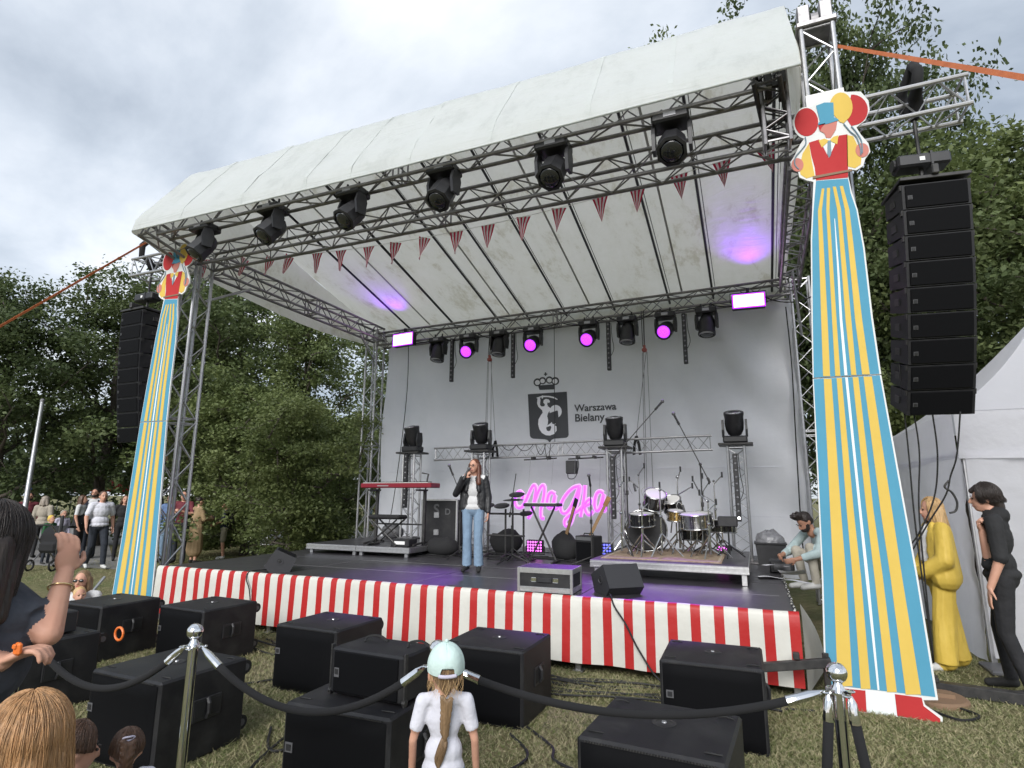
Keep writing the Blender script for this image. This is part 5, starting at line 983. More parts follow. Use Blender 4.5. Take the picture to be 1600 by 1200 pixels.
# ================================================================== PEOPLE
V3 = Vector
TMPSC = bpy.data.scenes.new('tmp_build')
def cloth(name, col, rough=.85, b=9, st=.6, **k): return mat(name, col, rough, col2=tuple(c*.8 for c in col), vs_=6, bump=(b, st, .035), **k)
mat('skin', (.55, .31, .22), .5, col2=(.50, .26, .18), vs_=9, spec=.35); mat('skin_tan', (.42, .22, .145), .5, spec=.35); mat('lips', (.42, .13, .12), .4); mat('eye_dark', (.02, .015, .012), .2)
for n_, c_ in (('hair_dark', (.016, .011, .009)), ('hair_brown', (.055, .028, .016)), ('hair_auburn', (.075, .026, .014)), ('hair_blond', (.36, .235, .11)), ('hair_light', (.13, .082, .043)), ('hair_strawberry', (.27, .15, .068)), ('hair_grey', (.20, .17, .14))):
    mat(n_, c_, .45, col2=tuple(x*1.9 for x in c_), vs_=30, bump=(60, .8, .01, (1, 1, .12)), vstretch=(3, 3, .3))
J0 = dict(hip=(0, 0, .93), chest=(0, 0, 1.24), neck=(0, .015, 1.42), head=(0, -.01, 1.575),
          shL=(.175, .01, 1.385), shR=(-.175, .01, 1.385), elL=(.215, .03, 1.11), elR=(-.215, .03, 1.11), wrL=(.225, -.05, .87), wrR=(-.225, -.05, .87),
          hpL=(.09, 0, .91), hpR=(-.09, 0, .91), knL=(.10, -.015, .50), knR=(-.10, -.015, .50), anL=(.105, .03, .09), anR=(-.105, .03, .09), ftL=(.12, -.13, .035), ftR=(-.12, -.13, .035))
def capm(mb, a, b, r1, r2, n=10):
    a, b = V3(a), V3(b); d = b-a; L_ = d.length
    if L_ < 1e-5: mb.sph(a, r1, n, 7); return
    pr_ = [(r1*sin(t), -r1*cos(t)) for t in (.25, .7, 1.15)] + [(r1, 0), (r2, L_)] + [(r2*cos(t), L_+r2*sin(t)) for t in (.42, .87, 1.32)]
    mb.lathe(pr_, a, d, n)
def remesh(prims, vox, smooth=3, name='body', noise_amp=0):
    mb = MB()
    for p in prims:
        if p[0] == 'c': capm(mb, *p[1:5])
        elif p[0] == 'f':
            a_, b_ = V3(p[1]), V3(p[2]); r1_, r2_ = p[3], p[4]; mb.lathe([(r1_*.5, -r1_*.8), (r1_*.85, -r1_*.5), (r1_, 0), (r2_, (b_-a_).length)], a_, b_-a_, 14)
        else: mb.sph(p[1], p[2], 14, 10, rot=p[3])
    me = mb.mesh('tmp', [], False) if False else None
    me = bpy.data.meshes.new('tmp'); me.from_pydata(mb.v, [], mb.f); o = bpy.data.objects.new('tmp', me); TMPSC.collection.objects.link(o)
    m1 = o.modifiers.new('r', 'REMESH'); m1.mode = 'VOXEL'; m1.voxel_size = vox; m1.use_smooth_shade = True
    m2 = o.modifiers.new('s', 'SMOOTH'); m2.factor = .5; m2.iterations = smooth
    vl = TMPSC.view_layers[0]; vl.update(); dg = vl.depsgraph; r = bpy.data.meshes.new_from_object(o.evaluated_get(dg)); bpy.data.objects.remove(o); bpy.data.meshes.remove(me); r.name = name
    # materials by nearest primitive
    names = []
    for p in prims:
        if p[-1] not in names: names.append(p[-1])
    for n_ in names: r.materials.append(M_(n_))
    nf = len(r.polygons); C_ = np.empty(nf*3, np.float32); r.polygons.foreach_get('center', C_); C_ = C_.reshape(-1, 3); best = np.full(nf, 1e9); mi = np.zeros(nf, np.int32)
    for p in prims:
        if p[0] in 'cf':
            a, b = np.array(p[1]), np.array(p[2]); ab = b-a; t = np.clip(((C_-a)@ab)/max(ab@ab, 1e-9), 0, 1); d = np.linalg.norm(C_-a-t[:, None]*ab, axis=1)-(p[3]+(p[4]-p[3])*t)
            if not p[-1].startswith(('skin', 'lips')): d = np.where((t > 0) & (t < 1), d-.010, d+(.004 if p[0] == 'c' else np.where(t >= 1, .012, 0)))
        else:
            q = C_-np.array(p[1])
            if p[3] is not None: q = q@np.array(p[3])
            rr = np.array(p[2]); l = np.linalg.norm(q/rr, axis=1); d = (l-1)*np.linalg.norm(q, axis=1)/np.maximum(l, 1e-6)
        k = d < best; best[k] = d[k]; mi[k] = names.index(p[-1])
    r.polygons.foreach_set('material_index', mi); r.polygons.foreach_set('use_smooth', [True]*nf); r.update(); return r
def hand(P, wr, d, n_, s, m='skin', curl=.35, spread=.0, thumb=.6, side=1):
    wr = V3(wr); d = V3(d).normalized(); n_ = V3(n_); n_ = (n_-d*n_.dot(d)).normalized(); sd_ = d.cross(n_)*side
    Rm = Matrix((sd_, n_, d)).transposed(); P.append(('e', tuple(wr+d*.045*s), (.040*s, .016*s, .052*s), Rm, m))
    for i, (o_, l_) in enumerate(((-.030, .80), (-.010, .97), (.010, 1.0), (.029, .92))):
        b = wr+d*.082*s+sd_*o_*s; c = curl*(1+.1*i); prev = b; dd = d+sd_*spread*(i-1.5)
        for j, (sl, r_) in enumerate(((.036, .0095), (.026, .0088), (.02, .008))):
            a = c*(j*1.0+.6); nx = prev+(dd*cos(a)+n_*sin(a)).normalized()*sl*l_*s; P.append(('c', tuple(prev), tuple(nx), r_*s, r_*.92*s, m)); prev = nx
    b = wr+d*.025*s+sd_*.032*s; m1 = b+(d*.6+sd_*thumb+n_*.25).normalized()*.04*s; m2 = m1+(d*.8+sd_*thumb*.3+n_*(.3+curl*.5)).normalized()*.03*s
    P.append(('c', tuple(b), tuple(m1), .012*s, .010*s, m)); P.append(('c', tuple(m1), tuple(m2), .010*s, .0085*s, m))
def human(label, h, loc, rz, J={}, top='shirt', sleeve=None, sl_len=1., pants='trousers', pants_len=1., shoes='shoe_black', skin='skin', hair='hair_brown', style='short', head_rot=(0, 0), vox=.012, flare=0., bulk=1., extra=None, hand_dir=None, curl=(.35, .35), hairprims=None, face=True, beard=None, name='person', group=None, loose=0., seat=False, body_bulk=1., big_head=1.):
    s = h/1.7; j = {k: V3(v) for k, v in {**J0, **J}.items()}; sleeve = sleeve or top; P = []
    t = thing(name, label, 'person', loc, rz, group)
    c = lambda a, b, r1, r2, m: P.append(('c', tuple(V3(a)*s), tuple(V3(b)*s), r1*s, r2*s, m)); f = lambda a, b, r1, r2, m: P.append(('f', tuple(V3(a)*s), tuple(V3(b)*s), r1*s, r2*s, m)); e = lambda p, r, m, Rm=None: P.append(('e', tuple(V3(p)*s), tuple(x*s for x in r), Rm, m))
    hip, ch, nk, hd = j['hip'], j['chest'], j['neck'], j['head']; B = bulk
    up = (ch-hip).normalized(); xx = (j['shL']-j['shR']).normalized(); yy = up.cross(xx).normalized(); Rt = Matrix((xx, yy, xx.cross(yy))).transposed()
    e(hip+up*-.01, (.158*B, .115*B, .11), pants, Rt); e(hip+up*.10, (.140*B*body_bulk, .108*B*body_bulk, .13), top, Rt); e(ch, (.160*B, .112*B, .17), top, Rt); e(ch+up*.10, (.150*B, .098*B, .10), top, Rt); e(hip+up*.02, (.150*B+loose, .115*B+loose, .07), top, Rt)
    c(j['shL'].lerp(nk, .35), j['shL'], .06*B, .062*B, top); c(j['shR'].lerp(nk, .35), j['shR'], .06*B, .062*B, top)
    for S_ in 'LR':
        sh_, el, wr = j['sh'+S_], j['el'+S_], j['wr'+S_]; c(sh_, el, .048*B, .040*B, skin); c(el, wr, .040*B, .027, skin)
        if sl_len > 0:
            q = min(sl_len, .5)*2; (f if q < 1 else c)(sh_, sh_.lerp(el, q), .057*B+loose*.4, .050*B+loose*.4, sleeve)
            if sl_len > .5: q2 = (sl_len-.5)*2; f(el, el.lerp(wr, q2), .050*B+loose*.5, .038*B+loose*.5, sleeve)
        hp, kn, an, ft = j['hp'+S_], j['kn'+S_], j['an'+S_], j['ft'+S_]
        c(hp, kn, .074*B, .050*B, skin); c(kn, an, .050*B, .034, skin)
        q = min(pants_len, .5)*2; (f if q < 1 else c)(hp, hp.lerp(kn, q), .088*B+flare*.2, .062*B+flare*.4+(.015 if q < 1 else 0), pants)
        if pants_len > .5: q2 = (pants_len-.5)*2; f(kn, kn.lerp(an, q2), .060*B+flare*.4, .048*B+flare, pants)
        c(an+V3((0, .012, -.03)), ft, .042, .034, shoes); c(an, an+V3((0, 0, -.03)), .040, .042, shoes)
        dv = (wr-el).normalized(); nrm = V3((-.9 if S_ == 'L' else .9, -.3, 0)); hdv = dv
        if hand_dir and S_ in hand_dir: hdv, nrm = V3(hand_dir[S_][0]), V3(hand_dir[S_][1])
        hand(P, wr*s, hdv, nrm, s, skin, curl[0 if S_ == 'L' else 1], side=(1 if S_ == 'L' else -1))
    yaw, pit = head_rot; Rh = Matrix.Rotation(yaw, 3, 'Z') @ Matrix.Rotation(pit, 3, 'X'); g_ = big_head; H = lambda p: hd + Rh @ V3(p)*g_
    c(nk+V3((0, .0, -.04)), H((0, .015, -.07)), .056, .05, skin)
    e(H((0, .012, .02)), (.074*g_, .092*g_, .095*g_), skin, Rh); e(H((0, -.022, -.035)), (.060*g_, .070*g_, .075*g_), skin, Rh); e(H((0, -.038, -.08)), (.042*g_, .045*g_, .032*g_), beard or skin, Rh)
    c(H((0, -.090, .008)), H((0, -.106, -.026)), .010*g_, .014*g_, skin)
    for sx in (-1, 1): e(H((sx*.075, .012, -.012)), (.012*g_, .022*g_, .030*g_), skin, Rh)
    if beard:
        e(H((0, -.055, -.070)), (.052*g_, .052*g_, .036*g_), beard, Rh)
        for sx in (-1, 1): c(H((sx*.062, -.015, -.03)), H((sx*.045, -.05, -.08)), .016*g_, .02*g_, beard)
    else: e(H((0, -.084, -.060)), (.024*g_, .012*g_, .009*g_), 'lips', Rh)
    for p in (extra or []):
        if p[0] == 'c': c(p[1], p[2], p[3], p[4], p[5])
        elif p[0] == 'h': e(H(p[1]), p[2], p[3], Rh)
        elif p[0] == 'hc': c(H(p[1]), H(p[2]), p[3], p[4], p[5])
        else: e(p[1], p[2], p[3], Rt if len(p) > 4 else None)
    link('body', remesh(P, vox, 3 if vox < .012 else 2), t)
    if face:
        for sx in (-1, 1):
            k = MB(); k.sph((0, 0, 0), (.013*s*g_, .008*s*g_, .007*s*g_), 8, 6); link('eye', k.mesh('eye', 'eye_dark', True), t, H((sx*.031, -.083, .006))*s, Rh.to_euler())
            k = MB(); k.sph((0, 0, 0), (.019*s*g_, .008*s*g_, .004*s*g_), 8, 6); link('eyebrow', k.mesh('eyebrow', hair if style != 'none' else 'hair_dark', True), t, H((sx*.032, -.088, .026))*s, Rh.to_euler())
    HP = []
    ch_ = lambda a, b, r1, r2: HP.append(('c', tuple(H(a)*s), tuple(H(b)*s), r1*s*g_, r2*s*g_, hair)); eh = lambda p, r: HP.append(('e', tuple(H(p)*s), tuple(x*s*g_ for x in r), Rh, hair))
    if style in ('short', 'bob', 'long', 'bun', 'tuft', 'half'):
        eh((0, .026, .036), (.083, .092, .090)); eh((0, .05, -.01), (.076, .062, .07))
        if style in ('short', 'tuft'):
            for sx in (-1, 1): ch_((sx*.072, .0, .03), (sx*.070, .005, -.015), .014, .008)
        if style == 'tuft':
            for i in range(7): a = i*.9; ch_((.04*cos(a), -.02+.04*sin(a), .10), (.055*cos(a), -.045+.05*sin(a), .145), .03, .018)
        if style in ('bob', 'long', 'half'):
            L_ = {'bob': .12, 'long': .30, 'half': .36}[style]
            ch_((0, .07, -.01), (0, .085, -L_), .062, .045)
            for sx in (-1, 1): ch_((sx*.060, .05, .0), (sx*.085, .06, -L_*.95), .045, .035); ch_((sx*.074, .0, .03), (sx*.088, .02, -L_*.7), .022, .03)
        if style == 'bun': eh((0, .09, .08), (.045, .045, .045))
    for p in (hairprims or []):
        if p[0] == 'c': ch_(*p[1:5])
        else: eh(p[1], p[2])
    if HP: link('hair', remesh(HP, vox, 2, 'hair'), t)
    t['_h'] = 1; del t['_h']
    return t, (lambda p: H(p)*s), Rh, s
def hair_curves(name, strands, radius, m, parent):
    """strands: list of (k,3) arrays in the parent's frame"""
    cv = bpy.data.hair_curves.new(name); ns_ = [len(x) for x in strands]; cv.add_curves(ns_); pos = np.concatenate(strands).astype(np.float32)
    cv.attributes['position'].data.foreach_set('vector', pos.ravel()); ra = cv.attributes.get('radius') or cv.attributes.new('radius', 'FLOAT', 'POINT')
    rr = np.concatenate([radius*np.clip(np.linspace(1.0, .45, k), 0, 1) for k in ns_]).astype(np.float32); ra.data.foreach_set('value', rr); cv.materials.append(M_(m))
    o = bpy.data.objects.new(name, cv); COL.objects.link(o); o.parent = parent; return o
def flowing(Hf, R3, n, length, rs, rad=(.086, .10, .103), cen=(0, .012, .025), face_cut=True, wave=.012, pts=16, crown=(0, .02), inward=.15, gather=None):
    """strands combed from the crown down over the skull and then hanging; returned in the person's frame"""
    out_ = []; Rn = np.array(R3)
    for _ in range(n):
        az = rs.uniform(-pi, pi); th0 = rs.uniform(.03, .9)**1.2
        if face_cut and abs(az) < .95: az = (.95+rs.uniform(0, .3))*(1 if az >= 0 else -1)       # az=0 looks to the face (-Y)
        l = length*rs.uniform(.75, 1.05); lift = 1+rs.uniform(0, .10)+.05*rs.rand()**6; jz = rs.normal()*.07; ph = rs.uniform(0, 6.28); P_ = []; acc = 0; prev = None
        for i in range(pts):
            f_ = i/(pts-1); th = th0+f_*2.6
            if th < 1.75: az_ = az+jz*sin(f_*6+ph); p = np.array((rad[0]*sin(th)*sin(az_), -rad[1]*sin(th)*cos(az_), rad[2]*cos(th)))*lift; last = p; f0 = f_
            else:
                k = (f_-f0)/(1-f0+1e-6); p = last+np.array((0, .015*k, -l*k)); p[0] *= 1-inward*k; p[0] += wave*sin(ph+k*4)*k; p[1] += wave*cos(ph+k*3.3)*k
                if gather is not None: gk = min(1, k*2); p = p*(1-gk)+np.array(gather)*gk
            P_.append(p+np.array(cen))
        out_.append(np.array(P_))
    return [np.array([tuple(Hf(V3(p))) for p in st_]) for st_ in out_]
def braid(Hf, pts, r, n=9):
    """lobes alternating left and right along a path"""
    pr_ = []; P_ = [V3(p) for p in pts]
    for i in range(n):
        f_ = i/(n-1)*(len(P_)-1); a = int(min(f_, len(P_)-2)); p = P_[a].lerp(P_[a+1], f_-a); q = P_[min(a+1, len(P_)-1)]; rr = r*(1-.35*i/n)
        for sx in (-1, 1):
            pr_.append((Hf(p+V3((sx*rr*.95, .004, .012+.012*(sx > 0)))), Hf(p+V3((-sx*rr*.1, .012, -.016+.012*(sx > 0)))), rr*.62, rr*.5))
    return pr_
cloth('jacket_matte', (.016, .016, .017), .85, 9, .6); cloth('jacket_black', (.016, .016, .018), .42, 10, .5); cloth('tee_white', (.62, .62, .62)); cloth('jeans', (.20, .29, .40), .9, 22, .3); cloth('shoe_black', (.02, .02, .02)); cloth('shoe_white', (.6, .6, .58)); cloth('shirt_mint', (.47, .58, .58)); cloth('trousers_cream', (.50, .46, .38)); mat('suit_yellow', (.66, .47, .085), .6, col2=(.58, .40, .06), vs_=4, bump=(5, .55, .05, (1.6, 1.6, .45))); cloth('tee_grey', (.05, .055, .07)); cloth('tee_lilac', (.58, .55, .66)); cloth('polo_white', (.66, .66, .72)); cloth('trousers_navy', (.022, .027, .038)); cloth('shirt_wine', (.13, .02, .03)); cloth('coat_tan', (.30, .21, .115)); cloth('tee_navy', (.014, .018, .035)); cloth('shorts_khaki', (.27, .25, .19)); cloth('jacket_beige', (.36, .32, .26)); cloth('trousers_black', (.014, .014, .016)); cloth('shirt_blue', (.10, .16, .30)); cloth('tee_red', (.35, .03, .03)); cloth('tee_child', (.60, .60, .66)); cloth('cap_mint', (.56, .70, .66), .85, 9, .5); cloth('shirt_rose', (.40, .20, .22)); cloth('vest_green', (.02, .10, .035)); cloth('jeans_light', (.30, .40, .52))

# --- singer
q = atz(738, 893, SH)
t, Hf, Rh, s = human('young singer in black leather jacket and light flared jeans with microphone', 1.50, (q.x, q.y, SH), R_(14), J=dict(elR=(-.27, -.06, 1.15), wrR=(-.10, -.20, 1.40), elL=(.235, .02, 1.11), wrL=(.235, -.03, .87), knL=(.085, -.02, .5), knR=(-.085, -.02, .5), anL=(.09, .02, .09), anR=(-.09, .02, .09)), top='tee_white', sleeve='jacket_black', pants='jeans', flare=.030, hair='hair_auburn', style='long', vox=.0075, head_rot=(R_(-16), R_(-3)), hand_dir={'R': ((.55, -.15, .75), (.5, .6, .3))}, curl=(.4, 1.15), loose=.012, bulk=.92,
    extra=[('c', (.115, .0, 1.36), (.135, .0, .95), .075, .085, 'jacket_black'), ('c', (-.115, .0, 1.36), (-.135, .0, .95), .075, .085, 'jacket_black'), ('c', (0, .05, 1.36), (0, .05, .95), .10, .11, 'jacket_black'), ('c', (.07, -.06, 1.40), (.10, -.08, 1.2), .03, .03, 'jacket_black'), ('c', (-.07, -.06, 1.40), (-.10, -.08, 1.2), .03, .03, 'jacket_black')],
    hairprims=[('c', (.08, .01, 0), (.11, -.03, -.26), .022, .04), ('c', (-.08, .01, 0), (-.10, -.02, -.24), .02, .035)])
k = MB()
for sx in (-1, 1): k.tube([Hf(V3((sx*.032+.019*cos(a), -.099, .005+.016*sin(a)))) for a in [2*pi*i/14 for i in range(15)]], .0022, 5)
k.tube([Hf(V3((-.013, -.10, .006))), Hf(V3((.013, -.10, .006)))], .002, 5)
k.build('glasses', 'black_plastic', t)
mp_ = V3((-.085, -.225, 1.475))*s; k = MB(); k.cyl(mp_-V3((.02, .03, .10))*1., mp_+V3((.03, .03, .03)), .014, .018, 10); tag(k.build('hand_microphone', 'black_plastic', loc=(0, 0, 0)), 'black hand microphone held by the singer', 'microphone')
o = bpy.data.objects['hand_microphone']; o.location = (q.x, q.y, SH); o.rotation_euler = (0, 0, R_(14)); k = MB(); k.sph(mp_+V3((.04, .035, .05)), .026, 12, 8); k.build('microphone_head', 'grey_plastic', o, smooth=True)
# --- seated man with papers
q = aty(1250, 850, 8.55)
human('bearded man in pale shirt sitting at the right stage edge bent over papers', 1.76, (q.x+.28, 8.75, SH-.48+.02), R_(-62), J=dict(hip=(0, .18, .52), hpL=(.10, .14, .50), hpR=(-.10, .14, .50), chest=(0, .02, .82), neck=(0, -.13, 1.0), head=(0, -.22, 1.10), shL=(.17, -.10, .97), shR=(-.17, -.10, .97), elL=(.28, -.25, .74), elR=(-.30, -.28, .72), wrL=(.16, -.47, .66), wrR=(-.14, -.48, .68), knL=(.17, -.28, .80), knR=(-.17, -.26, .74), anL=(.14, -.22, .38), anR=(-.14, -.20, .36), ftL=(.14, -.40, .33), ftR=(-.14, -.38, .31)), top='shirt_mint', pants='trousers_cream', shoes='shoe_white', skin='skin_tan', hair='hair_dark', style='tuft', beard='hair_dark', vox=.010, head_rot=(0, R_(38)), sl_len=.85, curl=(.5, .5), loose=.01)
# --- woman in yellow suit
q = atz(1475, 1045, 0); q.x += .07
t, Hf, Rh, s = human('woman in loose yellow suit with long blond hair beside the tent', 1.70, (q.x, q.y, 0), R_(-84), J=dict(elL=(.25, -.03, 1.10), wrL=(.10, -.19, .93), elR=(-.25, -.03, 1.10), wrR=(-.06, -.20, .92), knL=(.11, -.07, .5), knR=(-.11, .05, .5), anL=(.11, -.08, .08), anR=(-.11, .12, .08), ftL=(.12, -.22, .035), ftR=(-.12, -.03, .035), chest=(0, 0, 1.24)), top='suit_yellow', pants='suit_yellow', shoes='shoe_white', flare=.055, hair='hair_blond', style='long', vox=.009, loose=.028, bulk=1.02, curl=(.6, .6), head_rot=(R_(4), R_(4)), extra=[('c', (0, -.06, 1.36), (0, -.085, 1.08), .07, .075, 'tee_white'), ('c', (.10, 0, 1.30), (.13, 0, .88), .11, .125, 'suit_yellow'), ('c', (-.10, 0, 1.30), (-.13, 0, .88), .11, .125, 'suit_yellow'), ('c', (.10, .0, .9), (.11, -.06, .10), .095, .085, 'suit_yellow'), ('c', (-.10, .02, .9), (-.11, .13, .10), .095, .085, 'suit_yellow')])
JK = [('c', (.11*s, .0, 1.30*s), (.145*s, .0, .90*s), .115*s, .135*s, 'suit_yellow'), ('c', (-.11*s, .0, 1.30*s), (-.145*s, .0, .90*s), .115*s, .135*s, 'suit_yellow'), ('c', (0, .06*s, 1.34*s), (0, .07*s, .90*s), .10*s, .13*s, 'suit_yellow'), ('c', (.18*s, .01*s, 1.37*s), (.26*s, -.03*s, 1.08*s), .078*s, .085*s, 'suit_yellow'), ('c', (.26*s, -.03*s, 1.08*s), (.12*s, -.18*s, .95*s), .085*s, .075*s, 'suit_yellow'), ('c', (.08*s, -.04*s, 1.42*s), (.10*s, -.10*s, 1.15*s), .035*s, .03*s, 'suit_yellow')]
link('jacket', remesh(JK, .012, 4, 'jacket'), t)
rs = np.random.RandomState(4); st_ = flowing(Hf, Rh, 1800, .30, rs, rad=(.088, .10, .10), inward=.1); hair_curves('hair_strands', st_, .0016, 'hair_blond', t)
human('person in green trousers standing close behind the large clown board', 1.66, (1.22, 7.95, 0), R_(-80), top='shirt_rose', pants='vest_green', shoes='shoe_white', hair='hair_dark', style='short', vox=.014, flare=.02)
# --- man in black jacket
q = atz(1572, 1085, 0)
mq = V3((q.x+.10, q.y, 0))
def mj(px, py, D): return tuple((Matrix.Rotation(R_(112), 3, 'Z') @ (atd(px, py, D)-mq))/(1.83/1.7))
t, Hf, Rh, s = human('man in black jacket and black jeans with raised fist at the right edge', 1.83, (q.x+.10, q.y, 0), R_(-112), J=dict(elR=mj(1546, 882, 6.95), wrR=mj(1534, 830, 6.92), elL=(.27, .03, 1.10), wrL=(.29, -.06, .86), knL=(.13, -.02, .50), knR=(-.12, -.08, .51), anL=(.17, .10, .10), anR=(-.12, -.05, .10), ftL=(.2, -.05, .035), ftR=(-.14, -.21, .035), head=(0, -.045, 1.575)), top='jacket_matte', pants='trousers_black', shoes='shoe_black', hair='hair_dark', style='short', vox=.0085, sl_len=.52, loose=.018, head_rot=(R_(10), R_(4)), hand_dir={'R': ((.1, -.15, .95), (.3, .9, .1)), 'L': ((.1, -.15, -.98), (-.35, .9, .0))}, curl=(.12, 1.2), hairprims=[('c', (0, .07, .02), (0, .085, -.09), .06, .045), ('c', (0, -.03, .085), (0, -.075, .07), .045, .025)], extra=[('c', (0, .03, 1.43), (0, .0, 1.40), .085, .09, 'jacket_matte')])
rs = np.random.RandomState(5); st_ = flowing(Hf, Rh, 1500, .05, rs, rad=(.090, .108, .108), wave=.006); hair_curves('hair_strands', st_, .0016, 'hair_dark', t)

# --- foreground: woman with phone (seen from behind at the left edge)
q = atd(-8, 797, 2.45); WZ = R_(205); ws = 1.66/1.7
def pj(px, py, D, q=q, rz=WZ, s=ws): return tuple((Matrix.Rotation(-rz, 3, 'Z') @ (atd(px, py, D)-V3((q.x, q.y, 0))))/s)
t, Hf, Rh, s = human('dark haired woman in grey t-shirt holding a phone up, left edge foreground', 1.66, (q.x, q.y, 0), WZ, J=dict(shR=pj(2, 938, 2.50), elR=pj(76, 990, 2.40), wrR=pj(101, 896, 2.50), wrL=pj(4, 1034, 2.34), elL=pj(-60, 1030, 2.36)), top='tee_grey', pants='jeans_light', shoes='shoe_white', hair='hair_dark', style='long', vox=.0055, sl_len=.33, head_rot=(R_(0), R_(8)), hand_dir={'R': ((.10, -.20, .95), (.65, -.35, .1)), 'L': (V3(pj(45, 1016, 2.30))-V3(pj(0, 1036, 2.34)), (0, 0, -1))}, curl=(.7, .42), face=False, loose=.034)
rs = np.random.RandomState(6); st_ = flowing(Hf, Rh, 5200, .28, rs, rad=(.092, .106, .108), wave=.008); hair_curves('hair_strands', st_, .0011, 'hair_dark', t)
mat('gold', (.75, .55, .30), .25, .9); mat('nail_pink', (.75, .35, .42), .2, coat=.5)
wr_ = V3(pj(101, 896, 2.50))*s; dv = (V3(pj(101, 896, 2.50))-V3(pj(76, 990, 2.40))).normalized(); u_, v_, _ = fr(dv)
k = MB(); k.tube([wr_-dv*.05*s+(u_*cos(a)+v_*sin(a))*.036*s for a in [2*pi*i/20 for i in range(21)]], .0032, 6); k.build('bracelet', 'gold', t, smooth=True)
ph = V3(pj(93, 840, 2.60))*s; o = MB().box((0, 0, 0), (.072, .009, .148), b=.004).build('mobile_phone', 'black_plastic'); o.location = V3((q.x, q.y, 0))+Matrix.Rotation(WZ, 3, 'Z') @ ph; o.rotation_euler = (0, R_(6), R_(152)); tag(o, 'dark mobile phone in the raised hand of the woman at the left', 'phone')
k = MB(); k.box((0, 0, 0), (.025, .016, .035), b=.006); k.box((0, -.01, .008), (.014, .008, .014), b=.003); o = k.build('orange_toy', 'orange_plastic'); o.location = V3((q.x, q.y, 0))+Matrix.Rotation(WZ, 3, 'Z') @ (V3(pj(28, 1014, 2.27))*s); tag(o, 'small orange toy in the lower hand at the left edge', 'toy')
# --- children in the foreground
def child(label, px, py, D, h, rz, top, hair, style='none', **k):
    q = atd(px, py, D); return q, human(label, h, (q.x, q.y, q.z-h*.975), rz, top=top, pants='jeans', shoes='shoe_white', hair=hair, style=style, vox=k.pop('vox', .009), big_head=k.pop('big', 1.28), bulk=.84, **k)
q, (t, Hf, Rh, s) = child('girl with long straight blond hair seen from behind, bottom left corner', 46, 1128, 2.05, 1.22, R_(242), 'tee_white', 'hair_strawberry', face=False, big=1.34)
rs = np.random.RandomState(7); st_ = flowing(Hf, Rh, 11000, .40, rs, rad=(.090, .104, .106), wave=.012, face_cut=True, pts=18, inward=-.35); hair_curves('hair_strands', st_, .0010, 'hair_strawberry', t); link('hair_cap', remesh([('e', tuple(Hf(V3((0, .02, .03)))), tuple(x*s*1.28 for x in (.084, .096, .094)), Rh, 'hair_strawberry'), ('c', tuple(Hf(V3((0, .06, 0)))), tuple(Hf(V3((0, .09, -.42)))), .095*s, .11*s, 'hair_strawberry')], .012, 3), t)
q, (t, Hf, Rh, s) = child('small brown haired child in lilac top looking down beside the blond girl', 120, 1150, 2.9, .98, R_(158), 'tee_lilac', 'hair_brown', head_rot=(0, R_(14)))
st_ = flowing(Hf, Rh, 3200, .05, rs, rad=(.084, .100, .102), wave=.006, gather=(0, .125, .02), inward=.3); hair_curves('hair_strands', st_, .0012, 'hair_brown', t); link('hair_cap', remesh([('e', tuple(Hf(V3((0, .024, .034)))), tuple(x*s*1.28 for x in (.080, .092, .090)), Rh, 'hair_brown'), ('e', tuple(Hf(V3((0, .13, .02)))), tuple(x*s*1.28 for x in (.035, .035, .04)), Rh, 'hair_brown')], .009, 3), t)
k = MB(); k.sph(Hf(V3((-.083, .0, -.075))), .005, 8, 6); k.build('earring', 'tee_lilac', t)
q, (t, Hf, Rh, s) = child('toddler with braided brown hair and a pale hair clip seen from behind', 200, 1156, 2.95, .86, R_(236), 'tee_child', 'hair_brown', face=False)
st_ = flowing(Hf, Rh, 3600, .04, rs, rad=(.083, .099, .101), wave=.005, face_cut=False, gather=(0, .115, -.02)); hair_curves('hair_strands', st_, .0011, 'hair_brown', t)
B_ = [('c', tuple(a), tuple(b), r1*s*1.28, r2*s*1.28, 'hair_brown') for a, b, r1, r2 in braid(Hf, [(0, .115, .07), (0, .128, .0), (0, .12, -.08), (0, .12, -.16), (0, .13, -.24)], .030, 10)]; link('braid', remesh(B_, .006, 1, 'braid'), t)
link('hair_cap', remesh([('e', tuple(Hf(V3((0, .020, .030)))), tuple(x*s*1.28 for x in (.080, .095, .094)), Rh, 'hair_brown')], .009, 3), t)
k = MB(); k.tube([Hf(V3((.030*cos(a), .105-.02*abs(cos(a)), .10+.010*sin(a)))) for a in [2*pi*i/14 for i in range(15)]], .0035, 6); k.build('hair_clip', 'tee_lilac', t)
# --- girl in mint cap
q = atd(697, 1020, 2.72); gh = q.z+.02
t, Hf, Rh, s = human('small girl in mint cap and white t-shirt with braid, seen from behind', gh, (q.x, q.y, 0), R_(205), J=dict(shL=(.15, .01, 1.36), shR=(-.15, .01, 1.36), elL=(.215, .0, 1.10), elR=(-.215, .0, 1.10), wrL=(.225, -.10, .88), wrR=(-.225, -.10, .88), neck=(0, .015, 1.40), head=(0, -.01, 1.54)), top='tee_child', pants='jeans', shoes='shoe_white', hair='hair_light', style='none', vox=.008, sl_len=.36, big_head=1.48, bulk=.76, body_bulk=1.25, face=False, loose=.03, head_rot=(R_(8), R_(-4)))
st_ = flowing(Hf, Rh, 4200, .05, rs, rad=(.074, .089, .088), wave=.006, face_cut=True, gather=(0, .088, -.10)); hair_curves('hair_strands', st_, .0012, 'hair_light', t)
st_ = flowing(Hf, Rh, 90, .10, rs, rad=(.076, .090, .090), wave=.02, face_cut=True); hair_curves('loose_hair', st_, .0008, 'hair_blond', t)
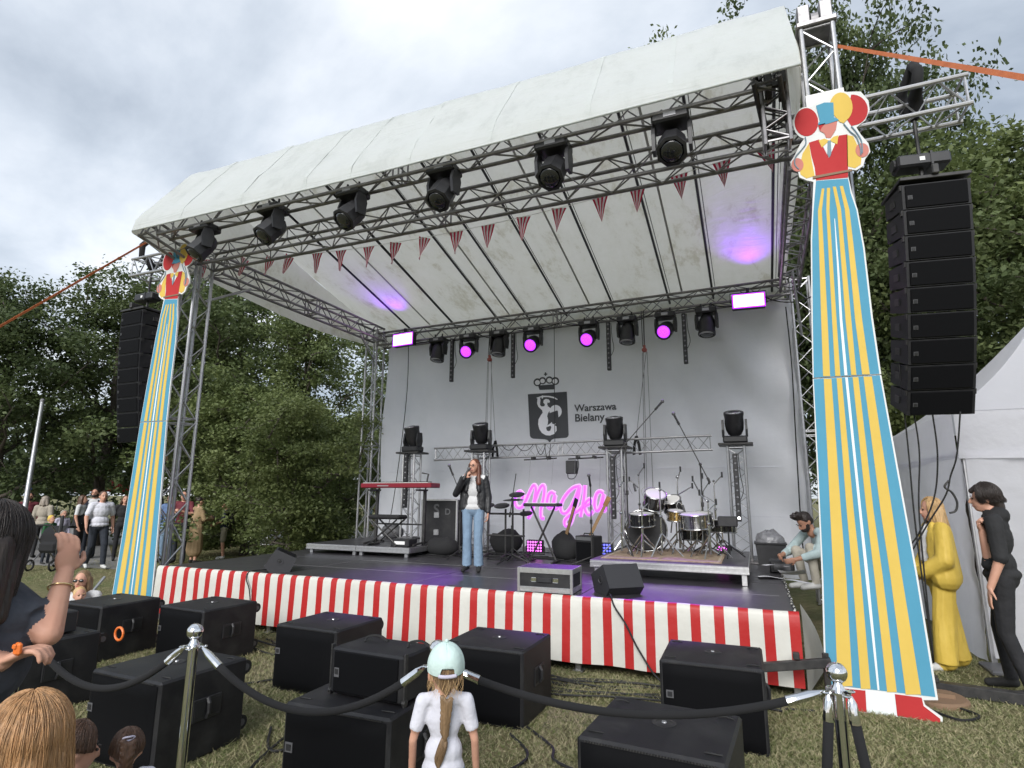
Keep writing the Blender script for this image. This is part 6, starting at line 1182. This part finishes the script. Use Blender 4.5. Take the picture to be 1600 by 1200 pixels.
B_ = [('c', tuple(a), tuple(b), r1*s*1.4, r2*s*1.4, 'hair_light') for a, b, r1, r2 in braid(Hf, [(0, .10, -.10), (0, .10, -.15), (.005, .10, -.21), (.005, .10, -.25)], .022, 8)]; link('braid', remesh(B_, .006, 1, 'braid'), t)
rs2 = np.random.RandomState(9); tail = []
for i in range(500):
    a, r_ = rs2.uniform(0, 6.28), .016*math.sqrt(rs2.rand()); c2 = rs2.uniform(0, 1); tail.append(np.array([tuple(Hf(V3((.006+r_*cos(a)*w_+.03*sin(k_*2.2)*k_ if k_ < 1.0 else .03, .10+r_*sin(a)*w_, -.25-.12*k_-.02*c2*k_)))) for k_, w_ in ((0, .6), (.25, 1.3), (.5, 1.4), (.75, 1.2), (1.0, 1.0))]))
hair_curves('braid_tail', tail, .0012, 'hair_light', t)
k = MB()                                             # cap: six panels over the skull with an opening and strap at the back
def capv(u, v):
    az = -pi+2*pi*u; th = .02+v*1.72; p = V3((.090*sin(th)*sin(az), .012-.106*sin(th)*cos(az), .032+.108*cos(th)))
    if v > .82 and abs(abs(az)-pi) < .42: p.z += .042*(v-.82)/.18*(1-(abs(abs(az)-pi)/.42)**2)**.5*1.3
    sm = abs(sin(az*3)); p *= 1-.012*(1-min(1, sm*5)); return Hf(p)
k.grid(capv, 60, 18); k.build('cap_crown', 'cap_mint', t, smooth=True)
k = MB(); k.grid(lambda u, v: Hf(V3((.075*(u-.5)*2, -.085-.075*v*(1-(2*u-1)**2*.6)-.02, .035-.02*v-.02*(2*u-1)**2))), 10, 5); k.build('cap_peak', 'cap_mint', t, smooth=True)
k = MB(); k.tube([Hf(V3((.091*sin(a), .012-.108*cos(a), .018))) for a in [pi-.46+.92*i/12 for i in range(13)]], .008, 6); k.build('cap_strap', 'tee_lilac', t, smooth=True)
k = MB(); k.sph(Hf(V3((0, .012, .145))), .009, 8, 6); k.build('cap_button', 'cap_mint', t, smooth=True)

# --- woman with sunglasses and child behind the far left subwoofer
q = atd(132, 886, 9.0)
t, Hf, Rh, s = human('woman with sunglasses in white top sitting on the grass by the left board', 1.66, (q.x, q.y, q.z-.92), R_(35), J=dict(hip=(0, 0, .14), hpL=(.09, 0, .14), hpR=(-.09, 0, .14), chest=(0, .0, .45), neck=(0, 0, .63), head=(0, -.02, .785), shL=(.175, .0, .6), shR=(-.175, .0, .6), elL=(.24, -.1, .36), elR=(-.24, -.1, .36), wrL=(.12, -.28, .3), wrR=(-.12, -.28, .3), knL=(.2, -.38, .2), knR=(-.2, -.38, .2), anL=(-.05, -.35, .07), anR=(.05, -.42, .07), ftL=(-.15, -.38, .05), ftR=(.15, -.46, .05)), top='tee_white', pants='jeans', shoes='shoe_white', hair='hair_light', style='long', vox=.011, sl_len=.95)
k = MB()
for sx in (-1, 1): k.sph(Hf(V3((sx*.034, -.092, .006))), (.026*s, .010*s, .017*s), 10, 6)
k.box(Hf(V3((0, -.096, .012))), (.03*s, .008*s, .008*s)); k.build('sunglasses', 'glass_dark', t, smooth=True)
q = atd(126, 916, 8.85)
human('small blond child sitting in front of the woman with sunglasses', 1.0, (q.x, q.y, q.z-.57), R_(70), J=dict(hip=(0, 0, .14), hpL=(.09, 0, .14), hpR=(-.09, 0, .14), chest=(0, .0, .45), neck=(0, 0, .63), head=(0, -.02, .80), shL=(.15, .0, .6), shR=(-.15, .0, .6), elL=(.22, -.1, .36), elR=(-.22, -.1, .36), wrL=(.12, -.28, .3), wrR=(-.12, -.28, .3), knL=(.2, -.38, .2), knR=(-.2, -.38, .2), anL=(.05, -.55, .07), anR=(-.05, -.55, .07), ftL=(.05, -.65, .09), ftR=(-.05, -.65, .09)), top='tee_child', pants='jeans', shoes='shoe_white', hair='hair_blond', style='short', vox=.010, big_head=1.35, bulk=.9)

# --- people on the path at the left
def walker(label, px, py, h, rz, D=None, **k):
    q = atz(px, py, 0) if D is None else atd(px, py, D); return human(label, h, (q.x, q.y, 0), rz, vox=k.pop('vox', .015), **k)
WJ = dict(knL=(.10, -.16, .52), anL=(.11, -.18, .10), ftL=(.13, -.34, .05), knR=(-.10, .02, .50), anR=(-.11, .22, .12), ftR=(-.12, .10, .04), elL=(.26, .10, 1.12), wrL=(.27, .02, .88), elR=(-.27, -.02, 1.12), wrR=(-.27, -.12, .90))
walker('man in white polo shirt and dark trousers walking across the path', 146, 889, 1.76, R_(72), J=WJ, top='polo_white', pants='trousers_navy', shoes='shoe_white', hair='hair_brown', style='short', sl_len=.4, bulk=1.12, body_bulk=1.12, beard=None, vox=.012, loose=.02)
walker('woman in black dungarees and white t-shirt with long hair near the stroller', 116, 875, 1.66, R_(130), top='tee_white', pants='trousers_black', shoes='shoe_black', hair='hair_brown', style='long', sl_len=.4, extra=[('c', (0, .03, 1.3), (0, .02, .95), .13, .15, 'trousers_black')], flare=.03)
walker('bearded man in dark jacket over white shirt behind the polo man', 135, 872, 1.84, R_(40), top='tee_white', sleeve='tee_navy', pants='trousers_navy', hair='hair_dark', style='short', beard='hair_dark', extra=[('c', (.12, 0, 1.35), (.13, 0, 1.0), .08, .08, 'tee_navy'), ('c', (-.12, 0, 1.35), (-.13, 0, 1.0), .08, .08, 'tee_navy')])
walker('person in beige jacket with grey hair walking away at the far left', 57, 872, 1.62, R_(215), top='jacket_beige', pants='trousers_black', hair='hair_grey', style='bob', loose=.03, hairprims=[('e', (0, .01, .05), (.098, .11, .085))])
walker('man with dark beard in brown shirt far behind the lamp post', 34, 855, 1.72, R_(60), D=21, top='shirt_wine', pants='trousers_navy', hair='hair_dark', style='short', beard='hair_dark')
walker('man in wine red shirt standing at the left tower filming with his hands', 277, 880, 1.78, R_(30), J=dict(elL=(.26, -.1, 1.14), wrL=(.07, -.30, 1.22), elR=(-.26, -.1, 1.14), wrR=(-.07, -.30, 1.22)), top='shirt_wine', pants='trousers_navy', hair='hair_dark', style='short', sl_len=.42, curl=(.9, .9), vox=.012)
walker('woman in long tan trench coat seen from behind near the tower', 302, 881, 1.63, R_(165), J=dict(elL=(.26, -.12, 1.13), wrL=(.16, -.32, 1.16), elR=(-.24, -.05, 1.12), wrR=(-.12, -.28, 1.12)), top='coat_tan', pants='coat_tan', pants_len=.5, shoes='shoe_black', hair='hair_dark', style='bun', loose=.03, vox=.012, extra=[('c', (0, .01, 1.15), (0, .02, .36), .15, .20, 'coat_tan'), ('c', (.06, .01, .9), (.1, .02, .34), .14, .15, 'coat_tan'), ('c', (-.06, .01, .9), (-.1, .02, .34), .14, .15, 'coat_tan'), ('c', (.15, .06, 1.36), (-.1, .15, 1.05), .012, .012, 'trousers_black')])
walker('boy in navy t-shirt and khaki shorts with backpack standing on the lawn', 346, 874, 1.50, R_(-45), J=dict(elR=(-.24, -.06, 1.12), wrR=(-.14, -.28, 1.02), elL=(.24, -.06, 1.12), wrL=(.12, -.28, 1.04)), top='tee_navy', pants='shorts_khaki', pants_len=.46, shoes='shoe_white', hair='hair_dark', style='short', sl_len=.4, loose=.02, vox=.012, extra=[('e', (0, .19, 1.2), (.13, .09, .2), 'trousers_black')])
walker('person in blue shirt half hidden behind the left tower', 256, 878, 1.70, R_(20), top='shirt_blue', pants='jeans', hair='hair_brown', style='short')
walker('woman in dark dress standing half behind the left clown board', 184, 876, 1.66, R_(60), top='trousers_black', pants='trousers_black', hair='hair_brown', style='bob')
walker('child with grey bonnet and lilac top by the stroller', 91, 862, 1.25, R_(80), D=19.5, top='tee_lilac', pants='trousers_navy', hair='jacket_beige', style='short', big_head=1.25)
walker('child in yellow hat and green top beside the beige jacket person', 73, 860, 1.15, R_(100), D=18.5, top='vest_green', pants='trousers_navy', hair='board_yellow', style='short', big_head=1.25)
walker('cyclist in dark blue shirt and pale shorts on the far path', 577, 828, 1.74, R_(150), J=WJ, top='tee_navy', pants='jeans_light', pants_len=.48, shoes='shoe_black', hair='tee_white', style='short', sl_len=.4)
# ================================================================== TREES
def leaf_mat(name, c1, c2, c3):
    m = bpy.data.materials.new(name); m.use_nodes = True; t = m.node_tree; b = t.nodes['Principled BSDF']; tcn = t.nodes.new('ShaderNodeTexCoord'); oi = t.nodes.new('ShaderNodeObjectInfo')
    n = t.nodes.new('ShaderNodeTexNoise'); n.inputs['Scale'].default_value = .75; n.inputs['Detail'].default_value = 5; t.links.new(tcn.outputs['Object'], n.inputs['Vector'])
    n2 = t.nodes.new('ShaderNodeTexNoise'); n2.inputs['Scale'].default_value = 9; n2.inputs['Detail'].default_value = 2; t.links.new(tcn.outputs['Object'], n2.inputs['Vector'])
    ad = t.nodes.new('ShaderNodeMath'); ad.operation = 'MULTIPLY_ADD'; ad.inputs[1].default_value = .45; t.links.new(n2.outputs[0], ad.inputs[0]); t.links.new(n.outputs[0], ad.inputs[2])
    rn = t.nodes.new('ShaderNodeMath'); rn.operation = 'MULTIPLY_ADD'; rn.inputs[1].default_value = .16; t.links.new(oi.outputs['Random'], rn.inputs[0]); t.links.new(ad.outputs[0], rn.inputs[2])
    r = t.nodes.new('ShaderNodeValToRGB'); t.links.new(rn.outputs[0], r.inputs[0]); e = r.color_ramp.elements; e[0].position = .62; e[0].color = (*c1, 1); e[1].position = 1.0; e[1].color = (*c3, 1); x = e.new(.8); x.color = (*c2, 1)
    t.links.new(r.outputs[0], b.inputs['Base Color']); b.inputs['Roughness'].default_value = .55; b.inputs['Specular IOR Level'].default_value = .35
    tr = t.nodes.new('ShaderNodeBsdfTranslucent'); t.links.new(r.outputs[0], tr.inputs[0]); ms = t.nodes.new('ShaderNodeMixShader'); ms.inputs[0].default_value = .38
    t.links.new(b.outputs[0], ms.inputs[1]); t.links.new(tr.outputs[0], ms.inputs[2]); t.links.new(ms.outputs[0], t.nodes['Material Output'].inputs[0]); MATS[name] = m
leaf_mat('leaves_dark', (.062, .088, .034), (.102, .136, .052), (.155, .188, .078))
leaf_mat('leaves_light', (.080, .110, .038), (.130, .166, .058), (.185, .22, .082))
mat('bark', (.055, .045, .036), .9, col2=(.095, .08, .065), vs_=9, bump=(20, .9, .04, (1, 1, .25)))
def leaves_mesh(name, C_, nper, spread, size, rs, m, flat=.55):
    """C_: cluster centres; a cloud of folded leaf quads round each"""
    n = len(C_)*nper; ctr = np.repeat(C_, nper, axis=0); sc = np.repeat(spread*(.6+.8*rs.rand(len(C_))), nper); d = rs.normal(size=(n, 3)); d *= np.minimum(1, 1.7/np.linalg.norm(d, axis=1))[:, None]; d[:, 2] *= flat; d *= (.45+.55*rs.rand(n))[:, None]*.62
    p = ctr+d*sc[:, None]; p[:, 2] = np.maximum(p[:, 2], .25)
    nz_ = rs.normal(size=(n, 3))*.55+np.array((0, 0, .75))+d*.35; nz_ /= np.linalg.norm(nz_, axis=1)[:, None]; a = rs.normal(size=(n, 3)); u = np.cross(nz_, a); u /= np.linalg.norm(u, axis=1)[:, None]; v = np.cross(nz_, u)
    L_ = size*(.6+.7*rs.rand(n)); W_ = L_*(.50+.2*rs.rand(n)); V_ = np.empty((n, 4, 3), np.float32); V_[:, 0] = p-u*(L_*.5)[:, None]; V_[:, 1] = p+v*(W_*.5)[:, None]-nz_*(L_*.10)[:, None]; V_[:, 2] = p+u*(L_*.5)[:, None]-nz_*(L_*.18)[:, None]; V_[:, 3] = p-v*(W_*.5)[:, None]-nz_*(L_*.10)[:, None]
    me = bpy.data.meshes.new(name); me.vertices.add(4*n); me.vertices.foreach_set('co', V_.ravel()); me.loops.add(4*n); me.loops.foreach_set('vertex_index', np.arange(4*n, dtype=np.int32)); me.polygons.add(n); me.polygons.foreach_set('loop_start', np.arange(0, 4*n, 4, dtype=np.int32)); me.materials.append(M_(m)); me.update(calc_edges=True); return me
def tree_proto(seed, H_, R_c, base, m, nlimb=10, nsub=7, nper=46, spread=.85, size=.20, trunk_r=.20, drop=.0):
    rs = np.random.RandomState(seed); tk = MB(); path = [V3((0, 0, 0))]; x = y = 0
    for i in range(1, 9): x += rs.normal()*.10; y += rs.normal()*.10; path.append(V3((x, y, H_*.86*i/8)))
    tk.tube(path, [trunk_r*(1-.86*i/8)*(1.35 if i == 0 else 1) for i in range(9)], 9); C_ = []
    def at_h(z): f_ = min(7.99, max(0, z/(H_*.86)*8)); i = int(f_); return path[i].lerp(path[i+1], f_-i)
    for i in range(nlimb):
        f_ = base+(.97-base)*(i+rs.rand()*.6)/nlimb; z0 = H_*f_*.84; p0 = at_h(z0); a = i*2.4+rs.normal()*.4; prof_ = math.sin(pi*min(1, max(.0, (f_-base)/(1.0-base))*.80+.20))**.7; L_ = R_c*prof_*(.75+.4*rs.rand())
        d = V3((cos(a), sin(a), .35+.5*f_-drop)).normalized(); pts = [p0]; 
        for k_ in range(1, 6): pts.append(p0+d*L_*k_/5+V3((rs.normal()*.1, rs.normal()*.1, .05*k_*k_*.3-drop*.1*k_)))
        tk.tube(pts, [trunk_r*.42*(1-f_*.5)*(1-.8*k_/5) for k_ in range(6)], 6)
        for j_ in range(nsub):
            g = .25+.75*(j_+rs.rand())/nsub; q = pts[min(4, int(g*5))].lerp(pts[min(5, int(g*5)+1)], g*5-int(g*5)) if g < 1 else pts[-1]
            dd = V3((rs.normal(), rs.normal(), rs.normal()*.7+.25)).normalized()*R_c*(.18+.25*rs.rand()); tk.tube([q, q+dd*.5+V3((0, 0, .05)), q+dd], [.03, .018, .006], 4); C_ += [q+dd, q+dd*.55, q+dd*1.25+V3((rs.normal()*.3, rs.normal()*.3, rs.normal()*.2))]
    for i in range(10): C_.append(path[-1]+V3((rs.normal()*.7, rs.normal()*.7, rs.rand()*H_*.12)))
    C_ = np.array([tuple(c) for c in C_]); return tk.mesh('trunk', 'bark', True), leaves_mesh('crown', C_, nper, spread, size, rs, m)
PT = [tree_proto(11, 11, 3.6, .22, 'leaves_dark', 13, 8, 105, .76, .15), tree_proto(23, 11, 4.0, .18, 'leaves_dark', 13, 8, 100, .80, .155, .24), tree_proto(37, 11, 3.3, .15, 'leaves_light', 13, 8, 105, .72, .145, .18)]
PB = tree_proto(51, 5.2, 2.7, .06, 'leaves_light', 13, 9, 125, .54, .105, .09, drop=.18)
def tree(label, px, topy, D, proto, rz, wide=1., name='park_tree', group='park trees round the stage'):
    top_ = atd(px, topy, D); h = top_.z; m_ = proto; k_ = h/(11.2 if proto is not PB else 5.4)
    t = thing(name, label, 'tree', (top_.x, top_.y, 0), rz, group); link('trunk', m_[0], t); link('crown', m_[1], t); t.scale = (k_*wide, k_*wide, k_); return t
for a in [('broad dark tree at the far left edge behind the strap', -70, 415, 25, PT[0], .3, 1.1), ('dark leafy tree left of the lamp post', 45, 425, 23, PT[1], 1.2, 1.0), ('tall tree rising behind the left loudspeaker column', 205, 425, 24, PT[1], 3.0, 1.0),
          ('tall dark tree right behind the left tower', 300, 405, 26, PT[0], 5.0, 1.1), ('light green tree between left tower and backdrop', 395, 420, 22, PT[1], .9, 1.0), ('light leafy tree beside the backdrop edge', 480, 455, 19, PT[2], 1.7, .9), ('tree half hidden behind the left edge of the backdrop', 650, 430, 27, PT[1], 3.9, 1.1),
          ('dark tree showing between the backdrop and the large clown board', 1262, 330, 21, PT[0], 1.4, .8), ('tall tree peeping over the canopy top right of its middle', 1000, 68, 17, PT[2], 2.0, .6), ('tall tree topping the canopy near its right end', 1140, 40, 18, PT[0], .7, .6), ('tall tree behind the right tower head', 1290, 10, 16.5, PT[1], 1.9, .5), ('dark tree behind the right outrigger truss', 1435, 195, 17, PT[0], 3.3, .9), ('dense green tree right of the right loudspeaker column', 1545, 190, 15, PT[2], 4.1, 1.0), ('dense green tree at the right edge above the tent', 1650, 195, 14, PT[1], 5.2, 1.0), ('dark tree seen between large clown board and loudspeaker column', 1370, 270, 19, PT[1], .2, .9),]: tree(*a)
tree('light green shrub overhanging the lawn left of the keyboard riser', 470, 610, 15.2, PB, .5, 1.0, 'leafy_shrub', 'bushy shrubs left of the stage'); tree('bushy dark green shrub behind the boy in shorts', 405, 600, 18.5, PB, 2.5, 1.2, 'leafy_shrub', 'bushy shrubs left of the stage'); tree('shrub at the rear left corner of the stage', 530, 650, 19, PB, 4.1, .9, 'leafy_shrub', 'bushy shrubs left of the stage')
tree('low shrub behind the people at the left tower', 330, 690, 23, PB, 1.1, 1.2, 'leafy_shrub', 'bushy shrubs left of the stage')
rs = np.random.RandomState(77); far = []
for px in list(range(-260, 700, 14)) + list(range(1330, 1900, 14)):
    for k_ in range(5): D = rs.uniform(36, 46); b_ = atd(px+rs.uniform(-10, 10), 770, D); far.append((b_.x, b_.y, rs.uniform(1.6 if px < 700 else .8, 6.0)))
o = bpy.data.objects.new('distant_woods', leaves_mesh('distant_woods', np.array(far), 40, 2.1, .5, rs, 'leaves_dark', .8)); COL.objects.link(o); tag(o, 'dark mass of distant trees closing the park behind everything', 'woods', kind='stuff')

# ================================================================== TENT
mat('tent_white', (.80, .80, .84), .6, bump=(5, .5, .05), trans=.62, spec=.25)
TX, TY, TS = 2.12, 7.75, 3.0
tn = thing('white_tent', 'white pavilion tent with closed fabric walls at the right edge', 'tent', (TX, TY, 0))
def wrk(a, z, s_): return .05*fbm(a*1.6+s_, z*.9, s_)+.018*fbm(a*6, z*5, s_+2)
k = MB(); k.grid(lambda u, v: V3((-.02+wrk(u*3, v*2.3, 3)-.10*(1-v)**2*sin(u*9), u*TS, .05+2.15*v)), 40, 30); k.build('side_wall', 'tent_white', tn, smooth=True)
k = MB(); k.grid(lambda u, v: V3((.02+u*TS, wrk(u*3, v*2.3, 8)-.08*(1-v)**2, .10+2.1*v)), 40, 30); k.build('front_wall', 'tent_white', tn, smooth=True)
for (a, b) in ((0, 0), (TS, 0), (0, TS), (TS, TS)): k = MB(); k.box((a+.03, b+.03, 1.1), (.05, .05, 2.2)); k.build('pole', 'alu', tn)
k = MB(); k.grid(lambda u, v: V3((-.045+.012*sin(u*12), u*TS, 2.12+.52*v+.012*sin(u*7))), 24, 6); k.build('valance', 'tent_white', tn, smooth=True)
k = MB(); k.grid(lambda u, v: V3((-.04+u*(TS+.08), -.045+.012*sin(u*11), 2.12+.52*v)), 24, 6); k.build('valance', 'tent_white', tn, smooth=True)
ap = V3((TS/2, TS/2, 4.15))
for i, (c0, c1) in enumerate((((0, 0), (TS, 0)), ((TS, 0), (TS, TS)), ((TS, TS), (0, TS)), ((0, TS), (0, 0)))):
    def rf(u, v, c0=c0, c1=c1):
        e_ = V3((c0[0]+(c1[0]-c0[0])*u, c0[1]+(c1[1]-c0[1])*u, 2.64)); e_ = e_+(e_-V3((TS/2, TS/2, 2.64)))*.03; p = e_.lerp(ap, v); p.z -= .14*sin(v*pi)*(1+.3*sin(u*pi)); return p
    k = MB(); k.grid(rf, 16, 10); k.build('roof_panel', 'tent_white', tn, smooth=True)
t = thing('tent_weight', 'flat grey ballast weight at the front corner of the tent', 'weight', (TX+.15, TY-.22, 0)); k = MB(); k.box((0, 0, .03), (.55, .38, .05), b=.015); k.build('plate', 'grey_plastic', t); k = MB(); k.box((0, .05, .075), (.2, .1, .04), b=.01); k.build('grip', 'grey_plastic', t)

# ================================================================== PARK FURNITURE
q = atd(66, 628, 19); b_ = V3((q.x, q.y, 0)); t = thing('lamp_post', 'plain grey metal lamp post rising in front of the left trees', 'lamp post', b_)
k = MB(); k.lathe([(.085, 0), (.085, .9), (.062, .95), (.045, q.z)], (0, 0, 0), (0, 0, 1), 12); k.build('pole', 'alu', t, smooth='auto'); k = MB(); k.lathe([(.05, 0), (.05, .05), (.03, .08)], (0, 0, q.z), (0, 0, 1), 10); k.build('cap', 'alu_shaded', t)
mat('red_cloth', (.50, .03, .03), .6, trans=.3); mat('blue_cloth', (.04, .10, .42), .6)
for px, py, D, m_, lb, h_ in ((178, 752, 44, 'red_cloth', 'red market tent roof showing between the trees behind the polo man', 2.7), (30, 748, 46, 'blue_cloth', 'blue market tent at the far left among the trees', 3.0)):
    q = atd(px, py, D); t = thing('market_tent', lb, 'tent', (q.x, q.y, 0), .6, 'far market tents'); k = MB(); k.add([(-1.6, -1.6, 2.1), (1.6, -1.6, 2.1), (1.6, 1.6, 2.1), (-1.6, 1.6, 2.1), (0, 0, h_)], [(0, 1, 4), (1, 2, 4), (2, 3, 4), (3, 0, 4)]); k.build('roof', m_, t)
    k = MB(); 
    for a, b in (((-1.6, -1.6), (1.6, -1.6)), ((1.6, -1.6), (1.6, 1.6)), ((1.6, 1.6), (-1.6, 1.6)), ((-1.6, 1.6), (-1.6, -1.6))): k.add([(*a, 1.8), (*b, 1.8), (*b, 2.1), (*a, 2.1)], [(0, 1, 2, 3)])
    k.build('valance', m_, t)
    for a in ((-1.5, -1.5), (1.5, -1.5), (1.5, 1.5), (-1.5, 1.5)): k = MB(); k.cyl((*a, 0), (*a, 2.1), .03, n=6); k.build('pole', 'alu', t)
# bicycle
q = atz(437, 869, 0); t = thing('bicycle', 'pale framed city bicycle parked on the lawn by the shrubs', 'bicycle', (q.x, q.y, 0), R_(62))
for x in (-.52, .52):
    k = MB(); k.tube([(x+.33*cos(a), 0, .345+.33*sin(a)) for a in [2*pi*i/28 for i in range(29)]], .017, 6); w_ = k.build('wheel', 'rubber', t, smooth=True)
    for i in range(10): a = 2*pi*i/10; k = MB(); k.cyl((x, 0, .345), (x+.32*cos(a), 0, .345+.32*sin(a)), .003, n=4, caps=False); k.build('spoke', 'alu', w_)
k = MB(); k.tube([(-.52, 0, .345), (-.08, 0, .30), (.36, 0, .70)], .018, 6); k.tube([(-.08, 0, .30), (-.2, 0, .85)], .018, 6); k.tube([(-.2, 0, .72), (-.52, 0, .345)], .014, 6); k.tube([(.52, 0, .345), (.38, 0, .72), (.33, 0, 1.02)], .018, 6); k.build('frame', 'alu_bright', t, smooth=True)
k = MB(); k.tube([(.20, -.30, 1.02), (.30, -.2, 1.06), (.34, 0, 1.04), (.30, .2, 1.06), (.20, .30, 1.02)], .013, 6); k.build('handlebar', 'alu_bright', t, smooth=True); k = MB(); k.sph((-.22, 0, .90), (.14, .08, .04), 10, 6); k.build('saddle', 'rubber', t, smooth=True); k = MB(); k.box((.44, 0, .86), (.24, .28, .18), b=.02); k.build('basket', 'black_steel', t); k = MB(); k.tube(spline([(-.52-.36*cos(a), 0, .345+.36*sin(a)) for a in (.1, .8, 1.5, 2.2)], 4), .022, 5); k.build('mudguard', 'alu_bright', t, smooth=True)
# pushchair
q = atd(88, 868, 17.2); t = thing('pushchair', 'black pushchair with folded hood standing on the path', 'pushchair', (q.x, q.y, 0), R_(200))
k = MB(); k.grid(lambda u, v: V3((-.24+.48*u, .30*cos(v*2.2)-.05, .62+.34*sin(v*2.2))), 8, 10); k.build('hood', 'black_fabric', t, smooth=True); k = MB(); k.box((0, .05, .5), (.44, .55, .25), b=.06); k.build('seat', 'black_fabric', t)
for sx in (-1, 1):
    for y in (-.35, .38): k = MB(); k.tube([(sx*.27, y+.11*cos(a), .12+.11*sin(a)) for a in [2*pi*i/14 for i in range(15)]], .022, 5); k.build('wheel', 'rubber', t)
    k = MB(); k.tube([(sx*.26, -.35, .14), (sx*.25, .1, .5), (sx*.25, .55, 1.0)], .014, 6); k.tube([(sx*.26, .38, .14), (sx*.25, .05, .5)], .014, 6); k.build('frame_tube', 'alu_shaded', t)
k = MB(); k.cyl((-.25, .55, 1.0), (.25, .55, 1.0), .018, n=8); k.build('push_bar', 'rubber', t)
k = MB(); k.cyl(aty(143, 926, 6.1), aty(163, 902, 6.4), .022, n=8); tag(k.build('board_prop', 'alu', origin=aty(143, 926, 6.1)), 'pale metal prop leaning behind the foot of the left clown board', 'prop')
if TMPSC: bpy.data.scenes.remove(TMPSC)
